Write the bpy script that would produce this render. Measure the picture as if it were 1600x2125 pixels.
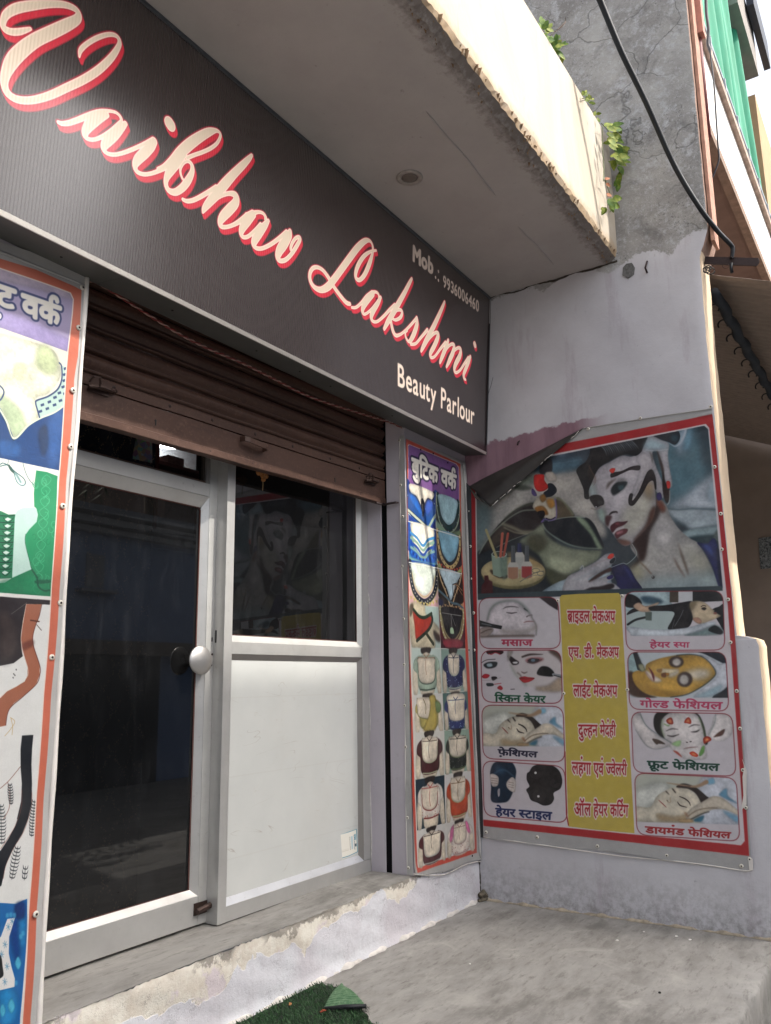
import bpy, bmesh, math, random
import numpy as np
from mathutils import Vector, Matrix
R_ = math.radians

# ---------------------------------------------------------------- camera (metres; X along the shop front, Y into the shop, Z up)
FPX = 1709.19                              # focal length in photograph pixels (1600 wide)
yaw, pitch, roll = 0.99936779, 0.20251994, -0.01499029
fw = np.array([math.sin(yaw)*math.cos(pitch), math.cos(yaw)*math.cos(pitch), math.sin(pitch)])
r0 = np.array([math.cos(yaw), -math.sin(yaw), 0.0]); u0 = np.cross(r0, fw)
rt = r0*math.cos(roll)+u0*math.sin(roll); up = -r0*math.sin(roll)+u0*math.cos(roll)
CAMR = np.array([rt, -up, fw]); CAMP = np.array([0, -2.84, 1.365])
scene = bpy.context.scene
for o_ in list(bpy.data.objects): bpy.data.objects.remove(o_)
cam = bpy.data.cameras.new('camera'); camo = bpy.data.objects.new('camera', cam); scene.collection.objects.link(camo)
camo.matrix_world = Matrix(((rt[0], up[0], -fw[0], CAMP[0]), (rt[1], up[1], -fw[1], CAMP[1]), (rt[2], up[2], -fw[2], CAMP[2]), (0, 0, 0, 1)))
cam.sensor_fit = 'HORIZONTAL'; cam.sensor_width = 36; cam.lens = FPX/1600*36; cam.clip_start = .02; cam.clip_end = 800
scene.camera = camo

# ---------------------------------------------------------------- light
SUN_EL, SUN_AZ = R_(50), R_(16)            # azimuth from -Y (across the street) towards +X
world = bpy.data.worlds.new('World'); scene.world = world; world.use_nodes = True
nt = world.node_tree; nt.nodes.clear()
sky = nt.nodes.new('ShaderNodeTexSky'); sky.sky_type = 'NISHITA'; sky.sun_disc = False
sky.sun_elevation = SUN_EL; sky.sun_rotation = math.pi-SUN_AZ
sky.air_density = 1.0; sky.dust_density = 5.0; sky.ozone_density = .7
bg = nt.nodes.new('ShaderNodeBackground'); bg.inputs[1].default_value = 0.15
wo = nt.nodes.new('ShaderNodeOutputWorld'); hz = nt.nodes.new('ShaderNodeHueSaturation'); hz.inputs['Saturation'].default_value = .42; hz.inputs['Value'].default_value = 1.06
nt.links.new(sky.outputs[0], hz.inputs['Color']); nt.links.new(hz.outputs[0], bg.inputs[0]); nt.links.new(bg.outputs[0], wo.inputs[0])
sl = bpy.data.lights.new('sun', 'SUN'); sl.energy = 2.6; sl.angle = R_(.45); sl.color = (1, .95, .88)
so = bpy.data.objects.new('sun', sl); scene.collection.objects.link(so)
sd = Vector((math.sin(SUN_AZ)*math.cos(SUN_EL), -math.cos(SUN_AZ)*math.cos(SUN_EL), math.sin(SUN_EL)))
so.rotation_euler = sd.to_track_quat('Z', 'Y').to_euler(); so.location = (0, -6, 12)
vs = scene.view_settings; vs.view_transform = 'Standard'; vs.look = 'None'; vs.gamma = 1; vs.use_curve_mapping = False
vs.exposure = 1.34
scene.cycles.max_bounces = 8; scene.cycles.diffuse_bounces = 4; scene.cycles.glossy_bounces = 4
scene.cycles.use_adaptive_sampling = True
# ---------------------------------------------------------------- flat print: a small painter
# Prints (posters, sign face, labels) are drawn as vector shapes into an image made here in memory.
def srgb(c):
    if isinstance(c, str):
        c = [int(c[i:i+2], 16)/255 for i in (0, 2, 4)]
    return np.array(c[:3], float)

def catmull(P, closed, n=6):
    P = np.asarray(P, float)
    if len(P) < 3: return P
    out = []
    N = len(P)
    rng = range(N) if closed else range(N-1)
    t = np.linspace(0, 1, n, endpoint=False)[:, None]
    for i in rng:
        if closed:
            a, b, c, d = P[(i-1) % N], P[i], P[(i+1) % N], P[(i+2) % N]
        else:
            a, b, c, d = P[max(i-1, 0)], P[i], P[i+1], P[min(i+2, N-1)]
        out.append(0.5*((2*b)+(c-a)*t+(2*a-5*b+4*c-d)*t*t+(3*b-a-3*c+d)*t**3))
    out = np.vstack(out)
    if not closed: out = np.vstack([out, P[-1:]])
    return out

def box_blur(m, r):
    r = max(1, int(round(r)))
    for ax in (0, 1):
        for _ in range(2):
            pad = [(0, 0)]*m.ndim; pad[ax] = (r+1, r)
            c = np.cumsum(np.pad(m, pad, mode='edge'), axis=ax)
            if ax == 0: m = (c[2*r+1:]-c[:-2*r-1])/(2*r+1)
            else: m = (c[:, 2*r+1:]-c[:, :-2*r-1])/(2*r+1)
    return m

GLY = {}
GS = 120.0
def glyph(ch):
    """coverage mask of one glyph of the built-in font, GS px per em; returns mask, x0, y0"""
    if ch in GLY: return GLY[ch]
    if ch in ('REPH', 'RAKAR'):
        C = catmull([(.10, .04), (.09, .16), (.15, .25), (.27, .25), (.30, .18)], False, 10) if ch == 'REPH' else catmull([(.30, .34), (.16, .2), (.04, .04)], False, 10)
        H = W = int(.42*GS); ys, xs = np.mgrid[0:H, 0:W]; m = np.zeros((H, W))
        for x, y in C: m = np.maximum(m, np.clip(.034*GS-np.hypot(xs-x*GS, ys-y*GS)+.5, 0, 1))
        GLY[ch] = (m, 0, 0, .4); return GLY[ch]
    cu = bpy.data.curves.new('lettering', 'FONT'); cu.body = ch; cu.size = 1; cu.resolution_u = 4
    o = bpy.data.objects.new('lettering', cu); me = o.to_mesh()
    V = np.array([v.co[:2] for v in me.vertices]) if len(me.vertices) else np.zeros((0, 2))
    F = [tuple(p.vertices) for p in me.polygons]
    o.to_mesh_clear(); bpy.data.objects.remove(o); bpy.data.curves.remove(cu)
    if not len(V):
        GLY[ch] = (np.zeros((2, 2)), 0, 0, 0.3); return GLY[ch]
    x0, y0 = V.min(0)-.03; x1, y1 = V.max(0)+.03
    W, H = int((x1-x0)*GS)+1, int((y1-y0)*GS)+1
    S = 2
    m = np.zeros((H*S, W*S), bool)
    Q = (V-[x0, y0])*GS*S
    for f in F:
        T = Q[list(f)]
        for k in range(1, len(T)-1):
            a, b, c = T[0], T[k], T[k+1]
            lo = np.floor(np.minimum(np.minimum(a, b), c)).astype(int); hi = np.ceil(np.maximum(np.maximum(a, b), c)).astype(int)+1
            xs, ys = np.meshgrid(np.arange(lo[0], hi[0])+.5, np.arange(lo[1], hi[1])+.5)
            def e(p, q): return (q[0]-p[0])*(ys-p[1])-(q[1]-p[1])*(xs-p[0])
            e1, e2, e3 = e(a, b), e(b, c), e(c, a)
            ins = ((e1 >= -.5) & (e2 >= -.5) & (e3 >= -.5)) | ((e1 <= .5) & (e2 <= .5) & (e3 <= .5))
            hh, ww = ins.shape
            sub = m[lo[1]:lo[1]+hh, lo[0]:lo[0]+ww]
            sub |= ins[:sub.shape[0], :sub.shape[1]]
    mm = m.reshape(H, S, W, S).mean((1, 3))
    GLY[ch] = (mm, x0, y0, x1-.03)
    return GLY[ch]

def word_mask(seq, bold=0):
    """seq: list of (char, x, y, sx, sy, clip) in em units -> one mask and its extents"""
    items = []
    for it in seq:
        ch, x, y, sx, sy, clip = it
        m, gx, gy, _ = glyph(ch)
        if clip is not None:
            m = m.copy(); k = int((clip-gx)*GS); m[:, max(k, 0):] = 0
        items.append((m, x+gx*sx, y+gy*sy, sx, sy))
    x0 = min(i[1] for i in items)-.15; y0 = min(i[2] for i in items)-.15
    x1 = max(i[1]+i[0].shape[1]/GS*i[3] for i in items)+.15; y1 = max(i[2]+i[0].shape[0]/GS*i[4] for i in items)+.15
    W, H = int((x1-x0)*GS), int((y1-y0)*GS)
    M = np.zeros((H, W))
    for m, gx, gy, sx, sy in items:
        h, w = int(m.shape[0]*sy), int(m.shape[1]*sx)
        yi = np.minimum((np.arange(h)/sy).astype(int), m.shape[0]-1); xi = np.minimum((np.arange(w)/sx).astype(int), m.shape[1]-1)
        mm = m[yi][:, xi]
        px, py = int(round((gx-x0)*GS)), int(round((gy-y0)*GS))
        sub = M[py:py+h, px:px+w]
        np.maximum(sub, mm[:sub.shape[0], :sub.shape[1]], out=sub)
    return M, x0, y0

def dilate(m, r):
    r = int(round(r))
    if r < 1: return m
    out = m.copy()
    P = np.pad(m, r)
    H, W = m.shape
    for k in range(12):
        a = k/12*2*math.pi
        for rr in (r, r*.5):
            dx, dy = int(round(math.cos(a)*rr)), int(round(math.sin(a)*rr))
            np.maximum(out, P[r+dy:r+dy+H, r+dx:r+dx+W], out=out)
    return out

def deva(text):
    """lays out Devanagari by hand: i-sign before its cluster, half forms with their stem cut, reph and rakar"""
    seq = []; x = 0.0; i = 0
    while i < len(text):
        c = text[i]
        if c == ' ': x += .3; i += 1; continue
        if c == '.': seq.append(('.', x+.02, 0, 1.3, 1.3, None)); x += .34; i += 1; continue
        # collect cluster
        half = []; reph = False
        if c == 'र' and i+1 < len(text) and text[i+1] == '्':
            reph = True; i += 2; c = text[i]
        while i+1 < len(text) and text[i+1] == '्' and text[i+2] != 'र':
            half.append(c); i += 2; c = text[i]
        rak = False
        if i+2 < len(text) and text[i+1] == '्' and text[i+2] == 'र':
            rak = True; i += 2
        base = c; i += 1
        marks = []
        while i < len(text) and text[i] in 'ािीुूेैोौंॉ़': marks.append(text[i]); i += 1
        if 'ि' in marks:
            seq.append(('ि', x, 0, 1, 1, None)); x += .255
        for h in half:
            w = glyph(h)[3]
            seq.append((h, x, 0, 1, 1, w-.20)); x += w-.225
        seq.append((base, x, 0, 1, 1, None)); w = glyph(base)[3]
        bx = x
        stem = {'क': .40, 'फ': .40}.get(base, w-.13)
        x += w-.012
        if rak: seq.append(('RAKAR', bx+stem-.26, -.02, 1, 1, None))
        for mk in marks:
            if mk in 'ािीॉो' and mk != 'ि':
                seq.append((mk, x, 0, 1, 1, None)); x += .26
            elif mk == 'े': seq.append((mk, (bx+stem)+.13 if base in 'कफ' else x, 0, 1, 1, None))
            elif mk == 'ं': seq.append((mk, x+.0, 0, 1.25, 1.15, None))
            elif mk in 'ुू': seq.append((mk, (bx+stem)+.15 if base in 'कफ' else x-.02, 0, 1, 1, None))
            elif mk == '़': seq.append((mk, bx+.52, .05, 1.2, 1.2, None))
        if reph: seq.append(('REPH', bx+stem-.10, .58, 1.05, 1.05, None))
    return word_mask(seq)

class Canvas:
    """image in the plane of a print: world plane given by origin O and axes U (right), V (up), in metres"""
    def __init__(s, O, U, V, w, h, ppm, bg):
        s.O, s.U, s.V, s.w, s.h, s.ppm = np.array(O, float), np.array(U, float), np.array(V, float), w, h, ppm
        s.W, s.H = int(w*ppm), int(h*ppm)
        s.a = np.empty((s.H, s.W, 3)); s.a[:] = srgb(bg)
        s.N = np.cross(s.U, s.V); s.fr = (0, 0, 1.0)
        s.clip = None; s.shade = False; s.fk = 1.0
    def frame(s, x0, y0, k): s.fr = (x0, y0, k)
    def to(s, P):
        """points traced on the photograph -> canvas pixels, through the real plane of the print"""
        P = np.asarray(P, float).reshape(-1, 2)
        x = s.fr[0]+P[:, 0]/s.fr[2]; y = s.fr[1]+P[:, 1]/s.fr[2]
        d = np.stack([x-800, y-1062.5, np.full_like(x, FPX)], 1) @ CAMR
        t = ((s.O-CAMP) @ s.N)/(d @ s.N)
        Q = CAMP+d*t[:, None]-s.O
        return np.stack([Q @ s.U*s.ppm, s.H-Q @ s.V*s.ppm], 1)
    def px(s, P):            # how many canvas px one frame px is near P
        q = s.to([P, (P[0]+1, P[1]), (P[0], P[1]+1)])
        return math.sqrt(abs((q[1]-q[0])[0]*(q[2]-q[0])[1]-(q[1]-q[0])[1]*(q[2]-q[0])[0]))
    def fill(s, Q, col, feather=0, alpha=1.0):
        col = srgb(col)
        pad = int(feather*2.2)+2
        x0, y0 = np.floor(Q.min(0)).astype(int)-pad; x1, y1 = np.ceil(Q.max(0)).astype(int)+pad
        cx0, cy0, cx1, cy1 = max(x0, 0), max(y0, 0), min(x1, s.W), min(y1, s.H)
        if cx1 <= cx0 or cy1 <= cy0: return
        S = 3 if feather < 1.5 else 1
        h, w = y1-y0, x1-x0
        if h*w > 9e6: S = 1
        ys = (np.arange(h*S)+.5)/S+y0
        A = Q; B = np.roll(Q, -1, 0)
        cov = np.zeros((h*S, w+1))
        # scanline crossings -> horizontal coverage by even-odd
        rows = [[] for _ in range(h*S)]
        for (ax, ay), (bx, by) in zip(A, B):
            if ay == by: continue
            lo, hi = (ay, by) if ay < by else (by, ay)
            i0 = max(int(math.ceil((lo-y0)*S-.5)), 0); i1 = min(int(math.ceil((hi-y0)*S-.5)), h*S)
            if i1 <= i0: continue
            yy = ys[i0:i1]; xx = ax+(yy-ay)/(by-ay)*(bx-ax)-x0
            for i, xv in zip(range(i0, i1), xx): rows[i].append(xv)
        for i, r in enumerate(rows):
            r.sort()
            for k in range(0, len(r)-1, 2):
                a, b = max(r[k], 0), min(r[k+1], w)
                if b <= a: continue
                ia, ib = int(a), int(b)
                if ia == ib: cov[i, ia] += b-a
                else:
                    cov[i, ia] += ia+1-a; cov[i, ia+1:ib] += 1; cov[i, ib] += b-ib
        m = cov[:, :w].reshape(h, S, w).mean(1)
        if feather >= 1: m = box_blur(m, feather*.6)
        if s.shade and m.size > 500:
            # printed photographs are never flat: soft modelling towards the outline, slow drift and grain
            r = max(2, .16*math.sqrt(m.sum()+1)); pd = int(2*r)+2
            e = box_blur(np.pad(m, pd), r*.5)[pd:-pd, pd:-pd]; e = np.clip(e*1.15-.25, 0, 1)
            rg = np.random.RandomState(int(m.sum()) % 9973)
            g = rg.rand(h//24+3, w//24+3); g = np.repeat(np.repeat(g, 24, 0), 24, 1)[:h, :w]; g = box_blur(g, 14)-.5
            g2 = rg.rand(h//5+2, w//5+2); g2 = np.repeat(np.repeat(g2, 5, 0), 5, 1)[:h, :w]; g2 = box_blur(g2, 2)-.5
            k = .74+.36*e+.34*g+.16*g2+.10*(rg.rand(h, w)-.5)
            tone = col[None, None]*k[..., None]; tone = tone+(k[..., None]-1)*np.array([.03, .01, -.02])
            s.blend(m, x0, y0, np.clip(tone, 0, 1), alpha)
            return
        s.blend(m, x0, y0, col, alpha)
    def blend(s, m, x0, y0, col, alpha=1.0):
        h, w = m.shape
        cx0, cy0, cx1, cy1 = max(x0, 0), max(y0, 0), min(x0+w, s.W), min(y0+h, s.H)
        if cx1 <= cx0 or cy1 <= cy0: return
        m = np.clip(m[cy0-y0:cy1-y0, cx0-x0:cx1-x0], 0, 1)*alpha
        if s.clip is not None: m = m*s.clip[cy0:cy1, cx0:cx1]
        sub = s.a[cy0:cy1, cx0:cx1]
        cc = col[cy0-y0:cy1-y0, cx0-x0:cx1-x0] if isinstance(col, np.ndarray) and col.ndim == 3 else srgb(col)
        sub += (cc-sub)*m[..., None]
    def poly(s, pts, col, feather=0, alpha=1.0, smooth=True, n=5):
        P = np.asarray(pts, float).reshape(-1, 2)
        if smooth: P = catmull(P, True, n)
        f = feather*s.fk*s.px(P.mean(0)) if feather else 0
        sh = s.shade; s.shade = sh and smooth
        s.fill(s.to(P), col, f, alpha); s.shade = sh
    def line(s, pts, wd, col, feather=0, alpha=1.0, smooth=True, closed=False, off=(0, 0), grow=0, flat=False):
        """stroke with a width per point (frame px)"""
        P = np.asarray(pts, float).reshape(-1, 2)
        wd = np.broadcast_to(np.asarray(wd, float), (len(P),)).astype(float)
        if smooth:
            C = catmull(np.column_stack([P, wd]), closed, 8)
        else: C = np.column_stack([P, wd])
        if closed: C = np.vstack([C, C[:1]])
        P, wd = C[:, :2]+np.array(off), C[:, 2]/2+grow
        Q = s.to(P)
        k = s.px(P.mean(0)); R = np.maximum(wd*k, .35)
        f = feather*s.fk*k
        pad = int(R.max()+f*2)+3
        x0, y0 = np.floor(Q.min(0)).astype(int)-pad; x1, y1 = np.ceil(Q.max(0)).astype(int)+pad
        if (x1-x0)*(y1-y0) > 3e7: return
        m = np.zeros((y1-y0, x1-x0))
        for i in range(len(Q)-1):
            a, b, ra, rb = Q[i], Q[i+1], R[i], R[i+1]
            rr = max(ra, rb)+1.5
            u0, v0 = int(min(a[0], b[0])-rr)-x0, int(min(a[1], b[1])-rr)-y0
            u1, v1 = int(max(a[0], b[0])+rr)+2-x0, int(max(a[1], b[1])+rr)+2-y0
            u0, v0 = max(u0, 0), max(v0, 0)
            xs, ys = np.meshgrid(np.arange(u0, min(u1, x1-x0))+.5+x0, np.arange(v0, min(v1, y1-y0))+.5+y0)
            d = b-a; L = max(d @ d, 1e-9)
            t = np.clip(((xs-a[0])*d[0]+(ys-a[1])*d[1])/L, 0, 1)
            dist = np.hypot(xs-a[0]-t*d[0], ys-a[1]-t*d[1])
            c = np.clip((ra+(rb-ra)*t)-dist+.5, 0, 1)
            sub = m[v0:v0+xs.shape[0], u0:u0+xs.shape[1]]
            np.maximum(sub, c, out=sub)
        if f >= 1: m = box_blur(m, f*.6)
        s.blend(m, x0, y0, col, alpha)
    def text(s, mask, quad, col, bold=0, halo=None, halo_w=0, trim=True, off=(0, 0)):
        """mask (rows from the baseline up) laid into the quad TL TR BR BL (frame px)"""
        M = mask[0] if isinstance(mask, tuple) else mask
        M = dilate(M, bold) if bold else M
        r = np.where(M.max(1) > .3)[0]; c = np.where(M.max(0) > .3)[0]
        r0, r1, c0, c1 = r[0], r[-1]+1, c[0], c[-1]+1
        P = np.asarray(quad, float)+np.array(off); Q = s.to(P)
        src = np.array([(c0, r1), (c1, r1), (c1, r0), (c0, r0)], float)
        A = []
        for (u, v), (x, y) in zip(src, Q):
            A.append([x, y, 1, 0, 0, 0, -u*x, -u*y, u]); A.append([0, 0, 0, x, y, 1, -v*x, -v*y, v])
        A = np.array(A); hh = np.linalg.solve(A[:, :8], A[:, 8]); Hm = np.append(hh, 1).reshape(3, 3)
        layers = []
        if halo: layers.append((dilate(np.pad(M, int(halo_w)+1), halo_w), int(halo_w)+1, halo))
        layers.append((M, 0, col))
        for mm, pd, cc in layers:
            pad = 8+int(s.W*.01)
            x0, y0 = np.floor(Q.min(0)).astype(int)-pad; x1, y1 = np.ceil(Q.max(0)).astype(int)+pad
            SS = 2
            xs, ys = np.meshgrid((np.arange((x1-x0)*SS)+.5)/SS+x0, (np.arange((y1-y0)*SS)+.5)/SS+y0)
            w = Hm[2, 0]*xs+Hm[2, 1]*ys+1
            u = (Hm[0, 0]*xs+Hm[0, 1]*ys+Hm[0, 2])/w+pd; v = (Hm[1, 0]*xs+Hm[1, 1]*ys+Hm[1, 2])/w+pd
            b = box_blur(mm, 1)
            ui, vi = u.astype(int), v.astype(int)
            ok = (ui >= 0) & (vi >= 0) & (ui < b.shape[1]) & (vi < b.shape[0])
            val = np.where(ok, b[np.clip(vi, 0, b.shape[0]-1), np.clip(ui, 0, b.shape[1]-1)], 0)
            s.blend(val.reshape(y1-y0, SS, x1-x0, SS).mean((1, 3)), x0, y0, cc)
    def noise(s, seed, amp, scale=1, axis=None):
        rg = np.random.RandomState(seed)
        n = rg.rand(s.H//scale+2, s.W//scale+2)-.5
        n = np.repeat(np.repeat(n, scale, 0), scale, 1)[:s.H, :s.W]
        if scale > 1: n = box_blur(n, scale*.7)
        s.a *= (1+amp*n[..., None]); np.clip(s.a, 0, 1, out=s.a)
    def image(s, name):
        im = bpy.data.images.new(name, s.W, s.H)
        px = np.ones((s.H, s.W, 4), np.float32); px[..., :3] = np.clip(s.a[::-1], 0, 1)
        im.pixels.foreach_set(px.ravel()); im.update(); im.pack()
        return im
# ---------------------------------------------------------------- helpers
def at(ax, val, x, y):
    """point where the sight line through photograph pixel (x, y) meets the plane axis=val"""
    d = np.array([x-800, y-1062.5, FPX]) @ CAMR
    return CAMP+d*((val-CAMP[ax])/d[ax])
COL = scene.collection; WL = {}
rnd = random.Random(7)
def tag(o, label=None, cat=None, group=None, kind=None):
    if label: o['label'] = label
    if cat: o['category'] = cat
    if group: o['group'] = group
    if kind: o['kind'] = kind
    return o
def thing(name, label, cat, loc=(0, 0, 0), group=None):
    o = bpy.data.objects.new(name, None); COL.objects.link(o); o.location = loc; o.empty_display_size = .05
    WL[o.name] = np.array(loc, float)
    return tag(o, label, cat, group)
def base_of(p):
    if p is None: return np.zeros(3)
    return WL.get(p.name, np.zeros(3))
def ob(name, V, F, mat, parent=None, smooth=False, uv=None, label=None):
    me = bpy.data.meshes.new(name); b = base_of(parent)
    me.from_pydata([tuple(np.asarray(v, float)-b) for v in V], [], F); me.validate()
    if uv is not None:
        lay = me.uv_layers.new(name='UVMap')
        for l in me.loops: lay.data[l.index].uv = uv[l.vertex_index]
    if smooth:
        me.polygons.foreach_set('use_smooth', [True]*len(me.polygons))
    mats = mat if isinstance(mat, (list, tuple)) else [mat]
    for m in mats: me.materials.append(m)
    o = bpy.data.objects.new(name, me); COL.objects.link(o)
    if parent is not None:
        o.parent = parent
        WL[o.name] = b if parent.parent is None and parent.type == 'EMPTY' else b
        if parent.type != 'EMPTY': WL[o.name] = b
    else: WL[o.name] = np.zeros(3)
    if label: o['label'] = label
    return o
def boxm(x0, x1, y0, y1, z0, z1):
    V = [(x, y, z) for x in (x0, x1) for y in (y0, y1) for z in (z0, z1)]
    F = [(0, 1, 3, 2), (4, 6, 7, 5), (0, 4, 5, 1), (2, 3, 7, 6), (0, 2, 6, 4), (1, 5, 7, 3)]
    return V, F
def box(name, x0, x1, y0, y1, z0, z1, mat, parent=None, bev=0, label=None):
    V, F = boxm(x0, x1, y0, y1, z0, z1)
    o = ob(name, V, F, mat, parent, label=label)
    if bev:
        bm = bmesh.new(); bm.from_mesh(o.data)
        bmesh.ops.bevel(bm, geom=bm.edges[:], offset=bev, segments=2, profile=.6, affect='EDGES'); bm.to_mesh(o.data); bm.free()
    return o
def merge(parts):
    V, F = [], []
    for v, f in parts:
        k = len(V); V += list(v); F += [tuple(i+k for i in q) for q in f]
    return V, F
def tubem(P, r, n=8, cap=True):
    P = [Vector(p) for p in P]; V, F = [], []
    rr = r if hasattr(r, '__len__') else [r]*len(P)
    t0 = (P[1]-P[0]).normalized(); a = t0.orthogonal().normalized()
    for i, p in enumerate(P):
        t = (P[min(i+1, len(P)-1)]-P[max(i-1, 0)]).normalized()
        a = (a-t*a.dot(t)).normalized(); b = t.cross(a)
        for k in range(n):
            q = 2*math.pi*k/n; V.append(tuple(p+(a*math.cos(q)+b*math.sin(q))*rr[i]))
    for i in range(len(P)-1):
        for k in range(n):
            F.append((i*n+k, i*n+(k+1) % n, (i+1)*n+(k+1) % n, (i+1)*n+k))
    if cap: F += [tuple(range(n))[::-1], tuple(range(len(P)*n-n, len(P)*n))]
    return V, F
def tube(name, P, r, mat, parent=None, n=8, label=None):
    V, F = tubem(P, r, n); return ob(name, V, F, mat, parent, True, label=label)
def spline(P, n=8): return catmull(P, False, n)
def discm(c, nrm, r, h, n=12, dome=.0):
    """short cylinder / dome on a wall"""
    c = Vector(c); nrm = Vector(nrm).normalized(); a = nrm.orthogonal().normalized(); b = nrm.cross(a)
    V, F = [], []
    rings = [(r, 0), (r, h*.6), (r*.8, h), (r*.3, h+dome)]
    for rr, hh in rings:
        for k in range(n):
            q = 2*math.pi*k/n; V.append(tuple(c+a*math.cos(q)*rr+b*math.sin(q)*rr+nrm*hh))
    for i in range(3):
        for k in range(n): F.append((i*n+k, i*n+(k+1) % n, (i+1)*n+(k+1) % n, (i+1)*n+k))
    F.append(tuple(range(3*n, 4*n)))
    return V, F
def plate(name, pts, n, th, mat, parent=None, label=None):
    """flat outline pts (3-D) thickened by th along n"""
    n = np.array(n, float); k = len(pts)
    V = [np.array(p, float) for p in pts]+[np.array(p, float)+n*th for p in pts]
    F = [tuple(range(k))[::-1], tuple(range(k, 2*k))]+[(i, (i+1) % k, k+(i+1) % k, k+i) for i in range(k)]
    return ob(name, V, F, mat, parent, label=label)
def grid(fn, nu, nv):
    V = [fn(i/nu, j/nv) for j in range(nv+1) for i in range(nu+1)]
    F = [(j*(nu+1)+i, j*(nu+1)+i+1, (j+1)*(nu+1)+i+1, (j+1)*(nu+1)+i) for j in range(nv) for i in range(nu)]
    return V, F

# ---- materials
def lin(c):
    if isinstance(c, str): c = [int(c[i:i+2], 16)/255 for i in (0, 2, 4)]
    return tuple((x/12.92 if x <= .04045 else ((x+.055)/1.055)**2.4) for x in c)+(1,)
class NT:
    def __init__(s, name):
        s.m = bpy.data.materials.new(name); s.m.use_nodes = True; s.t = s.m.node_tree
        s.b = s.t.nodes['Principled BSDF']; s.tc = s.t.nodes.new('ShaderNodeTexCoord')
    def n(s, typ, **kw):
        x = s.t.nodes.new(typ)
        for k, v in kw.items(): setattr(x, k, v)
        return x
    def l(s, a, b): s.t.links.new(a, b)
    def geo(s):
        if not hasattr(s, '_g'): s._g = s.n('ShaderNodeNewGeometry').outputs['Position']
        return s._g
    def noise(s, scale, detail=6, rough=.6, vec=None, stretch=None, dist=0):
        v = vec or s.geo()
        if stretch:
            mp = s.n('ShaderNodeMapping'); mp.inputs['Scale'].default_value = stretch; s.l(v, mp.inputs[0]); v = mp.outputs[0]
        x = s.n('ShaderNodeTexNoise'); x.inputs['Scale'].default_value = scale; x.inputs['Detail'].default_value = detail
        x.inputs['Roughness'].default_value = rough; x.inputs['Distortion'].default_value = dist; s.l(v, x.inputs['Vector']); return x.outputs['Fac']
    def ramp(s, f, a, b, interp='LINEAR'):
        r = s.n('ShaderNodeMapRange'); r.inputs[1].default_value = a; r.inputs[2].default_value = b; s.l(f, r.inputs[0])
        if interp == 'SMOOTH': r.interpolation_type = 'SMOOTHSTEP'
        return r.outputs[0]
    def mix(s, f, a, b):
        x = s.n('ShaderNodeMix', data_type='RGBA')
        for sock, val in ((x.inputs['Factor'], f), (x.inputs['A'], a), (x.inputs['B'], b)):
            if isinstance(val, (int, float)): sock.default_value = val
            elif isinstance(val, tuple): sock.default_value = val
            elif isinstance(val, str): sock.default_value = lin(val)
            else: s.l(val, sock)
        return x.outputs['Result']
    def math(s, op, a, b=0.0):
        x = s.n('ShaderNodeMath', operation=op)
        for i, val in enumerate((a, b)):
            if isinstance(val, (int, float)): x.inputs[i].default_value = val
            else: s.l(val, x.inputs[i])
        return x.outputs[0]
    def sep(s):
        x = s.n('ShaderNodeSeparateXYZ'); s.l(s.geo(), x.inputs[0]); return x.outputs
    def bump(s, h, strength=.3, dist=.01):
        x = s.n('ShaderNodeBump'); x.inputs['Strength'].default_value = strength; x.inputs['Distance'].default_value = dist
        s.l(h, x.inputs['Height'])
        if s.b.inputs['Normal'].links: s.l(s.b.inputs['Normal'].links[0].from_socket, x.inputs['Normal'])
        s.l(x.outputs[0], s.b.inputs['Normal'])
    def col(s, c):
        if isinstance(c, str): s.b.inputs['Base Color'].default_value = lin(c)
        else: s.l(c, s.b.inputs['Base Color'])
    def rough(s, r):
        if isinstance(r, (int, float)): s.b.inputs['Roughness'].default_value = r
        else: s.l(r, s.b.inputs['Roughness'])
def simple(name, c, rough=.6, metal=0, bump=0, scale=40, var=.15, spec=.5):
    m = NT(name); f = m.noise(scale, 5)
    c2 = tuple(max(0, x*(1-var*2)) for x in lin(c)[:3])+(1,)
    m.col(m.mix(m.ramp(f, .35, .75), lin(c), c2)); m.rough(rough); m.b.inputs['Metallic'].default_value = metal
    m.b.inputs['Specular IOR Level'].default_value = spec
    if bump: m.bump(f, bump, .003)
    return m.m
def cracks(m, scale, width=.03, vec=None):
    v = m.n('ShaderNodeTexVoronoi', feature='DISTANCE_TO_EDGE'); v.inputs['Scale'].default_value = scale
    nz = m.n('ShaderNodeTexNoise'); nz.inputs['Scale'].default_value = scale*1.3; nz.inputs['Detail'].default_value = 4; m.l(m.geo(), nz.inputs['Vector'])
    mx = m.n('ShaderNodeMix', data_type='VECTOR'); mx.inputs['Factor'].default_value = .25; m.l(m.geo(), mx.inputs['A']); m.l(nz.outputs['Color'], mx.inputs['B'])
    m.l(mx.outputs['Result'], v.inputs['Vector'])
    return m.ramp(v.outputs['Distance'], width, 0)
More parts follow.
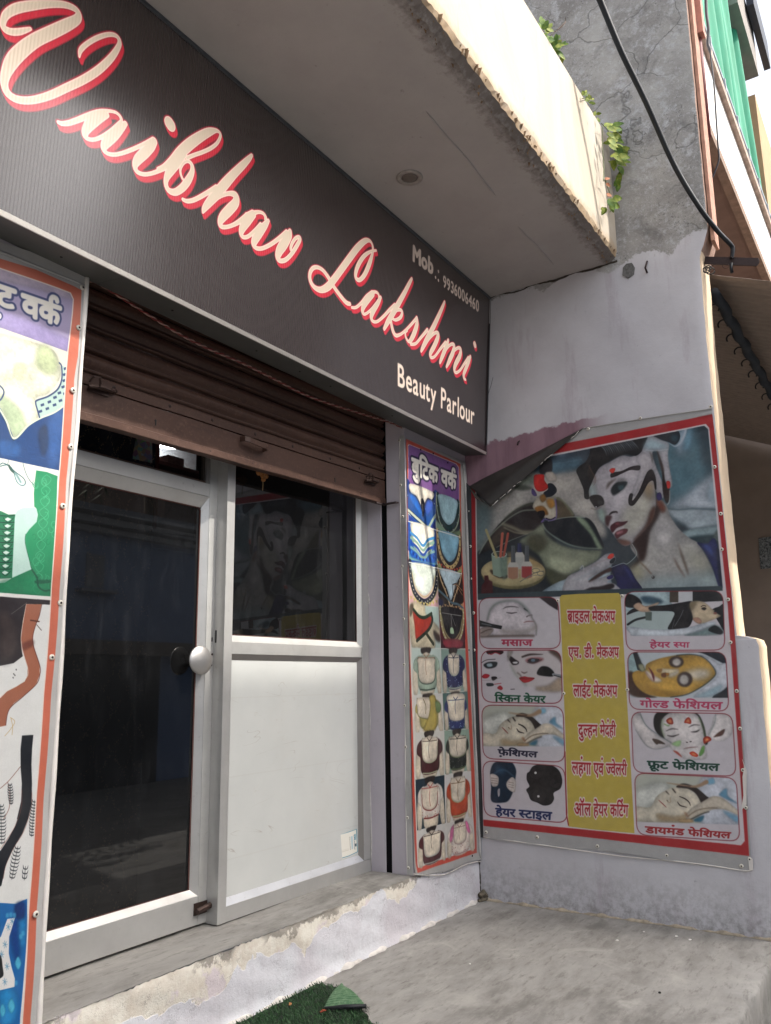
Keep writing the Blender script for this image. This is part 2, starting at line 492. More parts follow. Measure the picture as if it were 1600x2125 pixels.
# ---------------------------------------------------------------- materials
def mat_side_wall():
    m = NT('limewash on side wall'); x, y, z = m.sep()
    n1 = m.noise(1.6, 8, .65); n2 = m.noise(9, 6, .6); n3 = m.noise(5, 7, .7, stretch=(1, 1, .18))
    lilac = m.mix(m.ramp(n1, .35, .7), (.46, .445, .46, 1), (.56, .55, .565, 1))
    lilac = m.mix(m.ramp(n3, .56, .74), lilac, (.38, .33, .36, 1))                       # drips
    # grime towards the floor edge
    g = m.math('MULTIPLY', m.ramp(z, .30, .0), m.ramp(m.noise(24, 7, .75), .42, .62)); lilac = m.mix(m.math('MULTIPLY', g, .7), lilac, (.20, .19, .175, 1))
    sp = m.noise(26, 4, .7); lilac = m.mix(m.math('MULTIPLY', m.ramp(sp, .68, .74), .7), lilac, (.30, .29, .31, 1))
    # old mauve coat under the sign, an uneven painted edge
    e = m.math('ADD', z, m.math('MULTIPLY', m.math('SUBTRACT', n2, .5), .10)); e = m.math('SUBTRACT', e, m.math('MULTIPLY', m.math('ADD', y, .5), -.06))
    mv = m.math('MULTIPLY', m.ramp(e, 2.985, 2.972), m.ramp(z, 2.2, 2.22))
    mv = m.math('MULTIPLY', mv, m.ramp(y, -1.32, -1.1))
    st = m.noise(14, 6, .7, stretch=(1, 1, .15))
    mauve = m.mix(m.ramp(st, .4, .7), (.26, .155, .185, 1), (.20, .115, .14, 1))
    c = m.mix(mv, lilac, mauve)
    # bare weathered cement above the flaked line
    eg = m.math('ADD', z, m.math('MULTIPLY', m.math('SUBTRACT', m.noise(4.5, 8, .68), .5), .42))
    gr = m.ramp(eg, 4.03, 4.045)
    gn = m.noise(2.2, 10, .72); gb = m.noise(11, 8, .75); gc = m.noise(34, 5, .7)
    grey = m.mix(m.ramp(gn, .36, .64), (.23, .22, .21, 1), (.40, .39, .37, 1))
    grey = m.mix(m.ramp(gb, .52, .66), grey, (.42, .42, .43, 1))
    grey = m.mix(m.math('MULTIPLY', m.ramp(gc, .55, .7), .6), grey, (.52, .52, .53, 1))
    sp2 = m.noise(60, 6, .8); grey = m.mix(m.math('MULTIPLY', m.math('MULTIPLY', m.ramp(sp2, .55, .62), m.ramp(m.noise(3, 5, .7), .45, .6)), .8), grey, (.09, .088, .086, 1)); sp3 = m.noise(22, 8, .8, dist=.5); grey = m.mix(m.math('MULTIPLY', m.ramp(sp3, .60, .64), .55), grey, (.50, .50, .50, 1))
    dk = m.noise(3.4, 8, .7, dist=.6); grey = m.mix(m.math('MULTIPLY', m.ramp(dk, .55, .70), .6), grey, (.09, .088, .09, 1))
    ck = m.math('MULTIPLY', cracks(m, 2.6, .012), m.ramp(m.noise(1.3, 3), .42, .55)); grey = m.mix(m.math('MULTIPLY', ck, .5), grey, (.05, .05, .05, 1))
    c = m.mix(gr, c, grey); m.col(c); m.rough(.9); m.b.inputs['Specular IOR Level'].default_value = .25
    h = m.math('ADD', m.math('MULTIPLY', n2, .4), m.math('MULTIPLY', m.math('MULTIPLY', gb, gr), 1.6)); h = m.math('SUBTRACT', h, m.math('MULTIPLY', gr, .8)); h = m.math('SUBTRACT', h, m.math('MULTIPLY', m.math('MULTIPLY', ck, gr), .6))
    m.bump(h, .6, .012); m.bump(m.noise(90, 4), .18, .003)
    return m.m
def mat_lilac(name='lilac limewash', a=(.50, .465, .50, 1), b=(.40, .37, .40, 1)):
    m = NT(name); n1 = m.noise(2.4, 7, .65); n2 = m.noise(18, 6, .7)
    c = m.mix(m.ramp(n1, .35, .7), a, b)
    c = m.mix(m.math('MULTIPLY', m.ramp(n2, .62, .72), .5), c, (.28, .25, .26, 1)); m.col(c); m.rough(.9); m.bump(n2, .3, .004)
    return m.m
def mat_riser():
    m = NT('flaking white limewash on step'); x, y, z = m.sep()
    n1 = m.noise(2.6, 3, .5, dist=.5); n2 = m.noise(16, 7, .68); n3 = m.noise(45, 4, .7)
    c = m.mix(m.ramp(n1, .4, .62), (.66, .66, .68, 1), (.58, .55, .575, 1))
    c = m.mix(m.math('MULTIPLY', m.ramp(n2, .55, .68), .6), c, (.52, .50, .52, 1))
    # cream undercoat laid bare along the top edge, wide at the left
    lim = m.math('ADD', m.math('MULTIPLY', m.math('SUBTRACT', x, 4.3), .055), .26)
    e = m.math('ADD', z, m.math('MULTIPLY', m.math('SUBTRACT', n1, .5), .36))
    e = m.math('ADD', e, m.math('MULTIPLY', m.math('SUBTRACT', m.noise(9, 4, .5, dist=.8), .5), .12))
    cr = m.math('MULTIPLY', m.ramp(m.math('SUBTRACT', e, lim), 0, .004), m.ramp(x, 4.34, 4.2))
    cream = m.mix(m.ramp(n2, .4, .68), (.72, .68, .59, 1), (.60, .53, .44, 1))
    lil = m.ramp(m.noise(5, 5, .6), .56, .60); cream = m.mix(m.math('MULTIPLY', lil, .8), cream, (.62, .54, .57, 1))
    c = m.mix(cr, c, cream)
    ch = m.math('MULTIPLY', m.ramp(m.math('ADD', z, m.math('MULTIPLY', m.math('SUBTRACT', n2, .5), .22)), .262, .275), m.ramp(n1, .44, .5)); c = m.mix(m.math('MULTIPLY', ch, .8), c, (.22, .20, .17, 1))
    ck = m.math('MULTIPLY', cracks(m, 13, .02), m.ramp(m.noise(3.5, 4), .50, .60)); c = m.mix(m.math('MULTIPLY', ck, .55), c, (.24, .22, .22, 1))
    m.col(c); m.rough(.9)
    h = m.math('SUBTRACT', m.math('ADD', m.math('MULTIPLY', n2, .9), m.math('MULTIPLY', n3, .3)), m.math('MULTIPLY', ck, .35)); h = m.math('SUBTRACT', h, m.math('MULTIPLY', cr, .35))
    m.bump(h, .6, .010)
    return m.m
def mat_floor(name='worn cement floor', k=1.0, warm=0):
    m = NT(name); x, y, z = m.sep()
    n1 = m.noise(1.3, 9, .68, stretch=(1, 1.7, 1), dist=.5); n2 = m.noise(6, 8, .7, stretch=(.7, 2.0, 1)); n3 = m.noise(50, 5, .7); n4 = m.noise(14, 6, .75, stretch=(.6, 2.2, 1))
    c = m.mix(m.ramp(n1, .36, .62), (.19*k, .178*k, .16*k, 1), (.35*k, .335*k, .31*k, 1))
    c = m.mix(m.math('MULTIPLY', m.ramp(n2, .44, .66), .65), c, (.42*k, .40*k, .365*k, 1))
    c = m.mix(m.math('MULTIPLY', m.ramp(n4, .53, .66), .7), c, (.155*k, .145*k, .13*k, 1))
    c = m.mix(m.math('MULTIPLY', m.ramp(m.noise(9, 7, .8), .64, .70), .5), c, (.52*k, .50*k, .46*k, 1))
    c = m.mix(m.math('MULTIPLY', m.ramp(n3, .62, .75), .35), c, (.12*k, .11*k, .10*k, 1))
    c = m.mix(m.math('MULTIPLY', m.ramp(m.noise(2.2, 7, .7, dist=1.0), .56, .68), .55), c, (.50*k, .475*k, .43*k, 1))
    m.col(c); m.rough(.82); m.bump(m.math('ADD', m.math('MULTIPLY', n2, .6), m.math('MULTIPLY', n3, .25)), .35, .006)
    return m.m
def mat_fascia():
    m = NT('cream paint on canopy fascia'); x, y, z = m.sep()
    n1 = m.noise(1.1, 8, .6, stretch=(1, 1, .45), dist=1.2); n2 = m.noise(12, 7, .7)
    c = m.mix(m.ramp(n1, .4, .62), (.43, .37, .29, 1), (.49, .44, .37, 1))
    c = m.mix(m.math('MULTIPLY', m.ramp(m.noise(7, 6, .7, stretch=(1, 1, .25), dist=.8), .60, .70), .5), c, (.40, .30, .21, 1))
    e = m.math('ADD', z, m.math('MULTIPLY', m.math('SUBTRACT', n2, .5), .16)); d = m.ramp(e, 4.16, 4.08)
    c = m.mix(m.math('MULTIPLY', d, .85), c, (.40, .27, .15, 1))
    st = m.ramp(m.noise(40, 4, .6, stretch=(1, 1, .08)), .62, .70); c = m.mix(m.math('MULTIPLY', m.math('MULTIPLY', st, m.ramp(z, 4.3, 4.1)), .5), c, (.35, .22, .12, 1))
    m.col(c); m.rough(.85); m.bump(n2, .35, .008); m.bump(n1, .25, .02)
    return m.m
def mat_soffit():
    m = NT('painted canopy underside'); x, y, z = m.sep()
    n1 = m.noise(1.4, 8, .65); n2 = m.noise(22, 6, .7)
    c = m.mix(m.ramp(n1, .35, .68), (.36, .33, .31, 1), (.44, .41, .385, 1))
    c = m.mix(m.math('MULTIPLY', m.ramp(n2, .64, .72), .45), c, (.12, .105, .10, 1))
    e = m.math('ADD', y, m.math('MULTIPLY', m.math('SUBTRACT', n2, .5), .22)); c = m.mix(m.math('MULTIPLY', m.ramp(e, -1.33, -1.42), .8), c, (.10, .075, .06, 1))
    m.col(c); m.rough(.9); m.bump(m.math('ADD', n1, m.math('MULTIPLY', n2, .4)), .4, .01)
    return m.m
def mat_alu(name='brushed aluminium', c='c3c2be', rough=.36, metal=.5, axis=(1, 1, .02)):
    m = NT(name); s = m.noise(60, 4, .6, stretch=axis); n = m.noise(6, 5, .6)
    base = m.mix(m.ramp(n, .3, .7), lin(c), tuple(x*.86 for x in lin(c)[:3])+(1,))
    base = m.mix(m.math('MULTIPLY', m.ramp(m.noise(30, 5, .7), .62, .74), .45), base, (.25, .22, .19, 1)); base = m.mix(m.math('MULTIPLY', m.ramp(m.noise(2.3, 6, .7), .45, .7), .30), base, (.36, .34, .32, 1))
    m.col(base); m.b.inputs['Metallic'].default_value = metal
    m.rough(m.ramp(s, 0, 1)); m.t.nodes[-1].inputs[3].default_value = rough-.06; m.t.nodes[-1].inputs[4].default_value = rough+.10
    sc = m.ramp(m.noise(11, 9, .85, stretch=(1, 1, .4), dist=1.5), .60, .63); m.bump(s, .05, .001); m.bump(sc, .08, .001)
    return m.m
def mat_shutter():
    m = NT('brown enamel on shutter'); n1 = m.noise(3, 7, .7, stretch=(.5, 1, 1)); n2 = m.noise(55, 6, .75); n3 = m.noise(9, 6, .7, stretch=(.35, 1, 1.6))
    c = m.mix(m.ramp(n1, .35, .68), (.042, .021, .015, 1), (.080, .042, .030, 1))
    c = m.mix(m.math('MULTIPLY', m.ramp(n2, .52, .70), .6), c, (.125, .072, .052, 1))
    c = m.mix(m.math('MULTIPLY', m.ramp(n3, .60, .72), .45), c, (.035, .02, .016, 1))
    m.col(c); m.rough(m.ramp(n2, 0, 1)); m.t.nodes[-1].inputs[3].default_value = .40; m.t.nodes[-1].inputs[4].default_value = .62
    m.b.inputs['Specular IOR Level'].default_value = .28
    m.bump(m.math('ADD', n2, m.math('MULTIPLY', n3, .6)), .25, .003)
    return m.m
def mat_glass(name, tint, ior=1.5, tex=None):
    m = NT(name); t = m.t; t.nodes.remove(m.b)
    tr = m.n('ShaderNodeBsdfTransparent'); tr.inputs[0].default_value = tint
    gl = m.n('ShaderNodeBsdfGlossy'); gl.inputs['Roughness'].default_value = .015; gl.inputs[0].default_value = (1, 1, 1, 1)
    fr = m.n('ShaderNodeFresnel'); fr.inputs[0].default_value = ior
    df = m.n('ShaderNodeBsdfDiffuse'); df.inputs[0].default_value = (.30, .31, .33, 1)
    ms = m.n('ShaderNodeMixShader'); m.l(fr.outputs[0], ms.inputs[0]); m.l(tr.outputs[0], ms.inputs[1]); m.l(gl.outputs[0], ms.inputs[2])
    d = m.math('ADD', m.math('MULTIPLY', m.ramp(m.noise(9, 7, .75, stretch=(1, 1, .3)), .5, .8), .035), .012)
    m2 = m.n('ShaderNodeMixShader'); m.l(d, m2.inputs[0]); m.l(ms.outputs[0], m2.inputs[1]); m.l(df.outputs[0], m2.inputs[2])
    m.l(m2.outputs[0], t.nodes['Material Output'].inputs[0])
    return m.m
def emit(name, c, s):
    m = NT(name); m.b.inputs['Emission Color'].default_value = c; m.b.inputs['Emission Strength'].default_value = s; m.col((.8, .8, .8)) if False else None
    return m.m
def mat_print(name, img, rough=.42, spec=.5, weave=True, dirt=.12, creased=.25, gloss_lines=False):
    m = NT(name); t = m.n('ShaderNodeTexImage'); t.image = img; t.interpolation = 'Cubic'; t.extension = 'EXTEND'
    uvn = m.n('ShaderNodeUVMap'); uvn.uv_map = 'UVMap'; m.l(uvn.outputs[0], t.inputs[0])
    n1 = m.noise(5, 7, .7); f = m.math('MULTIPLY', m.ramp(n1, .45, .75), dirt)
    m.col(m.mix(f, t.outputs[0], (.33, .31, .29, 1))); m.rough(rough); m.b.inputs['Specular IOR Level'].default_value = spec
    m.bump(m.noise(3.2, 6, .6, dist=.6), creased, .02)
    m.bump(m.noise(26, 5, .65, stretch=(1, 1, .35), dist=1.0), creased*.5, .004)
    if weave: m.bump(m.noise(260, 2, .5), .08, .001)
    return m, t

M = dict(
    side=mat_side_wall(), lilac=mat_lilac(), riser=mat_riser(), floor=mat_floor(k=.82), sill=mat_floor('cement door sill', .80),
    fascia=mat_fascia(), soffit=mat_soffit(), alu=mat_alu(), aluh=mat_alu('brushed aluminium rail', axis=(.02, 1, 1)),
    aludark=mat_alu('dull aluminium', '9a9590', .45, .6), shutter=mat_shutter(),
    tinted=mat_glass('tinted door glass', (.085, .09, .10, 1), 1.58), clear=mat_glass('smoked transom glass', (.42, .43, .45, 1)),
    gasket=simple('brown sealant', '4a2014', .55), black=simple('black paint', '0c0c0e', .6), void=simple('dark recess shade', '0b0b0d', .8, spec=.1),
    panel=simple('white laminate panel', 'e2ded2', .35, var=.03, scale=6), iron=simple('rusty dark iron', '3a2d2c', .7, .3, .4), ironlock=simple('worn lock iron', '4a3a34', .45, .6, .3),
    screw=simple('zinc screw', 'b0aca6', .35, .8), washer=simple('cream plastic washer', 'd8d2c4', .45), flex=simple('grey flex margin', 'a8a6a2', .38, 0, .3, 8, .14),
    flexback=simple('dark back of flex', '34302d', .55, 0, .5, 9, .25), flexwhite=simple('white flex edge', 'd4cec6', .5, 0, .3, 12, .08),
    cable=simple('black cable', '10151c', .5, spec=.3), wirered=simple('red wire', '7a2420', .5), wirewhite=simple('pinkish wire', 'a88478', .5),
    lampw=simple('lamp trim enamel', 'a09a92', .4), lampd=simple('lamp diffuser off', '6e675f', .4), road=mat_floor('street cement', .70),
    endcream=simple('cream limewash', 'd6bfa2', .9, 0, .4, 9, .06), pinkwood=simple('pink painted board', 'b98a74', .75, 0, .4, 14, .2), redpipe=simple('dull red pipe', '7d3f3e', .6),
)
# ---------------------------------------------------------------- setting
def jit(a, s): return a+rnd.uniform(-s, s)
road = box('street', -60, 60, -60, 30, -.75, -.42, M['road']); tag(road, kind='structure')
XW = 5.03
# platform with a chipped front edge
def platf(u, v):
    x = -6+u*(XW+.27+6); return x, v
nx = 1400
V, F = [], []
for i in range(nx+1):
    x = -6+(XW+.30+6)*i/nx
    j = .006*math.sin(x*7.7)+.004*math.sin(x*23+1)+rnd.uniform(-.0012, .0012); chip = .030*math.exp(-((x-4.12)/.05)**2)+.014*math.exp(-((x-3.7)/.03)**2)+.008*max(0, math.sin(x*41))**6
    ye = -2.035+abs(j)*.6+chip
    V += [(x, -.2, 0), (x, -1.9, 0), (x, ye+.012, -.001), (x, ye, -.014-chip*.3), (x, -2.028+j*.4, -.08), (x, -2.03, -.42)]
for i in range(nx):
    for k in range(5):
        a = i*6+k; F.append((a, a+6, a+7, a+1))
plat = ob('platform', V, F, M['floor'], None, True); tag(plat, kind='structure')

shop = thing('shop_building', 'lilac shop front under a cream concrete canopy, with a flaking white step', 'building', (3, 0, 0))
# step below the door
def riser(u, v):
    x = -1+u*(XW+1); z = v*.292
    n = math.sin(x*9.1+z*31)*.002+math.sin(x*23+z*57)*.0015+rnd.uniform(-.0012, .0012)
    if v > .9: n += rnd.uniform(0, .006)
    if v < .12: n -= .012*(1-v/.12)
    return (x, -.28+n, z+(rnd.uniform(-.006, .001) if v == 1 else 0))
V, F = grid(riser, 400, 16); k = len(V)
ob('step_riser', V, F, M['riser'], shop, True)
def sillf(u, v):
    x = 1.80+u*(4.235-1.80)
    y = -.281+rnd.uniform(0, .005) if v == 0 else -.281+v*.46
    return (x, y, .2905+(.004*math.sin(x*3+v*4)) + (-.012*max(0, 1-(x-1.8)/.5)*v))
V, F = grid(sillf, 120, 8); ob('door_sill', V, F, M['sill'], shop, True)
# piers
box('pier', -1, 1.862, -.278, .3, .0, 4.06, M['lilac'], shop, .006)
jambm = mat_lilac('lilac limewash on jamb', (.47, .43, .46, 1), (.41, .375, .405, 1))
box('pier', 4.214, XW+.02, -.279, -.1385, .291, 4.06, jambm, shop, .004)
box('pier', 4.209, XW+.02, -.100, .3, .291, 4.06, jambm, shop, .004)
box('shutter_channel', 4.217, 4.30, -.1382, -.1003, .292, 4.0, M['void'], shop)  # shallow near-black fill: its colour stands in for the deep shade of the slot
box('shutter_channel', 1.80, 1.8615, -.1382, -.1003, 3.0, 3.9, M['void'], shop)
box('lintel', 1.862, 4.209, -.085, .3, 3.02, 4.05, M['void'], shop)  # near-black colour stands in for the unlit void above the shutter
# canopy: soffit, thick slab and cream fascia with a ragged drip edge
V, F = [], []
nx = 240
for i in range(nx+1):
    x = -1+(XW+1)*i/nx
    w = .010*math.sin(x*2.1)+.006*math.sin(x*7.3)
    rj = rnd.uniform(-.010, .010); rk = rnd.uniform(-.012, .008)
    zl = 4.105+w+rj; top = 4.965+.012*math.sin(x*1.3+1)+.02*max(0, (x-4.4))**2
    if x > 4.7: zl += .02*(x-4.7)/.3
    V += [(x, .3, 4.05), (x, -1.30, 4.05), (x, -1.365+rk*.6, 4.047), (x, -1.40+rk, 4.052+rj*.3), (x, -1.438+rk*.4, 4.078+rj*.4), (x, -1.452, zl), (x, -1.455, 4.16), (x, -1.455, 4.6), (x, -1.452, top-.02), (x, -1.43, top), (x, -1.30, top), (x, -1.29, top-.3), (x, .3, top-.3)]
m = 13
mi = []
for i in range(nx):
    for k in range(m-1):
        a = i*m+k; F.append((a, a+1, a+1+m, a+m)); mi.append(0 if k < 4 else 1)
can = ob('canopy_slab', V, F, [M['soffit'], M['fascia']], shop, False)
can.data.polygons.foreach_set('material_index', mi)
# rough render crumbs along the drip edge
V, F = [], []
for i in range(340):
    x = rnd.uniform(1.8, XW-.02); y = rnd.uniform(-1.452, -1.385); z = 4.05+(-(y+1.385))*.75+rnd.uniform(-.006, .004); s = rnd.uniform(.004, .013)
    k = len(V); V += [(x-s*1.6, y, z), (x+s*1.6, y+s*.5, z), (x, y-s, z+s), (x+s*.4, y+s*.3, z-s*rnd.uniform(.8, 1.8))]; F += [(k, k+1, k+2), (k, k+3, k+1), (k+1, k+3, k+2), (k, k+2, k+3)]
o = ob('render_crumbs', V, F, simple('brown render crumbs', '86694c', .95, 0, .4, 50, .35), shop); tag(o, kind='stuff')
# faint trowel ridge on the soffit
for a, b in (((884, 230), (1030, 406)), ((1075, 470), (1150, 549))):
    A, B = at(2, 4.05, *a), at(2, 4.05, *b)
    P = [A+(B-A)*t+np.array([0, .004*math.sin(t*9), -.001]) for t in np.linspace(0, 1, 12)]
    tube('trowel_ridge', P, [.001]+[.007]*10+[.001], M['soffit'], shop, 6)

# side wall: closes the shop front on the right
side = thing('side_wall', 'tall lilac side wall closing the shop front, its upper part bare blackened cement', 'wall', (XW, -1, 0))
prof = [(0, -2.045), (.5, -2.050), (1.07, -2.056), (1.40, -2.066), (1.53, -2.066), (1.565, -2.055), (1.58, -2.02), (1.59, -1.957), (2.0, -1.954), (2.9, -1.955), (3.4, -1.953), (3.93, -1.962), (3.99, -1.985), (4.06, -2.024), (4.3, -2.026), (5.0, -2.03), (5.8, -2.036), (9.5, -2.05)]
def yend(z):
    for (a, ya), (b, yb) in zip(prof, prof[1:]):
        if a <= z <= b: return ya+(yb-ya)*(z-a)/(b-a)
    return prof[-1][1]
zs = sorted(set([i*.04 for i in range(101)]+[4+i*.1 for i in range(56)]+[1.53, 1.565, 1.58, 1.59]))
zs = [z for z in zs if 0 <= z <= 9.5]
ys = list(np.linspace(.3, -1.9, 60))
V, F, mi = [], [], []
X2 = XW+.275
for z in zs:
    ye = yend(z)+.0012*math.sin(z*23)+rnd.uniform(-.0008, .0008)
    for y in ys: V.append((XW+.0025*math.sin(y*5+z*3)+.0015*math.sin(y*17-z*11)-.002, y, z))
    V += [(XW, ye+.02, z), (XW+.006+rnd.uniform(-.002, .002), ye+.004, z), (XW+.025, ye, z), (X2-.02, ye, z), (X2, ye+.02, z), (X2, .3, z)]
m = len(ys)+6
for i in range(len(zs)-1):
    for k in range(m-1):
        a = i*m+k; F.append((a, a+1, a+1+m, a+m)); mi.append(0 if k < len(ys)+1 else (1 if zs[i] < 3.93 else 2))
w = ob('wall_body', V, F, [M['side'], M['endcream'], simple('weathered pinkish render', 'a08272', .9, 0, .5, 12, .25)], side, True)
w.data.polygons.foreach_set('material_index', mi)
w.data.set_sharp_from_angle(angle=R_(40)) if hasattr(w.data, 'set_sharp_from_angle') else None
# plaster patch, hooks and the crack at the corner
p0 = [at(0, XW-.004, *q) for q in ((1293, 556), (1300, 548), (1312, 546), (1318, 556), (1316, 570), (1304, 578), (1292, 572))]
plate('cement_patch', p0, (-1, 0, 0), .006, simple('grey cement patch', '6b6a68', .9, 0, .5, 60, .3), side)
for (a, b, c) in (((1343, 542), (1339, 556), (1343, 566)),):
    tube('rusty_hook', [at(0, XW-.004, *a), at(0, XW-.03, *b), at(0, XW-.006, *c)], .006, M['iron'], side, 6)
tube('rusty_hook', [at(0, XW-.001, 1078, 915), at(0, XW-.035, 1075, 918), at(0, XW-.028, 1074, 924)], .005, M['iron'], side, 6)
V, F = [], []
pts = [(992, 1790), (998, 1800), (994, 1818), (999, 1830), (993, 1848), (1001, 1862), (990, 1868)]
P = [at(1, -.2835, *q) for q in pts]
ckm = simple('dark crack', '3c342c', .95)
tube('corner_crack', spline([(XW-.004, -.284, p[2]) for p in P], 3), [rnd.uniform(.002, .007) for _ in spline(P, 3)], ckm, side, 5)
# broken foot of the corner
o = ob('broken_corner', *merge([tubem([(XW-.05, -.30, .03), (XW-.02, -.31, .045), (XW-.004, -.33, .02)], [.018, .024, .012], 6), tubem([(XW-.07, -.30, .008), (XW-.01, -.33, .012)], .012, 5)]), simple('crumbled cement', '6b6252', .95, 0, .6, 50, .35), side)
# fine joint line of mortar where the wall meets the floor
def bead(u, v):
    y = -.30-u*1.74; r = .010+.005*math.sin(u*47)+.003*math.sin(u*131)
    a = v*math.pi/2
    return (XW-.002-math.cos(a)*r*1.3, y, .001+math.sin(a)*r)
V, F = grid(bead, 160, 4); ob('mortar_bead', V, F, simple('pale mortar', 'a89c88', .95, 0, .5, 30, .25), side, True)
def bead2(u, v):
    x = 2.2+u*2.8; r = .012+.006*math.sin(u*67)+.003*math.sin(u*171); a = v*math.pi/2
    return (x, -.281-math.cos(a)*r*1.4, .001+math.sin(a)*r)
V, F = grid(bead2, 220, 4); ob('mortar_bead', V, F, simple('whitewashed mortar', 'd6d0c8', .95, 0, .5, 30, .15), shop, True)
# soffit meets wall in a ragged dark crack
P = []
for t in np.linspace(0, 1, 40): P.append((XW-.001, -.53-.92*t, 4.046+.006*math.sin(t*21)+rnd.uniform(-.004, .004)))
tube('soffit_crack', P, [.003+.006*t+rnd.uniform(0, .003) for t in np.linspace(0, 1, 40)], ckm, side, 5)

# pipe and boards fixed to the end of the upper wall
g = thing('end_boards', 'pinkish boards and a dull red pipe running down the end of the upper side wall', 'pipe', (XW+.15, -2.06, 4.2))
def strip(name, pts, wx, th, mat, par):
    V, F = [], []
    for (x, y, z) in pts: V += [(x, y, z), (x+wx, y, z), (x+wx, y-th, z), (x, y-th, z)]
    for i in range(len(pts)-1):
        for k in range(4): F.append((i*4+k, i*4+(k+1) % 4, i*4+4+(k+1) % 4, i*4+4+k))
    F += [(0, 3, 2, 1), tuple(range(len(V)-4, len(V)))]
    return ob(name, V, F, mat, par)
strip('board', [(XW+.02, -2.03, 4.02), (XW+.03, -2.035, 5.0), (XW+.04, -2.05, 7.6)], .15, .02, M['pinkwood'], g)
tube('pipe', [(XW+.215, -2.045, 4.85), (XW+.215, -2.05, 5.4), (XW+.21, -2.06, 7.6)], .022, M['redpipe'], g, 10)
strip('board', [(XW+.15, -2.045, 5.6), (XW+.15, -2.05, 7.6)], .08, .05, simple('salmon painted wood', 'c08878', .7, 0, .3, 20, .15), g)
# ---------------------------------------------------------------- rolling shutter
SY = -.118
g = thing('rolling_shutter', 'brown ribbed steel shutter rolled down to the top of the door', 'shutter', (3.03, SY, 2.42))
XL, XR = 1.862, 4.2135
def tilt(x): return .045*(x-XL)/(XR-XL)-.022
def profile(name, prof, parent, nx=24, lo=None):
    V, F = [], []
    x0, x1 = XL+.002, XR-.002
    for i in range(nx+1):
        x = x0+(x1-x0)*i/nx
        for (y, z) in prof: V.append((x, SY+y+.0012*math.sin(x*6+z*40), z+tilt(x)+.0010*math.sin(x*11+z*9)))
    m = len(prof)
    for i in range(nx):
        for k in range(m-1):
            a = i*m+k; F.append((a, a+1, a+1+m, a+m))
    return ob(name, V, F, M['shutter'], parent, True)
z0 = 2.420
bp = profile('bottom_plate', [(.03, z0+.002), (-.012, z0), (-.016, z0+.004), (-.016, z0+.035), (-.012, z0+.038), (-.012, z0+.148), (-.004, z0+.152)], g)
bp.data.set_sharp_from_angle(angle=R_(30))
pp = profile('rivet_strip', [(-.003, z0+.153), (-.012, z0+.156), (-.013, z0+.196), (-.002, z0+.206)], g); pp.data.set_sharp_from_angle(angle=R_(30))
z = z0+.208; k = 0
while z < 3.12:
    pr_ = [(.014, z), (-.004, z+.004), (-.010, z+.010), (-.004, z+.017), (.004, z+.021), (-.006, z+.027), (-.017, z+.044), (-.019, z+.056), (-.014, z+.070), (-.002, z+.082), (.012, z+.088), (.014, z+.094)]
    profile('slat', pr_, g); z += .0955; k += 1
rv = None
def rivets(pxs, zz):
    global rv
    for x in pxs:
        V, F = discm((x, SY-.012, zz+tilt(x)), (0, -1, 0), .0085, .003, 10, .001)
        if rv is None: rv = ob('rivet', V, F, simple('dark rivet', '2a1a16', .5, .4), g, True); rv['x0'] = x; rv['z0'] = zz+tilt(x)
        else:
            c = rv.copy(); COL.objects.link(c); c.location = (x-rv['x0'], 0, zz+tilt(x)-rv['z0'])
for zz, pxs in ((z0+.178, (229, 346, 435, 525, 603, 682, 743)), (z0+.022, (227, 340, 432, 520, 609, 690, 744))):
    rivets([at(1, SY, q, 800+q*.3)[0] for q in pxs], zz)
def keyhole(px, py):
    c = at(1, SY-.0125, px, py)
    V, F = merge([discm(c, (0, -1, 0), .006, .002, 8), boxm(c[0]-.003, c[0]+.003, c[1]-.002, c[1], c[2]-.022, c[2])])
    ob('keyhole', V, F, M['black'], g)
keyhole(323, 873); keyhole(695, 993)
# pull handle
c = at(1, SY-.03, 528, 922)
P = [(c[0]-.085, SY-.012, c[2]+.01), (c[0]-.085, SY-.045, c[2]+.008), (c[0]-.06, SY-.058, c[2]+.004), (c[0]+.06, SY-.058, c[2]-.002), (c[0]+.085, SY-.045, c[2]-.004), (c[0]+.085, SY-.012, c[2]-.006)]
V, F = [], []
for p in P:
    for dz in (-.013, .013): V.append((p[0], p[1], p[2]+dz))
for p in P:
    for dz in (-.013, .013): V.append((p[0]*.97+c[0]*.03, p[1]+.006, p[2]+dz))
n = len(P)*2
for i in range(len(P)-1):
    F += [(2*i, 2*i+2, 2*i+3, 2*i+1), (n+2*i, n+2*i+1, n+2*i+3, n+2*i+2), (2*i, n+2*i, n+2*i+2, 2*i+2), (2*i+1, 2*i+3, n+2*i+3, n+2*i+1)]
F += [(0, 1, n+1, n), (n-2, 2*n-2, 2*n-1, n-1)]
ob('handle', V, F, M['shutter'], g)
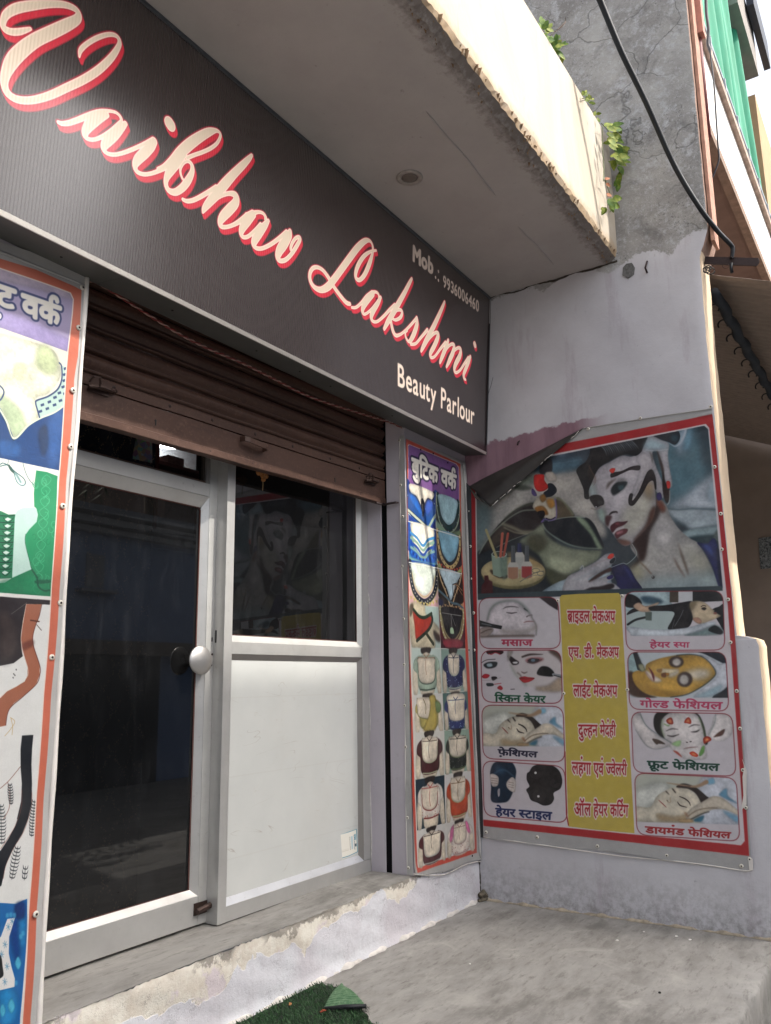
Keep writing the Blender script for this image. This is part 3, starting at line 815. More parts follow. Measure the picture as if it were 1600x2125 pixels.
# sliding latches at both ends
def latch(px, py, flip, nm='latch'):
    c = at(1, SY-.02, px, py); s = -1 if flip else 1
    parts = [boxm(c[0]-.05, c[0]+.05, SY-.018, SY-.0125, c[2]-.022, c[2]-.005)]
    parts.append(tubem([(c[0]-s*.06, SY-.032, c[2]-.012), (c[0]+s*.0, SY-.040, c[2]), (c[0]+s*.06, SY-.034, c[2]+.004), (c[0]+s*.085, SY-.02, c[2]+.012)], [.007, .010, .010, .006], 8))
    parts.append(boxm(c[0]-.02, c[0]+.03, SY-.055, SY-.018, c[2]-.006, c[2]+.004))
    parts.append(tubem([(c[0]-.012, SY-.05, c[2]+.005), (c[0]-.03, SY-.06, c[2]+.028), (c[0]-.05, SY-.05, c[2]+.03), (c[0]-.055, SY-.03, c[2]+.01)], .005, 6))
    parts.append(boxm(c[0]+s*.005, c[0]+s*.011, SY-.016, SY-.0125, c[2]+.01, c[2]+.055))
    V, F = merge(parts); return ob(nm, V, F, M['ironlock'], g, False)
latch(206, 806, False); latch(768, 998, False)
V, F = merge([boxm(4.10, 4.205, SY-.022, SY-.013, z0+.010, z0+.020), boxm(4.17, 4.205, -.235, SY-.022, z0+.014, z0+.020)])
ob('bottom_latch', V, F, M['iron'], g)

# ---------------------------------------------------------------- glazed door
DY = .07
door = thing('glazed_door', 'aluminium framed door with dark tinted glass and a round steel push plate', 'door', (2.4, DY, .3))
box('bottom_rail', 1.90, 2.9025, DY, DY+.045, .300, .420, M['aluh'], door, .002)
box('top_rail', 1.90, 2.9025, DY, DY+.045, 2.280, 2.346, M['aluh'], door, .002)
box('stile', 2.9035, 2.957, DY-.001, DY+.05, .299, 3.0, M['alu'], door, .002)
box('stile', 1.86, 1.90, DY, DY+.045, .300, 3.0, M['alu'], door, .002)
# glazing beads, slightly splayed
def bead_bar(name, a, b, m, par):
    V, F = [], []
    for q in (a, b):
        for p in q: V.append(p)
    n = len(a); F = [(i, (i+1) % n, n+(i+1) % n, n+i) for i in range(n)]
    return ob(name, V, F, m, par)
GX0, GX1, GZ0, GZ1 = 1.92, 2.868, .448, 2.225
bead_bar('glazing_bead', [(1.9, DY+.003, .421), (1.9, DY+.030, GZ0), (1.9, DY+.04, GZ0), (1.9, DY+.04, .421)], [(2.903, DY+.003, .421), (GX1+.01, DY+.030, GZ0), (GX1+.01, DY+.04, GZ0), (2.903, DY+.04, .421)], mat_alu('pale aluminium bead', 'e6e3de', .4, .5, (.02, 1, 1)), door)
bead_bar('glazing_bead', [(1.9, DY+.003, 2.279), (1.9, DY+.030, GZ1), (1.9, DY+.04, GZ1), (1.9, DY+.04, 2.279)], [(2.903, DY+.003, 2.279), (GX1+.008, DY+.030, GZ1), (GX1+.008, DY+.04, GZ1), (2.903, DY+.04, 2.279)], M['aluh'], door)
bead_bar('glazing_bead', [(2.9034, DY+.002, .421), (GX1+.008, DY+.030, GZ0), (GX1+.008, DY+.04, GZ0), (2.9034, DY+.04, .421)], [(2.9034, DY+.002, 2.279), (GX1+.008, DY+.030, GZ1), (GX1+.008, DY+.04, GZ1), (2.9034, DY+.04, 2.279)], M['alu'], door)
ob('door_glass', [(1.90, DY+.036, GZ0-.02), (2.89, DY+.036, GZ0-.02), (2.89, DY+.036, GZ1+.02), (1.90, DY+.036, GZ1+.02)], [(0, 1, 2, 3)], M['tinted'], door)
def gasket(par, x0, x1, z0_, z1_, y, r=.004, mat=None):
    P = [(x0, y, z0_), (x0, y, z1_-.012), (x0+.012, y, z1_), (x1-.014, y, z1_), (x1, y, z1_-.014), (x1, y, z0_), (x0, y, z0_)]
    tube('gasket', P, r, mat or M['gasket'], par, 6)
gasket(door, 1.905, GX1+.006, GZ0+.001, GZ1-.002, DY+.0335)
gasket(door, 1.905, GX1-.004, GZ0-.2, GZ1-.012, DY+.0345, .0025) if False else None
# fixed transom light over the door
box('transom_frame', 2.880, 2.9025, DY+.004, DY+.045, 2.347, 3.0, M['aludark'], door, .002)
box('transom_frame', 1.90, 2.880, DY+.012, DY+.045, 2.347, 2.358, simple('brown sealant line', '5a4234', .6), door)
box('transom_frame', 2.868, 2.880, DY+.014, DY+.045, 2.358, 3.0, simple('dark sealant line', '3a342e', .6), door)
ob('transom_glass', [(1.90, DY+.03, 2.35), (2.872, DY+.03, 2.35), (2.872, DY+.03, 3.0), (1.90, DY+.03, 3.0)], [(0, 1, 2, 3)], M['clear'], door)
# push plate, bolt and lock holes
c = at(1, DY-.035, 417, 1370)
nrm = Vector((-.10, -1, .05)).normalized(); a_ = nrm.orthogonal().normalized(); b_ = nrm.cross(a_)
V, F = [], []; N = 28; Rk = .068
for rr, hh in ((.0, .016), (.25, .0155), (.5, .0135), (.72, .010), (.88, .006), (.97, .002), (1.0, -.001), (.98, -.004), (.6, -.004)):
    for k in range(N):
        q = 2*math.pi*k/N; V.append(tuple(Vector(c)+a_*math.cos(q)*rr*Rk+b_*math.sin(q)*rr*Rk+nrm*hh))
for i in range(8):
    for k in range(N): F.append((i*N+k, i*N+(k+1) % N, (i+1)*N+(k+1) % N, (i+1)*N+k))
kn = ob('push_plate', V, F, mat_alu('dull spun steel', 'bdbab6', .34, .85, (1, 1, 1)), door, True)
V, F = merge([tubem([(c[0]+.01, DY-.032, c[2]), (c[0]+.01, DY+.002, c[2])], .012, 10), boxm(c[0]+.0, c[0]+.085, DY-.006, DY-.001, c[2]-.028, c[2]+.03)])
ob('plate_bracket', V, F, M['aludark'], kn)
# the matching plate on the inner side, seen dark through the glass
V, F = discm((c[0]-.035, DY+.06, c[2]), (0, 1, 0), .064, .012, 24, .004); ob('push_plate', V, F, M['black'], door, True, label='dark push plate on the inner side of the glass')
for q in ((440, 1358), (438, 1380)):
    p = at(1, DY-.006, *q); V, F = discm(p, (0, -1, 0), .0055, .004, 8, .001); ob('screw', V, F, M['iron'], door, True)
for q, w, h in (((440, 1327), .006, .020),):
    p = at(1, DY-.0015, *q); V, F = boxm(p[0]-w/2, p[0]+w/2, p[1]-.001, p[1]+.001, p[2]-h/2, p[2]+h/2); ob('lock_slot', V, F, M['black'], door)
p = at(1, DY-.01, 420, 1884)
V, F = merge([boxm(p[0]-.045, p[0]+.05, DY-.006, DY, p[2]-.026, p[2]+.026), tubem([(p[0]-.045, DY-.022, p[2]-.006), (p[0]+.055, DY-.022, p[2]+.008)], .014, 10), boxm(p[0]+.05, p[0]+.14, DY-.035, DY-.030, p[2]+.02, p[2]+.034), tubem([(p[0]+.045, DY-.022, p[2]+.008), (p[0]+.075, DY-.03, p[2]+.024)], .008, 6)])
ob('bolt', V, F, M['ironlock'], door)

# ---------------------------------------------------------------- fixed window beside the door
win = thing('shop_window', 'aluminium window with dark glass above a white panel', 'window', (3.58, 0, .3))
box('mullion', 2.957, 3.013, 0, .115, .293, 3.0, M['alu'], win, .002)
box('lock_slot', 2.9558, 2.9565, .050, .060, 1.56, 1.62, M['black'], win)
box('bottom_rail', 3.0135, 4.207, .001, .05, .293, .360, M['aluh'], win, .002)
box('middle_rail', 3.0135, 4.138, .001, .05, 1.506, 1.566, M['aluh'], win, .002)
box('stile', 4.1385, 4.2085, 0.0, .05, .361, 3.0, M['alu'], win, .003)
wy = .028
for (za, zb, nm) in ((1.566, 1.598, 'lower'), ):
    bead_bar('glazing_bead', [(3.013, .003, za), (3.013, wy, zb), (3.013, wy+.01, zb), (3.013, wy+.01, za)], [(4.138, .003, za), (4.125, wy, zb), (4.125, wy+.01, zb), (4.138, wy+.01, za)], M['aluh'], win)
bead_bar('glazing_bead', [(4.138, .003, 1.5665), (4.118, wy, 1.598), (4.118, wy+.01, 1.598), (4.138, wy+.01, 1.5665)], [(4.138, .003, 3.0), (4.118, wy, 3.0), (4.118, wy+.01, 3.0), (4.138, wy+.01, 3.0)], mat_alu('pale aluminium side bead', 'dcd9d2', .42, .5), win)
bead_bar('panel_bead', [(3.013, .003, .3605), (3.013, wy-.006, .392), (3.013, wy+.01, .392), (3.013, wy+.01, .3605)], [(4.138, .003, .3605), (4.115, wy-.006, .392), (4.115, wy+.01, .392), (4.138, wy+.01, .3605)], mat_alu('pale panel bead', 'd8dade', .4, .45, (.02, 1, 1)), win)
bead_bar('panel_bead', [(3.013, .003, 1.505), (3.013, wy-.006, 1.478), (3.013, wy+.01, 1.478), (3.013, wy+.01, 1.505)], [(4.138, .003, 1.505), (4.115, wy-.006, 1.478), (4.115, wy+.01, 1.478), (4.138, wy+.01, 1.505)], M['aludark'], win)
bead_bar('panel_bead', [(4.138, .003, .361), (4.112, wy-.006, .392), (4.112, wy+.01, .392), (4.138, wy+.01, .361)], [(4.138, .003, 1.505), (4.112, wy-.006, 1.478), (4.112, wy+.01, 1.478), (4.138, wy+.01, 1.505)], M['aludark'], win)
ob('window_glass', [(3.0, wy+.004, 1.58), (4.13, wy+.004, 1.58), (4.13, wy+.004, 3.0), (3.0, wy+.004, 3.0)], [(0, 1, 2, 3)], M['tinted'], win)
m = NT('scuffed white laminate'); x, y, z = m.sep(); n1 = m.noise(3, 6, .6); n2 = m.noise(12, 7, .75, stretch=(.5, 1, 1.5))
cc = m.mix(m.ramp(n1, .3, .7), (.57, .575, .545, 1), (.51, .52, .495, 1)); cc = m.mix(m.math('MULTIPLY', m.ramp(n2, .62, .72), .45), cc, (.42, .37, .29, 1)); cc = m.mix(m.math('MULTIPLY', m.ramp(m.noise(1.7, 8, .7), .5, .75), .35), cc, (.48, .46, .41, 1)); sc_ = m.ramp(m.math('ABSOLUTE', m.math('SUBTRACT', m.noise(2.6, 2, .4, stretch=(.5, 1, 1.4), dist=2.5), .52)), .0035, 0); cc = m.mix(m.math('MULTIPLY', sc_, m.math('MULTIPLY', m.ramp(m.noise(5, 3), .52, .6), .7)), cc, (.34, .30, .25, 1))
ln = m.math('ABSOLUTE', m.math('SUBTRACT', m.math('FRACT', m.math('MULTIPLY', z, 2.7)), .5)); cc = m.mix(m.math('MULTIPLY', m.ramp(ln, .012, 0), .18), cc, (.4, .36, .3, 1))
m.col(cc); m.rough(.4); m.bump(n1, .1, .01)
box('white_panel', 3.0, 4.13, wy-.004, wy+.006, .375, 1.49, m.m, win)
gk = [(4.119, wy+.002, 1.60), (4.119, wy+.002, 3.0)]; tube('gasket', gk, .003, M['gasket'], win, 6)
tube('gasket', [(3.014, wy+.001, 1.60), (4.12, wy+.001, 1.60)], .0025, M['gasket'], win, 6)
# blobs of white sealant down the joint with the jamb
V, F = [], []
parts = []
for (za, zb, r) in ((1.83, 1.90, .005), (1.69, 1.60, .003), (1.42, 1.46, .003), (1.05, 1.30, .0035), (.30, .80, .004), (2.0, 2.02, .004)):
    P = [(4.2082-.002*math.sin(t*9), -.001-.003*math.sin(t*5), za+(zb-za)*t) for t in np.linspace(0, 1, 8)]
    parts.append(tubem(P, [r*.4]+[r*rnd.uniform(.7, 1.2) for _ in range(6)]+[r*.4], 6))
o = ob('sealant', *merge(parts), simple('white sealant', 'd0ccc6', .5), win, True)

# ---------------------------------------------------------------- room behind the glass
room = thing('shop_interior', 'dim room behind the tinted glass', 'room', (3, 1.5, .3))
rm = simple('dim room paint', '6a6460', .9)
box('room_wall', 1.6, 4.6, 2.6, 2.7, .29, 3.3, rm, room)
box('room_wall', 1.5, 1.6, .12, 2.7, .29, 3.3, rm, room)
box('room_wall', 4.6, 4.7, .31, 2.7, .29, 3.3, rm, room)
box('room_floor', 1.6, 4.6, .16, 2.6, .285, .29, rm, room)
box('room_ceiling', 1.6, 4.6, .31, 2.6, 3.3, 3.35, rm, room)
# patterned curtain
m = NT('dark patterned curtain'); x, y, z = m.sep()
px_ = m.math('MULTIPLY', x, 9.0); pz_ = m.math('MULTIPLY', z, 5.2)
s1 = m.math('ABSOLUTE', m.math('SUBTRACT', m.math('FRACT', m.math('ADD', px_, m.math('MULTIPLY', m.math('SINE', m.math('MULTIPLY', z, 16.3)), .42))), .5))
s2 = m.math('ABSOLUTE', m.math('SUBTRACT', m.math('FRACT', m.math('ADD', px_, m.math('MULTIPLY', m.math('SINE', m.math('MULTIPLY', z, 16.3)), -.42))), .5))
l1 = m.math('MAXIMUM', m.ramp(s1, .10, .04), m.ramp(s2, .10, .04))
vo = m.n('ShaderNodeTexVoronoi'); vo.inputs['Scale'].default_value = 95; m.l(m.geo(), vo.inputs['Vector'])
dots = m.ramp(vo.outputs['Distance'], .42, .30)
cc = m.mix(m.noise(2, 3), (.030, .036, .065, 1), (.045, .05, .08, 1)); cc = m.mix(m.math('MULTIPLY', m.math('MULTIPLY', l1, dots), .9), cc, (.50, .34, .20, 1))
fl = m.ramp(m.noise(17, 4, .6), .60, .66); cc = m.mix(m.math('MULTIPLY', fl, .35), cc, (.30, .22, .15, 1)); m.col(cc); m.rough(.9)
cxr = at(1, .42, 325, 950)[0]
V, F = grid(lambda u, v: (1.7+u*((cxr if v > .62 else 2.86)-1.7), .42+.02*math.sin(u*34), .31+v*2.7), 120, 26)
cu = ob('curtain', V, F, m.m, None, True); tag(cu, 'dark curtain with a beaded ogee pattern hanging behind the door glass', 'curtain')
pc = [at(1, .40, *q) for q in ((283, 906), (316, 916), (316, 960), (275, 952))]
m = NT('busy calendar print'); v = m.n('ShaderNodeTexVoronoi'); v.inputs['Scale'].default_value = 38; m.l(m.geo(), v.inputs['Vector'])
hs = m.n('ShaderNodeHueSaturation'); hs.inputs['Saturation'].default_value = .55; hs.inputs['Value'].default_value = .9; m.l(v.outputs['Color'], hs.inputs['Color']); m.col(hs.outputs[0])
o = plate('calendar_picture', pc, (0, 1, 0), .01, m.m); tag(o, 'small crowded picture pinned on the dark curtain behind the transom', 'picture')
# lit recess with a shelf, seen through the transom
nk = [at(1, .62, *q) for q in ((330, 904), (424, 936), (424, 1000), (333, 1000))]
xa, xb = nk[0][0], nk[1][0]
nm_ = simple('grey recess paint', 'b4babe', .8)
niche = thing('lit_recess', 'grey lit recess with a red rim beside the curtain, behind the transom', 'recess', (xa, .9, 2.5))
box('recess_back', xa-.7, xb+.4, 1.10, 1.12, 2.2, 3.1, nm_, niche)
box('recess_side', xa-.03, xa-.008, .60, .625, 2.2, 3.1, simple('red rim', '8a2a28', .6), niche)
box('recess_shelf', xa-.5, xb+.4, .70, 1.10, 2.60, 2.62, simple('shelf edge', 'a87068', .6), niche)
c1, c2 = at(1, .74, 344, 958), at(1, .74, 372, 950)
o = box('carton', c1[0], c2[0]+.02, .72, .86, 2.621, 2.675, simple('pink printed carton', 'c89a92', .5, 0, 0, 60, .3)); tag(o, 'flat pink carton on the shelf of the lit recess', 'carton')
o = ob('green_roll', *tubem([(c2[0]+.05, .80, 2.64), (c2[0]+.22, .82, 2.645)], .016, 10), simple('green wrapper', '6f9a62', .5), None, True); tag(o, 'small green rolled packet on the shelf behind the transom', 'packet')
lmp = at(1, .95, 343, 925)
o = ob('tube_lamp', *tubem([(lmp[0]-.03, .95, lmp[2]), (lmp[0]+.09, .95, lmp[2]+.02)], .022, 10), emit('lit lamp', (1, .98, .94, 1), 45), None, True); tag(o, 'white lamp glowing in the recess behind the transom', 'lamp')
# marigold bunch hung at the head of the window
c = at(1, -.04, 545, 985)
gar = thing('dried_marigolds', 'small bunch of dried marigolds hung from the shutter edge above the window', 'flowers', tuple(c))
mg = simple('dried marigold', 'a06a34', .8, 0, .6, 90, .35)
for (dx, dz, r) in ((-.028, .006, .017), (.004, .0, .019), (.022, -.004, .015), (.006, -.026, .012)):
    V, F = [], []
    n = 9
    for i in range(5):
        a = math.pi*i/4
        for k in range(n):
            q = 2*math.pi*k/n; rr = r*(1+.18*(-1)**k); V.append((c[0]+dx+math.sin(a)*math.cos(q)*rr, c[1]+math.sin(a)*math.sin(q)*rr, c[2]+dz+math.cos(a)*r))
    for i in range(4):
        for k in range(n): F.append((i*n+k, i*n+(k+1) % n, (i+1)*n+(k+1) % n, (i+1)*n+k))
    ob('flower', V, F, mg, gar, False)
tube('string', [(c[0]-.005, c[1], c[2]+.10), (c[0], c[1], c[2]), (c[0]+.004, c[1], c[2]-.05), (c[0]+.002, c[1], c[2]-.085)], .0018, simple('old string', '8a7450', .9), gar, 5)

# ---------------------------------------------------------------- ceiling light in the soffit
c = at(2, 4.05, 850, 368)
lt = thing('ceiling_light', 'small round recessed light in the canopy underside, switched off', 'light', tuple(c))
V, F = [], []
N = 32
for r, h in ((.072, 0), (.071, .006), (.064, .010), (.052, .006), (.047, .006), (.045, 0)):
    for k in range(N):
        q = 2*math.pi*k/N; V.append((c[0]+math.cos(q)*r, c[1]+math.sin(q)*r, 4.049-h))
for i in range(5):
    for k in range(N): F.append((i*N+k, i*N+(k+1) % N, (i+1)*N+(k+1) % N, (i+1)*N+k))
ob('trim_ring', V, F, M['lampw'], lt, True)
V, F = discm((c[0], c[1], 4.0485), (0, 0, -1), .044, .004, 28); ob('diffuser', V, F, M['lampd'], lt, True)

# twisted red and white wire slung under the sign
P = spline([at(1, -.262, *q) for q in ((186, 583), (203, 588), (237, 608), (303, 650), (369, 691), (434, 724), (500, 752), (566, 785), (631, 818), (697, 842), (762, 862), (797, 873), (818, 880), (834, 888))], 24)
wr = thing('twisted_wire', 'thin twisted red and white wire slung under the sign across the shutter', 'wire', tuple(P[0]))
for s_, mt, nm in ((0, M['wirered'], 'red_strand'), (math.pi, M['wirewhite'], 'white_strand')):
    Q = []; L = 0
    for i, p in enumerate(P):
        if i: L += np.linalg.norm(P[i]-P[i-1])
        q = L/.075*2*math.pi+s_; Q.append(p+np.array([0, math.sin(q)*.0035, math.cos(q)*.0035]))
    tube(nm, Q, .0032, mt, wr, 6)
# ---------------------------------------------------------------- the sign box
TOPP, BOTP = np.array([0, -.527, 4.046]), np.array([0, -.444, 2.896])
SV = (TOPP-BOTP); SH = np.linalg.norm(SV); SV = SV/SH
SX0, SX1 = .95, XW-.006
cs = Canvas((SX0, BOTP[1], BOTP[2]), (1, 0, 0), SV, SX1-SX0, SH, 640, '241e1f')
def lettering(strokes):
    """script strokes: maroon outline, red drop edge, cream face with a lighter rim"""
    k = cs.ppm
    def lay(grow, col, dx=0, dy=0):
        for P, fr in strokes:
            cs.frame(*fr); A = np.array([p[:2] for p in P], float); w = np.array([p[2] for p in P], float)
            cx = cs.px(A.mean(0)); s = grow*k/cx
            if dx or dy:
                C = catmull(np.column_stack([A, w]), False, 8); Q = cs.to(C[:, :2])+np.array([dx*k, dy*k]); R = np.maximum(C[:, 2]/2*cx+grow*k, .4)
                pad = int(R.max())+3; x0, y0 = np.floor(Q.min(0)).astype(int)-pad; x1, y1 = np.ceil(Q.max(0)).astype(int)+pad
                m = np.zeros((y1-y0, x1-x0))
                for i in range(len(Q)):
                    a = Q[i]; r = R[i]; rr = int(r)+2; u0, v0 = max(int(a[0])-rr-x0, 0), max(int(a[1])-rr-y0, 0)
                    xs, ys = np.meshgrid(np.arange(u0, u0+2*rr+2)+.5+x0, np.arange(v0, v0+2*rr+2)+.5+y0)
                    c = np.clip(r-np.hypot(xs-a[0], ys-a[1])+.5, 0, 1); sub = m[v0:v0+c.shape[0], u0:u0+c.shape[1]]; np.maximum(sub, c[:sub.shape[0], :sub.shape[1]], out=sub)
                    if i:       # fill between samples
                        b = Q[i-1]; n = int(np.hypot(*(a-b))/max(r*.5, .7))
                        for t in np.linspace(0, 1, n+1)[1:-1]:
                            q = b+(a-b)*t; r2 = R[i-1]+(R[i]-R[i-1])*t; rr = int(r2)+2; u0, v0 = max(int(q[0])-rr-x0, 0), max(int(q[1])-rr-y0, 0)
                            xs, ys = np.meshgrid(np.arange(u0, u0+2*rr+2)+.5+x0, np.arange(v0, v0+2*rr+2)+.5+y0)
                            c = np.clip(r2-np.hypot(xs-q[0], ys-q[1])+.5, 0, 1); sub = m[v0:v0+c.shape[0], u0:u0+c.shape[1]]; np.maximum(sub, c[:sub.shape[0], :sub.shape[1]], out=sub)
                cs.blend(m, x0, y0, col)
            else:
                cs.line(A, w, col, grow=s)
    lay(.0085, '6b1626', 0, 0)
    for t in (1.0, .8, .6, .4, .2): lay(.0045, '7a1828' if t == 1.0 else 'c01f35', .013*t, .019*t)
    for t in (.9, .7, .5, .3): lay(.0035, 'c42038', .013*t, .019*t)
    lay(.0050, 'a01c30')
    lay(.0022, 'f0d6c8')
    lay(-.0022, 'd6c9b4')
A = (0, 0, 5.333); B = (100, 200, 5.333); Cc = (320, 230, 5); D = (620, 460, 4)
ST = [
 ([(340, 318, 26), (290, 332, 42), (210, 350, 56), (130, 350, 60), (60, 320, 64), (36, 260, 54), (70, 165, 66), (180, 95, 84), (350, 60, 84), (540, 46, 66), (700, 52, 62), (815, 92, 60), (868, 150, 58), (850, 215, 84), (740, 278, 108), (580, 355, 116), (400, 442, 118), (255, 548, 126), (140, 670, 124), (70, 810, 92), (52, 930, 72), (95, 1035, 72), (200, 1100, 66), (360, 1108, 64), (550, 1058, 68), (740, 972, 72), (930, 880, 76), (1090, 775, 76), (1225, 645, 68), (1305, 525, 52), (1318, 455, 42), (1280, 400, 40), (1200, 386, 40), (1085, 418, 42), (970, 482, 42), (892, 556, 42), (876, 632, 14)], A),
 ([(112, 288, 28), (155, 303, 36), (230, 296, 42), (330, 262, 46), (450, 216, 52), (560, 178, 46), (660, 166, 26), (745, 185, 24), (795, 235, 26), (805, 285, 30)], B),
 ([(640, 205, 60), (545, 240, 104), (460, 310, 104), (412, 380, 78), (405, 435, 56), (440, 474, 34), (510, 480, 30), (600, 446, 34), (700, 382, 40), (800, 300, 50)], B),
 ([(848, 306, 44), (800, 355, 70), (720, 435, 96), (640, 510, 92), (608, 575, 56), (640, 628, 34), (710, 648, 30), (800, 636, 30), (920, 594, 32), (1040, 540, 34), (1150, 486, 44)], B),
 ([(1165, 500, 74), (1130, 555, 92), (1060, 630, 96), (985, 705, 84), (955, 770, 54), (975, 832, 40), (1040, 864, 32), (1130, 858, 30), (1250, 815, 34), (1330, 770, 40)], B),
 ([(1338, 300, 118), (1350, 318, 118)], B),
 ([(40, 612, 34), (100, 580, 36), (180, 520, 60), (270, 435, 88), (370, 345, 90), (480, 268, 80), (570, 220, 66), (640, 205, 34), (680, 226, 22), (688, 268, 24), (655, 335, 26), (590, 388, 28), (500, 430, 28), (420, 458, 28), (340, 490, 30)], Cc),
 ([(300, 440, 80), (240, 520, 92), (170, 610, 84), (125, 700, 52), (120, 770, 42), (150, 828, 46), (215, 846, 54), (290, 800, 62), (350, 725, 66), (392, 640, 50), (394, 575, 38), (370, 534, 30), (335, 524, 26), (298, 548, 24), (272, 600, 20), (272, 650, 18), (290, 700, 18), (312, 728, 16)], Cc),
 ([(298, 922, 26), (340, 938, 30), (400, 930, 32), (470, 898, 34), (560, 846, 36), (650, 792, 42)], Cc),
 ([(1015, 462, 26), (985, 498, 46), (920, 565, 62), (830, 655, 72), (740, 755, 84), (660, 850, 84), (580, 940, 70), (525, 1010, 48), (506, 1055, 14)], Cc),
 ([(640, 920, 22), (710, 876, 28), (790, 856, 36), (850, 880, 62), (850, 950, 74), (790, 1020, 84), (715, 1100, 74), (685, 1160, 46), (700, 1198, 36), (755, 1204, 28), (830, 1180, 30), (900, 1140, 40), (960, 1098, 52)], Cc),
 ([(970, 1095, 60), (1030, 1062, 36), (1090, 1050, 24), (1135, 1066, 24), (1158, 1104, 26), (1158, 1130, 26)], Cc),
 ([(1030, 1070, 66), (970, 1130, 90), (920, 1215, 66), (906, 1270, 44), (925, 1308, 30), (975, 1304, 28), (1040, 1252, 30), (1110, 1180, 34)], Cc),
 ([(1186, 1140, 28), (1150, 1190, 56), (1090, 1270, 74), (1045, 1345, 66), (1036, 1392, 42), (1065, 1424, 32), (1125, 1426, 28), (1210, 1386, 30), (1300, 1322, 34), (1375, 1262, 44)], Cc),
 ([(1408, 1250, 36), (1395, 1300, 66), (1345, 1380, 84), (1298, 1455, 72), (1282, 1520, 50), (1305, 1556, 34), (1360, 1548, 32), (1420, 1490, 32), (1475, 1405, 34), (1508, 1340, 30), (1500, 1312, 26), (1465, 1325, 26), (1430, 1375, 26), (1414, 1430, 24), (1424, 1462, 16)], Cc),
 ([(644, 240, 12), (600, 248, 16), (545, 285, 26), (500, 350, 30), (474, 420, 28), (476, 470, 24), (506, 484, 24), (548, 440, 30), (588, 350, 34), (614, 260, 20), (614, 200, 15), (590, 160, 18), (550, 162, 34), (490, 215, 44), (420, 305, 46), (350, 400, 46), (290, 480, 46), (240, 540, 46), (180, 568, 34), (125, 545, 26), (92, 490, 25), (90, 430, 24), (115, 388, 22), (155, 382, 20), (200, 410, 22), (245, 470, 26), (290, 545, 26), (345, 620, 26), (392, 672, 26), (424, 684, 20)], D),
 ([(440, 714, 13), (475, 712, 15), (520, 676, 18), (570, 620, 24), (618, 586, 18), (652, 588, 14), (668, 614, 14), (668, 650, 13)], D),
 ([(615, 598, 40), (575, 640, 48), (540, 700, 36), (530, 745, 24), (548, 768, 15), (590, 742, 15), (640, 690, 17), (672, 645, 20)], D),
 ([(683, 628, 18), (660, 675, 30), (622, 735, 38), (604, 790, 28), (618, 826, 18), (655, 828, 15), (705, 788, 17), (755, 735, 20), (800, 690, 20)], D),
 ([(938, 474, 15), (920, 510, 24), (880, 590, 30), (830, 680, 36), (785, 760, 38), (740, 835, 32), (712, 890, 18)], D),
 ([(775, 775, 12), (812, 738, 16), (845, 732, 18), (860, 755, 18), (845, 795, 20), (806, 816, 15), (772, 806, 12), (772, 850, 22), (786, 910, 24), (808, 944, 20), (845, 936, 15), (885, 905, 15), (930, 858, 16), (975, 805, 18)], D),
 ([(978, 800, 20), (980, 850, 30), (962, 915, 34), (935, 975, 28), (912, 995, 16), (890, 960, 12), (886, 920, 12), (900, 905, 12)], D),
 ([(930, 1018, 16), (970, 1012, 15), (1015, 960, 16), (1065, 900, 20)], D),
 ([(1208, 668, 14), (1190, 712, 22), (1155, 790, 28), (1112, 880, 32), (1065, 970, 34), (1030, 1040, 26), (1014, 1076, 14)], D),
 ([(1050, 1015, 12), (1090, 960, 14), (1130, 924, 17), (1152, 930, 22), (1148, 970, 30), (1118, 1040, 30), (1090, 1095, 24), (1095, 1128, 17), (1125, 1120, 14), (1170, 1060, 16), (1215, 1005, 20)], D),
 ([(1238, 985, 16), (1224, 1030, 28), (1198, 1095, 30), (1176, 1150, 22), (1168, 1174, 12)], D),
 ([(1190, 1110, 10), (1235, 1042, 14), (1268, 1018, 16), (1288, 1030, 20), (1280, 1080, 30), (1250, 1150, 28), (1224, 1206, 14)], D),
 ([(1245, 1140, 10), (1290, 1072, 14), (1325, 1048, 16), (1344, 1064, 20), (1336, 1115, 30), (1300, 1185, 28), (1290, 1230, 20), (1305, 1254, 15), (1340, 1232, 14), (1375, 1180, 15), (1410, 1130, 18)], D),
 ([(1426, 1120, 16), (1412, 1160, 26), (1388, 1220, 26), (1370, 1268, 22), (1374, 1300, 16), (1386, 1312, 10)], D),
 ([(1462, 1015, 26), (1466, 1028, 26)], D),
]
lettering(ST)
def roman(txt):
    seq = []; x = 0
    for ch in txt:
        if ch == ' ': x += .30; continue
        seq.append((ch, x, 0, 1, 1, None)); g_ = glyph(ch)
        x += g_[3]+.075
    return word_mask(seq)
cs.frame(*D)
cs.text(roman('Mob'), [(946, 186), (1118, 310), (1116, 452), (944, 332)], 'b4aaa0', bold=6)
for q in ((1134, 462), (1157, 486), (1158, 412)): cs.line([q, (q[0]+.5, q[1]+5)], 15, 'b4aaa0')
cs.text(roman('9936006460'), [(1196, 440), (1497, 660), (1496, 757), (1196, 544)], 'b4aaa0', bold=3)
cs.frame(0, 0, 1)
cs.text(roman('Beauty Parlour'), [(825.5, 752), (985, 843), (984.5, 896), (825.5, 817)], 'e6d9c8', bold=2)
img = cs.image('sign print')
m, t = mat_print('printed sign flex', img, rough=.3, spec=.25, weave=False, dirt=.04, creased=0)
wv = m.n('ShaderNodeTexWave', wave_type='BANDS', bands_direction='X'); wv.inputs['Scale'].default_value = 24; wv.inputs['Distortion'].default_value = .15; m.l(m.geo(), wv.inputs['Vector'])
m.bump(wv.outputs['Fac'], .9, .0012)
m.b.inputs['Coat Weight'].default_value = 1; m.b.inputs['Coat IOR'].default_value = 2.0; m.b.inputs['Coat Roughness'].default_value = .24; m.b.inputs['Coat Tint'].default_value = (1, .91, .87, 1)
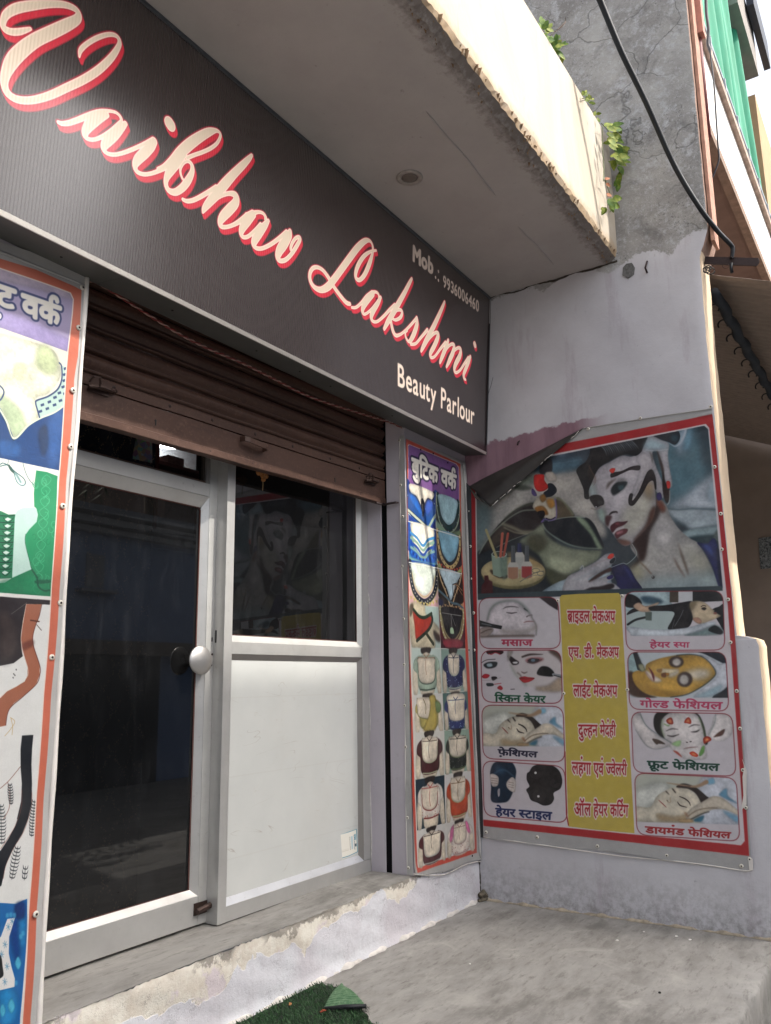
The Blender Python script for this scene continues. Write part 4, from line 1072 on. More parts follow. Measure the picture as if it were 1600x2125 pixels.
# the box is lit from inside by tubes along its lower half: the print glows, fading towards the top and the end
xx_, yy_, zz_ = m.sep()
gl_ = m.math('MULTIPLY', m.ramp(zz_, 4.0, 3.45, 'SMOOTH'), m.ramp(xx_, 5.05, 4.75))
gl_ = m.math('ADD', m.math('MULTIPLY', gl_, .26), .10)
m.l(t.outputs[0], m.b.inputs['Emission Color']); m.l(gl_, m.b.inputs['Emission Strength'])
sign = thing('shop_sign', 'long dark sign box with script lettering Vaibhav Lakshmi Beauty Parlour over the door', 'sign', (3, -.48, 3.4))
def face(u, v):
    return (SX0+u*(SX1-SX0), BOTP[1]+(TOPP[1]-BOTP[1])*v+.003*math.sin(u*21)*math.sin(v*math.pi), BOTP[2]+(TOPP[2]-BOTP[2])*v)
V, F = grid(face, 60, 12)
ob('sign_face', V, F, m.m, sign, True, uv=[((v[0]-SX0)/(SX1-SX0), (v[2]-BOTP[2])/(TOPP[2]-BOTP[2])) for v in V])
# folded metal bottom, end and trims
bot = simple('galvanised sheet', '6e6f6c', .42, .55, .1, 5, .1)
nb = np.array([0, .169, .020])
b0 = BOTP+np.array([0, .002, -.002]); b1 = b0+nb
def bq(x0, x1, nm): return ob(nm, [(x0, b0[1], b0[2]), (x1, b0[1], b0[2]), (x1, b1[1], b1[2]), (x0, b1[1], b1[2]), (x0, b0[1], b0[2]+.03), (x1, b0[1], b0[2]+.03), (x1, b1[1], b1[2]+.03), (x0, b1[1], b1[2]+.03)], [(0, 1, 2, 3), (7, 6, 5, 4), (0, 4, 5, 1), (3, 2, 6, 7), (0, 3, 7, 4), (1, 5, 6, 2)], bot, sign)
bq(SX0, 1.908, 'bottom_sheet'); bq(1.910, XW-.008, 'bottom_sheet')
def trim(nm, z_off0, z_off1, out, mat):
    a = BOTP+SV*z_off0; b = BOTP+SV*z_off1; o_ = np.array([0, -out, 0])
    V = []
    for x in (SX0, SX1): V += [(x, *(a+o_)[1:]), (x, *(b+o_)[1:]), (x, *b[1:]), (x, *a[1:])]
    return ob(nm, V, [(0, 1, 5, 4), (1, 2, 6, 5), (3, 0, 4, 7), (0, 3, 2, 1), (4, 5, 6, 7)], mat, sign)
tw = mat_alu('bright edge trim', 'd8d2c8', .3, .6, (.02, 1, 1))
trim('edge_trim', -.004, .016, .006, tw); trim('edge_trim', SH-.014, SH+.002, .008, simple('grey edge trim', '5c6064', .5, .3))
a, b = BOTP, TOPP
ob('edge_trim', [(SX1-.004, a[1]-.007, a[2]), (SX1+.004, a[1]-.007, a[2]), (SX1+.004, b[1]-.007, b[2]), (SX1-.004, b[1]-.007, b[2]), (SX1+.004, a[1]+.02, a[2]), (SX1+.004, b[1]+.02, b[2])], [(0, 1, 2, 3), (1, 4, 5, 2)], simple('dull end trim', '4c4d50', .5, .3), sign)
rv2 = None
for q in ((128, 517), (358, 632), (533, 713), (622, 760), (686, 790), (814, 850)):
    p = at(1, -.36, q[0], q[1]+6); tt = (p[1]-b0[1])/(b1[1]-b0[1]); p[2] = b0[2]+(b1[2]-b0[2])*tt
    V, F = discm(p, (0, 0, -1), .005, .003, 8); ob('rivet', V, F, M['black'], sign, True)
# grey wisp of wire at the sign end
tube('loose_wire', [at(0, XW-.01, 1023, 783), at(0, XW-.03, 1019, 800), at(0, XW-.02, 1013, 818)], .0015, M['black'], sign, 4)
# ---------------------------------------------------------------- large beauty-parlour banner on the side wall
cm = Canvas((XW-.006, -.29, .30), (0, -1, 0), (0, 0, 1), 1.72, 2.72, 560, 'cfc9cc')
RED = 'b03034'; MR = '8a2830'
cm.frame(0, 0, 1)
cm.poly([(940, 700), (1700, 700), (1700, 2000), (940, 2000)], 'b2b1af', smooth=False)
cm.poly([(965, 962), (1481, 859.5), (1518, 1200), (1555, 1776), (1330, 1749.7), (1004, 1713.6), (985, 1400)], RED, smooth=False)
cm.poly([(986, 974), (1150, 942), (1465, 880), (1472, 888), (1510, 1250), (1546, 1745), (1538, 1754), (1330, 1733), (1003, 1700.5), (992, 1400)], 'd8d0d2', smooth=False)
cm.poly([(989, 978), (1150, 946), (1462, 884), (1469, 890), (1500, 1218), (1499, 1224), (992, 1242)], '39434a', smooth=False)
clip0 = cm.a.copy()
m_ = Canvas(cm.O, cm.U, cm.V, cm.w, cm.h, cm.ppm, '000000'); m_.frame(0, 0, 1)
m_.poly([(989, 978), (1150, 946), (1460, 884), (1470, 892), (1500, 1221), (992, 1241)], 'ffffff', smooth=False); cm.clip = m_.a[..., 0]
Rf = (980, 920, 5.714); Qf = (1180, 880, 5)
P_ = cm.poly; L_ = cm.line
cm.shade = True; cm.fk = 1.9
cm.frame(*Rf)
P_([(0, 760), (300, 560), (560, 420), (760, 330), (1250, 300), (1420, 500), (1560, 900), (1600, 1100), (1500, 1120), (1200, 860), (980, 660), (700, 720), (450, 890), (230, 1100), (60, 1330)], 'a8a49e', 22)
P_([(40, 760), (200, 700), (230, 900), (150, 1150), (50, 1300)], '68787a', 40)
P_([(300, 560), (700, 380), (760, 480), (480, 520), (330, 640)], '7c8478', 24)
P_([(700, 240), (1200, 60), (1500, 40), (1400, 230), (1000, 330), (760, 330)], '33404c', 26)
P_([(980, 60), (1130, 60), (1120, 190), (1000, 200)], '76889a', 40, .8)
P_([(800, 250), (1300, 150), (1260, 300), (1000, 360), (850, 360)], '5f7d8c', 26, .8)
L_([(820, 260), (1000, 240), (1300, 190)], 4, '94a4ae', 2, .5)
P_([(480, 505), (560, 495), (720, 530), (600, 560), (500, 530)], '5a5e54', 10)
P_([(50, 1320), (300, 1230), (830, 1010), (1000, 1200), (900, 1500), (1000, 1700), (820, 1830), (40, 1830)], '262c32', 8)
P_([(730, 705), (560, 760), (400, 880), (250, 1050), (90, 1310), (180, 1280), (450, 1150), (830, 1010), (850, 930), (790, 800)], '2a2222', 3)
P_([(180, 1180), (260, 1060), (360, 960), (430, 1100), (320, 1210), (200, 1260)], '4c423a', 18)
L_([(740, 790), (600, 800), (480, 860), (370, 945), (250, 1060), (160, 1180), (85, 1310)], 12, 'a4ae9e', 4)
L_([(720, 715), (580, 755), (470, 830), (390, 900)], 22, '5e6252', 10)
L_([(360, 955), (480, 1000), (600, 1050), (720, 1050)], 30, 'a09c84', 12)
L_([(380, 1000), (520, 1060), (660, 1075)], 14, 'c0bc9c', 6, .7)
L_([(290, 1235), (450, 1155), (650, 1075), (830, 1008)], 7, '9a9a8c', 3)
P_([(1000, 650), (1090, 700), (1220, 870), (1060, 900), (990, 880)], '5a5040', 6)
L_([(960, 640), (1080, 690), (1200, 850)], 16, '8c8f74', 8)
P_([(835, 950), (870, 1060), (950, 1140), (1100, 1220), (1300, 1262), (1530, 1270), (1480, 1390), (1300, 1480), (1120, 1590), (1000, 1690), (920, 1600), (870, 1480), (790, 1330), (640, 1220), (560, 1160), (700, 1060)], '8b917c', 10)
P_([(860, 1330), (1000, 1330), (1250, 1340), (1400, 1400), (1260, 1490), (1100, 1580), (980, 1560)], 'a3a890', 40)
P_([(870, 1480), (1100, 1560), (1180, 1560), (1000, 1700), (900, 1640)], '4c4e3c', 18)
P_([(700, 1080), (850, 1090), (900, 1200), (780, 1300), (640, 1200)], '51503f', 26)
P_([(845, 945), (960, 910), (1100, 885), (1340, 880), (1440, 950), (1510, 1090), (1560, 1250), (1400, 1258), (1200, 1212), (1010, 1120), (890, 1030)], '20242a', 3)
P_([(1230, 884), (1320, 888), (1410, 990), (1530, 1210), (1560, 1250), (1490, 1250), (1400, 1080)], '7f8d78', 8)
L_([(835, 950), (880, 1030), (980, 1110), (1150, 1200), (1330, 1240), (1500, 1250)], 12, 'a2b0a0', 5)
L_([(900, 925), (1050, 890), (1200, 874), (1340, 882)], 8, 'a8b4ac', 3)
# scraped area with flowers
P_([(795, 300), (830, 210), (900, 190), (945, 205), (945, 335), (880, 365), (810, 360)], '2c2a2e', 5)
P_([(865, 352), (950, 338), (1000, 400), (990, 450), (900, 440)], 'a79f96', 6)
P_([(738, 378), (790, 368), (852, 376), (858, 440), (905, 515), (860, 562), (790, 572), (745, 530), (730, 450)], 'b62f2c')
P_([(898, 482), (950, 478), (998, 530), (1000, 580), (950, 625), (880, 642), (846, 590), (900, 545)], '1c222c')
P_([(718, 740), (755, 660), (820, 610), (860, 640), (935, 640), (992, 690), (1000, 880), (950, 912), (870, 892), (800, 825), (735, 785)], 'b8b0a0', 2)
P_([(800, 640), (850, 600), (880, 660), (830, 700)], '8a6434', 6); P_([(880, 670), (960, 660), (980, 740), (920, 770)], 'a67a40', 8); P_([(740, 770), (820, 740), (880, 780), (900, 850), (800, 830)], '8a6030', 6)
L_([(985, 660), (1000, 760), (998, 880), (940, 915), (860, 900), (820, 935), (850, 920)], 12, '7a66a0', 2)
P_([(775, 815), (850, 800), (862, 860), (812, 892)], '181014'); L_([(880, 890), (930, 905), (985, 880)], 14, '2a2040')
P_([(708, 540), (735, 550), (768, 615), (735, 625), (705, 590)], '5c4c80')
# tray with cup, sticks, varnish bottles and scissors
th = np.linspace(0, 2*math.pi, 24, endpoint=False)
P_([(490+382*math.cos(a), 1545+186*math.sin(a)) for a in th], '7d7450'); P_([(488+380*math.cos(a), 1520+172*math.sin(a)) for a in th], 'b9a982', 1)
P_([(400, 1290), (620, 1310), (760, 1380), (860, 1480), (750, 1450), (500, 1400)], 'a58c62', 20, .7)
P_([(480+250*math.cos(a), 1640+60*math.sin(a)) for a in th], 'a89e78', 16, .6)
P_([(228, 1540), (300, 1590), (400, 1600), (410, 1560), (230, 1500)], '4a3a30', 6)
P_([(230, 1320), (410, 1310), (412, 1560), (330, 1590), (250, 1560)], '93a594', smooth=False); P_([(340, 1330), (412, 1320), (410, 1570), (360, 1590)], '7e8f80', 14)
P_([(322+92*math.cos(a), 1318+40*math.sin(a)) for a in th], 'b8c2b8'); P_([(322+80*math.cos(a), 1316+30*math.sin(a)) for a in th], '4a4e48')
L_([(168, 1030), (230, 1190), (290, 1350)], 30, 'b0a67c'); L_([(360, 1072), (350, 1200), (338, 1340)], 32, 'bc6a58'); L_([(426, 1072), (405, 1190), (375, 1330)], 30, 'a85848')
P_([(108, 1800), (112, 1690), (150, 1640), (146, 1570), (190, 1566), (200, 1620), (240, 1640), (250, 1800)], '501c20', 2, smooth=False)
def bottle(x, y, w, capc, bodyc, hcap):
    P_([(x-w*.5, y), (x-w*.5, y-150), (x-w*.3, y-190), (x+w*.3, y-190), (x+w*.5, y-150), (x+w*.5, y)], 'c2beb6', 1, smooth=False)
    P_([(x-w*.46, y-4), (x-w*.46, y-130), (x+w*.46, y-130), (x+w*.46, y-4), (x, y+14)], bodyc, 4, smooth=False)
    P_([(x-w*.2, y-188), (x-w*.18, y-188-hcap), (x+w*.18, y-188-hcap), (x+w*.22, y-188)], capc, 0, smooth=False); L_([(x-w*.1, y-190), (x-w*.08, y-180-hcap)], 7, 'a0a0a0', 4, .4)
bottle(560, 1480, 120, '1c2254', 'b4b4ae', 105); bottle(486, 1600, 128, '55585c', 'a87e66', 200); bottle(648, 1590, 132, '5a5e62', 'a04444', 190)
L_([(568, 1640), (650, 1590), (760, 1530), (850, 1515)], 9, '6a6a60'); L_([(600, 1620), (700, 1575), (800, 1560)], 7, '8a8a80')
L_([(716+46*math.cos(a)+40, 1510+26*math.sin(a)) for a in th], 7, '74746a', closed=True); L_([(815+40*math.cos(a), 1545+26*math.sin(a)) for a in th], 7, '74746a', closed=True)
# right half: teal studio background
cm.frame(*Qf)
P_([(1000, 0), (1700, 0), (1700, 900), (1000, 950)], '55737e', 30)
P_([(1300, 0), (1700, 0), (1700, 500), (1480, 420), (1380, 150)], '2c3740', 50)
P_([(1380, 150), (1520, 200), (1540, 600), (1450, 500)], '33454e', 40, .8)
P_([(1150, 60), (1250, 60), (1230, 260), (1130, 300)], '9aa9b6', 30)
P_([(1230, 60), (1290, 60), (1270, 250), (1180, 280)], '6f93a4', 20)
P_([(1020, 870), (1200, 740), (1420, 560), (1560, 500), (1600, 780), (1560, 900), (1250, 900)], 'aab2ba', 36)
P_([(1430, 700), (1520, 560), (1540, 700), (1480, 820)], '8fa4ae', 20, .7)
P_([(1020, 880), (1560, 890), (1560, 1060), (1300, 1100), (1200, 1050)], '9aa6ac', 14)
L_([(1030, 878), (1150, 890), (1300, 880), (1540, 888)], 12, '4e6068', 5)
P_([(1180, 1120), (1560, 1050), (1580, 1170), (1300, 1220)], '86989c', 12); P_([(1250, 1180), (1440, 1150), (1560, 1160), (1500, 1200), (1400, 1250), (1300, 1230)], '2f4248', 10)
P_([(1500, 1180), (1560, 1090), (1600, 1240)], '4f5a58', 8)
# neck and shoulders
P_([(640, 1250), (800, 1080), (900, 860), (960, 790), (1020, 850), (1060, 960), (1140, 1080), (1250, 1180), (1340, 1232), (1410, 1340), (1500, 1520), (1570, 1720), (1300, 1735), (760, 1735), (690, 1600), (640, 1490), (730, 1420)], 'aaa8a4', 2)
P_([(900, 980), (1010, 960), (1100, 1150), (1000, 1300), (880, 1200)], 'b6b3b2', 40)
P_([(760, 1600), (1200, 1560), (1560, 1500), (1580, 1740), (760, 1740)], '8fa4a8', 50, .7)
P_([(1180, 1300), (1400, 1360), (1500, 1540), (1300, 1500)], 'a8a890', 60, .6)
P_([(655, 1240), (760, 1120), (850, 1000), (900, 850), (960, 850), (930, 960), (850, 1100), (820, 1260), (790, 1400), (740, 1430), (690, 1480), (630, 1500), (720, 1400), (700, 1300)], '32211f', 12)
P_([(900, 800), (960, 790), (1010, 880), (970, 920)], '6e4034', 14)
L_([(1140, 1240), (1180, 1370), (1225, 1500), (1245, 1570)], [4, 16, 16, 4], '5c4b40', 8); L_([(1090, 1380), (1140, 1480), (1210, 1590)], [4, 16, 6], '6a5348', 8)
L_([(1080, 960), (1120, 1100), (1160, 1230)], 10, '8a9090', 8, .6)
L_([(745, 1435), (800, 1490), (860, 1555)], 9, '6a4c38', 5); P_([(878+16*math.cos(a), 1590+16*math.sin(a)) for a in th], '33302e'); P_([(874+6*math.cos(a), 1586+6*math.sin(a)) for a in th], 'c8c8c8')
P_([(600, 1500), (700, 1440), (760, 1450), (800, 1560), (700, 1620)], 'b0aa84', 40, .6)
# blue straps
P_([(445, 1490), (560, 1448), (630, 1492), (690, 1600), (765, 1735), (525, 1738), (500, 1640)], '26264c', 1); P_([(560, 1470), (620, 1500), (700, 1660), (640, 1600)], '383c74', 12)
L_([(440, 1490), (560, 1445), (610, 1450), (690, 1380), (705, 1330), (660, 1245)], 6, 'b8c4c0', 1)
P_([(1335, 1230), (1440, 1245), (1490, 1192), (1545, 1250), (1640, 1740), (1572, 1720), (1490, 1480), (1410, 1320)], '2a2f5c', 2); P_([(1380, 1250), (1470, 1260), (1530, 1400), (1450, 1340)], '3d4c86', 16); P_([(1540, 1300), (1600, 1400), (1620, 1700), (1570, 1650)], '1b1f38', 10)
# head
face_ = [(215, 700), (228, 640), (280, 520), (330, 450), (440, 388), (560, 328), (660, 338), (740, 280), (830, 300), (880, 420), (890, 560), (900, 700), (906, 850), (880, 960), (800, 1090), (690, 1205), (640, 1250), (575, 1262), (500, 1195), (440, 1110), (385, 1050), (318, 990), (290, 880), (245, 790)]
P_(face_, 'b1acb0', 2)
P_([(560, 900), (800, 700), (880, 760), (870, 940), (760, 1080), (640, 1180), (560, 1160)], 'b4b2a4', 40, .8)
P_([(760, 640), (870, 590), (890, 700), (850, 800), (780, 720)], '9a8668', 26, .8)
P_([(850, 900), (905, 850), (880, 1000), (800, 1100), (700, 1210), (680, 1200), (800, 1050)], '55382e', 14)
P_([(205, 650), (260, 600), (300, 740), (300, 860), (240, 780)], '9fb0ae', 16, .7)
P_([(300, 880), (380, 900), (390, 1040), (320, 980)], '93a49c', 16)
L_([(370, 820), (372, 880), (380, 950)], 16, '8a8a80', 10, .7)
P_([(500, 1195), (600, 1205), (650, 1235), (600, 1262), (540, 1245)], '6b4c44', 8)
L_([(560, 1180), (620, 1210)], 20, 'a89a8c', 10, .6)
# eyes, nose, lips
P_([(218, 765), (262, 738), (330, 742), (366, 785), (366, 835), (330, 850), (285, 868), (250, 830)], '1e1818', 3); P_([(300, 800), (350, 790), (360, 830), (310, 840)], '4a4a4a', 5, .7); P_([(288+7*math.cos(a), 860+6*math.sin(a)) for a in th], 'e8e8e8')
L_([(240, 876), (290, 885), (350, 850)], 7, '7e6f68', 3)
P_([(440, 690), (470, 630), (520, 600), (608, 600), (590, 650), (540, 700), (490, 735), (462, 740)], '23292c', 5); P_([(510, 640), (570, 630), (575, 670), (530, 690)], '4b6066', 5, .8)
P_([(455, 610), (560, 570), (600, 590), (500, 600)], '7c7a78', 12); L_([(460, 742), (540, 712), (590, 662)], 8, '8c8c8c', 4)
L_([(396, 672), (425, 620), (495, 566)], [10, 30, 6], '6c625e', 8)
L_([(428, 940), (455, 918), (500, 912), (505, 925)], [14, 20, 14, 6], '2a2020', 2); L_([(440, 945), (480, 948)], 7, 'd0cccc', 2)
P_([(385, 960), (450, 955), (430, 1010), (410, 1062), (388, 1040)], '452c2e', 7)
P_([(440, 1055), (500, 1016), (560, 1015), (616, 1008), (570, 1050), (500, 1080), (462, 1125), (440, 1105)], '4c2028', 2); P_([(480, 1030), (510, 1020), (530, 1040), (500, 1050)], '8e4a54', 6, .8)
P_([(480, 1130), (540, 1092), (612, 1090), (600, 1130), (540, 1165), (500, 1190)], '5c3034', 3); P_([(495, 1125), (560, 1100), (570, 1125), (510, 1150)], '9c6a70', 6)
L_([(470, 1135), (500, 1105), (570, 1075)], 14, 'd0c8c8', 4)
# hair
hair = [(82, 490), (112, 440), (180, 392), (218, 310), (235, 225), (330, 190), (470, 140), (640, 120), (800, 95), (830, 115), (812, 190), (770, 270), (700, 330), (600, 315), (520, 335), (430, 385), (335, 440), (285, 510), (248, 600), (212, 690), (215, 775), (168, 768), (158, 680), (110, 560)]
P_(hair, '222123', 1)
for k in range(16):
    a = k/15; L_([(300+300*a, 200-70*a), (370+310*a, 260-60*a), (400+330*a, 330-70*a)], [2, 9, 2], '74828c' if k % 3 else '9aa6ae', 3, .75)
for k in range(8): L_([(180+14*k, 420+16*k), (220+9*k, 440+22*k), (190+8*k, 520+20*k)], [2, 6, 2], '6d5647', 3, .8)
L_([(160, 470), (220, 380), (250, 300)], 10, '3c3836', 5)
P_([(860, 98), (980, 70), (1100, 50), (1150, 90), (1152, 160), (1105, 215), (1030, 185), (940, 160)], '20262e', 1); P_([(1060, 110), (1140, 120), (1130, 190), (1060, 180)], '33505c', 10, .7)
L_([(1040, 195), (1105, 232), (1160, 195), (1200, 120), (1215, 60)], [4, 12, 22, 24, 24], 'b0bac4', 3)
# hand laid on the head
P_([(760, 290), (800, 190), (830, 125), (880, 125), (960, 165), (1040, 205), (1032, 320), (1050, 460), (1075, 590), (1072, 650), (1035, 672), (1005, 600), (985, 500), (960, 380), (915, 280), (870, 300), (900, 420), (985, 640), (985, 770), (940, 725), (905, 690), (890, 560), (870, 470), (830, 480), (790, 380)], 'b0adb1', 2)
P_([(700, 360), (800, 300), (890, 420), (860, 470), (790, 560), (730, 640), (690, 740), (660, 720), (700, 600), (740, 450)], 'b2adb0', 4)
P_([(830, 150), (1020, 210), (1010, 260), (780, 265)], '90a8b0', 20, .8)
L_([(800, 270), (900, 278), (1035, 262)], 5, 'c8d0d4', 2)
L_([(840, 285), (865, 340), (872, 400)], [4, 12, 4], '5a5450', 5); L_([(920, 280), (950, 380), (975, 470), (985, 560)], [6, 22, 26, 8], '43302c', 4)
P_([(980, 480), (1005, 600), (1050, 680), (1045, 780), (1020, 822), (990, 760), (975, 640)], '2b1c1a', 3); L_([(1050, 690), (1048, 800), (1025, 840)], 8, 'b8b4b0', 2)
P_([(870, 475), (820, 495), (775, 590), (735, 690), (690, 765), (660, 795), (668, 730), (640, 722), (622, 770), (628, 835), (672, 845), (730, 775), (780, 700), (830, 610), (878, 590), (896, 670), (912, 672), (905, 560)], '231a1c', 1)
P_([(440, 555), (448, 510), (550, 488), (640, 446), (715, 430), (745, 438), (730, 480), (640, 478), (560, 512), (490, 545)], '2a2022', 1)
P_([(425, 482), (448, 460), (484, 462), (480, 488), (462, 512), (440, 505)], 'bd3a32'); P_([(1016, 598), (1052, 598), (1056, 655), (1028, 668)], 'bd3a36'); P_([(920, 722), (955, 712), (970, 770), (935, 795), (915, 760)], '3c3468')
L_([(870, 480), (930, 600), (950, 720)], 10, '8f8884', 8, .6)
# lower left hand
cm.frame(*Rf)
P_([(800, 1830), (830, 1760), (900, 1710), (1030, 1640), (1180, 1585), (1280, 1500), (1300, 1440), (1325, 1500), (1430, 1450), (1560, 1370), (1650, 1400), (1640, 1560), (1600, 1830)], '98a8b0', 2)
cm.frame(*Qf)
P_([(-20, 1600), (100, 1530), (150, 1500), (280, 1430), (370, 1360), (420, 1340), (470, 1345), (490, 1400), (470, 1440), (400, 1490), (280, 1560), (200, 1620), (320, 1600), (420, 1566), (460, 1570), (465, 1600), (400, 1640), (480, 1660), (520, 1760), (-20, 1780)], 'aeacb0', 2)
P_([(205, 1640), (280, 1570), (400, 1500), (445, 1490), (440, 1530), (380, 1550), (300, 1600)], '4c3430', 6); P_([(130, 1752), (220, 1700), (330, 1685), (450, 1655), (475, 1690), (400, 1730), (260, 1755)], '2f2528', 6)
P_([(404, 1388), (430, 1352), (466, 1346), (468, 1378), (430, 1402)], 'c33a30'); P_([(428, 1425), (470, 1388), (486, 1400), (470, 1436), (440, 1448)], '18222a'); P_([(398, 1592), (440, 1566), (464, 1572), (456, 1600), (414, 1612)], '322c60')
L_([(120, 1500), (150, 1470), (160, 1510)], 8, 'c2c2c4', 2)
L_([(240, 1480), (330, 1430), (420, 1400)], 10, '98888a', 6, .6); L_([(80, 1620), (200, 1560), (300, 1500)], 18, '8f989e', 10, .6)
cm.clip = None
cm.frame(0, 0, 1)
P_([(992, 1232), (1160, 1226), (1499, 1216), (1500, 1226), (1162, 1238), (992, 1245)], '3c4a50', smooth=False)

# eight small pictures with captions, each inside a thin rounded maroon line
def card(pts, r=.14):
    """rounded maroon outline through TL TR BR BL"""
    p = [np.array(q, float) for q in pts]; out = []
    for i in range(4):
        a, b, c = p[i-1], p[i], p[(i+1) % 4]
        da = (a-b); dc = (c-b); k = 22/max(np.linalg.norm(da), 1); k2 = 22/max(np.linalg.norm(dc), 1)
        for t in np.linspace(0, 1, 6): out.append((1-t)**2*(b+da*k)+2*t*(1-t)*b+t*t*(b+dc*k2))
    return np.array(out)
def clipto(pts):
    q = Canvas(cm.O, cm.U, cm.V, cm.w, cm.h, cm.ppm, '000000'); q.frame(0, 0, 1); q.poly(pts, 'ffffff', smooth=False); cm.clip = q.a[..., 0]
cards = {
 'a': [(994, 1241), (1158, 1239), (1164, 1346), (996, 1346)], 'b': [(998, 1350), (1164, 1349), (1168, 1460), (1001, 1457)],
 'c': [(1000, 1463), (1169, 1466), (1173, 1582), (1003, 1574)], 'd': [(1002, 1578), (1172, 1590), (1178, 1708), (1005, 1693)],
 'e': [(1296, 1228), (1500, 1226), (1505, 1349), (1300, 1350)], 'f': [(1302, 1353), (1506, 1353), (1513, 1476), (1307, 1472)],
 'g': [(1310, 1477), (1520, 1481), (1528, 1611), (1315, 1603)], 'h': [(1317, 1604), (1528, 1614), (1536, 1746), (1322, 1732)]}
for q in cards.values(): P_(card(q), 'd2ccd0', smooth=False)
# a: brush on a reclining face
clipto(card(cards['a'])); L1 = (980, 1220, 5); cm.frame(*L1)
P_([(150, 330), (200, 205), (280, 148), (400, 130), (500, 160), (570, 225), (600, 262), (625, 280), (622, 310), (645, 345), (668, 400), (665, 470), (640, 498), (300, 500), (80, 505), (75, 440), (120, 420)], 'c9c2c6', 3)
L_([(160, 330), (195, 215), (285, 148), (420, 130), (520, 170), (600, 262)], 18, '77847c', 10, .8); L_([(620, 285), (622, 310), (648, 350), (668, 400), (665, 480)], 9, '7c7a76', 4)
L_([(300, 445), (450, 460), (600, 440), (660, 400)], 34, 'a09890', 16, .8); L_([(90, 505), (350, 500), (640, 498)], 18, '6a5c54', 8)
L_([(318, 218), (360, 198), (430, 194), (482, 205)], [4, 9, 9, 3], '4a4646', 2); L_([(356, 256), (410, 262), (466, 254)], [4, 10, 4], '2c2628', 1); L_([(540, 215), (575, 240)], [14, 6], '3c4442', 3)
L_([(565, 300), (590, 286), (618, 282)], [10, 6, 4], '4a4040', 2); L_([(534, 360), (575, 348), (640, 350)], [4, 9, 5], '8c5c5c', 2)
P_([(75, 335), (200, 372), (312, 394), (302, 430), (200, 412), (75, 400)], '22262a', 1, smooth=False); L_([(100, 370), (200, 390)], 8, '9aa0a4', 2)
P_([(78, 430), (150, 400), (220, 425), (200, 470), (150, 505), (80, 490)], 'a0948e', 3); L_([(90, 470), (150, 440), (200, 430)], 8, '5c4c46', 3)
P_([(690, 95), (890, 95), (890, 235), (800, 180)], '3c3236', 2, smooth=False)
# b: make-up face with brush
clipto(card(cards['b']))
P_([(368, 650), (930, 650), (935, 1065), (700, 1066), (660, 1026), (590, 1028), (530, 990), (480, 930), (440, 890), (405, 830), (375, 740)], 'd0c8c8', 1, smooth=False)
P_([(368, 710), (395, 705), (445, 740), (482, 765), (478, 790), (440, 800), (410, 790)], '2c2426', 3); P_([(420, 770), (470, 765), (468, 785), (430, 785)], 'd8d8d8', 2)
P_([(370, 650), (420, 650), (400, 710), (370, 760)], 'a09a94', 8); L_([(400, 800), (440, 880), (500, 950), (560, 1010)], 20, '98a094', 10, .7)
L_([(520, 716), (600, 692), (700, 690), (735, 690)], [18, 20, 10, 4], '4a3c3a', 3); P_([(550, 752), (610, 724), (690, 722), (745, 738), (700, 765), (640, 782), (590, 775)], 'a04a50', 8, .8)
P_([(575, 752), (620, 730), (700, 742), (660, 772), (600, 776)], '2a2226', 2); P_([(610, 740), (650, 736), (650, 765), (615, 765)], '6f8696', 2); L_([(570, 772), (640, 782), (720, 745)], 7, '3a2c2e', 2)
L_([(512, 870), (540, 884), (572, 872)], [6, 10, 5], '5a4640', 2); L_([(470, 880), (495, 900), (510, 920)], 12, '77706a', 6)
P_([(488, 934), (540, 918), (580, 926), (650, 936), (600, 972), (540, 984), (510, 965)], 'aa2c34', 1); L_([(495, 938), (570, 945), (645, 937)], 4, '4a1a20', 1)
P_([(660, 1030), (790, 1010), (930, 920), (935, 1068), (700, 1068)], 'ab9a88', 12); P_([(790, 650), (935, 650), (935, 780), (890, 730)], '5c4a42', 10)
P_([(672, 880), (700, 830), (740, 812), (800, 826), (852, 880), (838, 918), (760, 916), (690, 904)], '151517', 2); L_([(842, 898), (935, 920)], [26, 34], '8f9498', 0); L_([(850, 906), (935, 930)], 8, '2c2e32')
P_([(155, 655), (318, 655), (300, 690), (240, 672), (170, 690)], '3c2024', 1); L_([(170, 680), (200, 690), (240, 672), (290, 690)], 8, 'b02c38')
P_([(118, 800), (160, 772), (220, 766), (262, 775), (240, 822), (160, 836)], '2c3236', 2); P_([(150, 790), (200, 782), (210, 812), (165, 820)], '9fb0b8', 2); L_([(100, 775), (150, 748), (240, 740)], 6, '3c3436', 1)
P_([(102, 918), (135, 892), (182, 905), (160, 935), (120, 938)], 'b22c3a'); P_([(200, 925), (245, 920), (260, 938), (215, 962)], '201c1e'); P_([(150, 990), (215, 990), (220, 1015), (160, 1020)], '2c3438', 1); P_([(260, 1040), (290, 1012), (318, 1040), (300, 1060)], 'a8303a'); L_([(230, 1000), (300, 990)], 6, 'b04048')
L_([(400, 1052), (440, 1050)], 6, '3a3438'); L_([(100, 960), (200, 955), (300, 930)], 3, '9c9498')
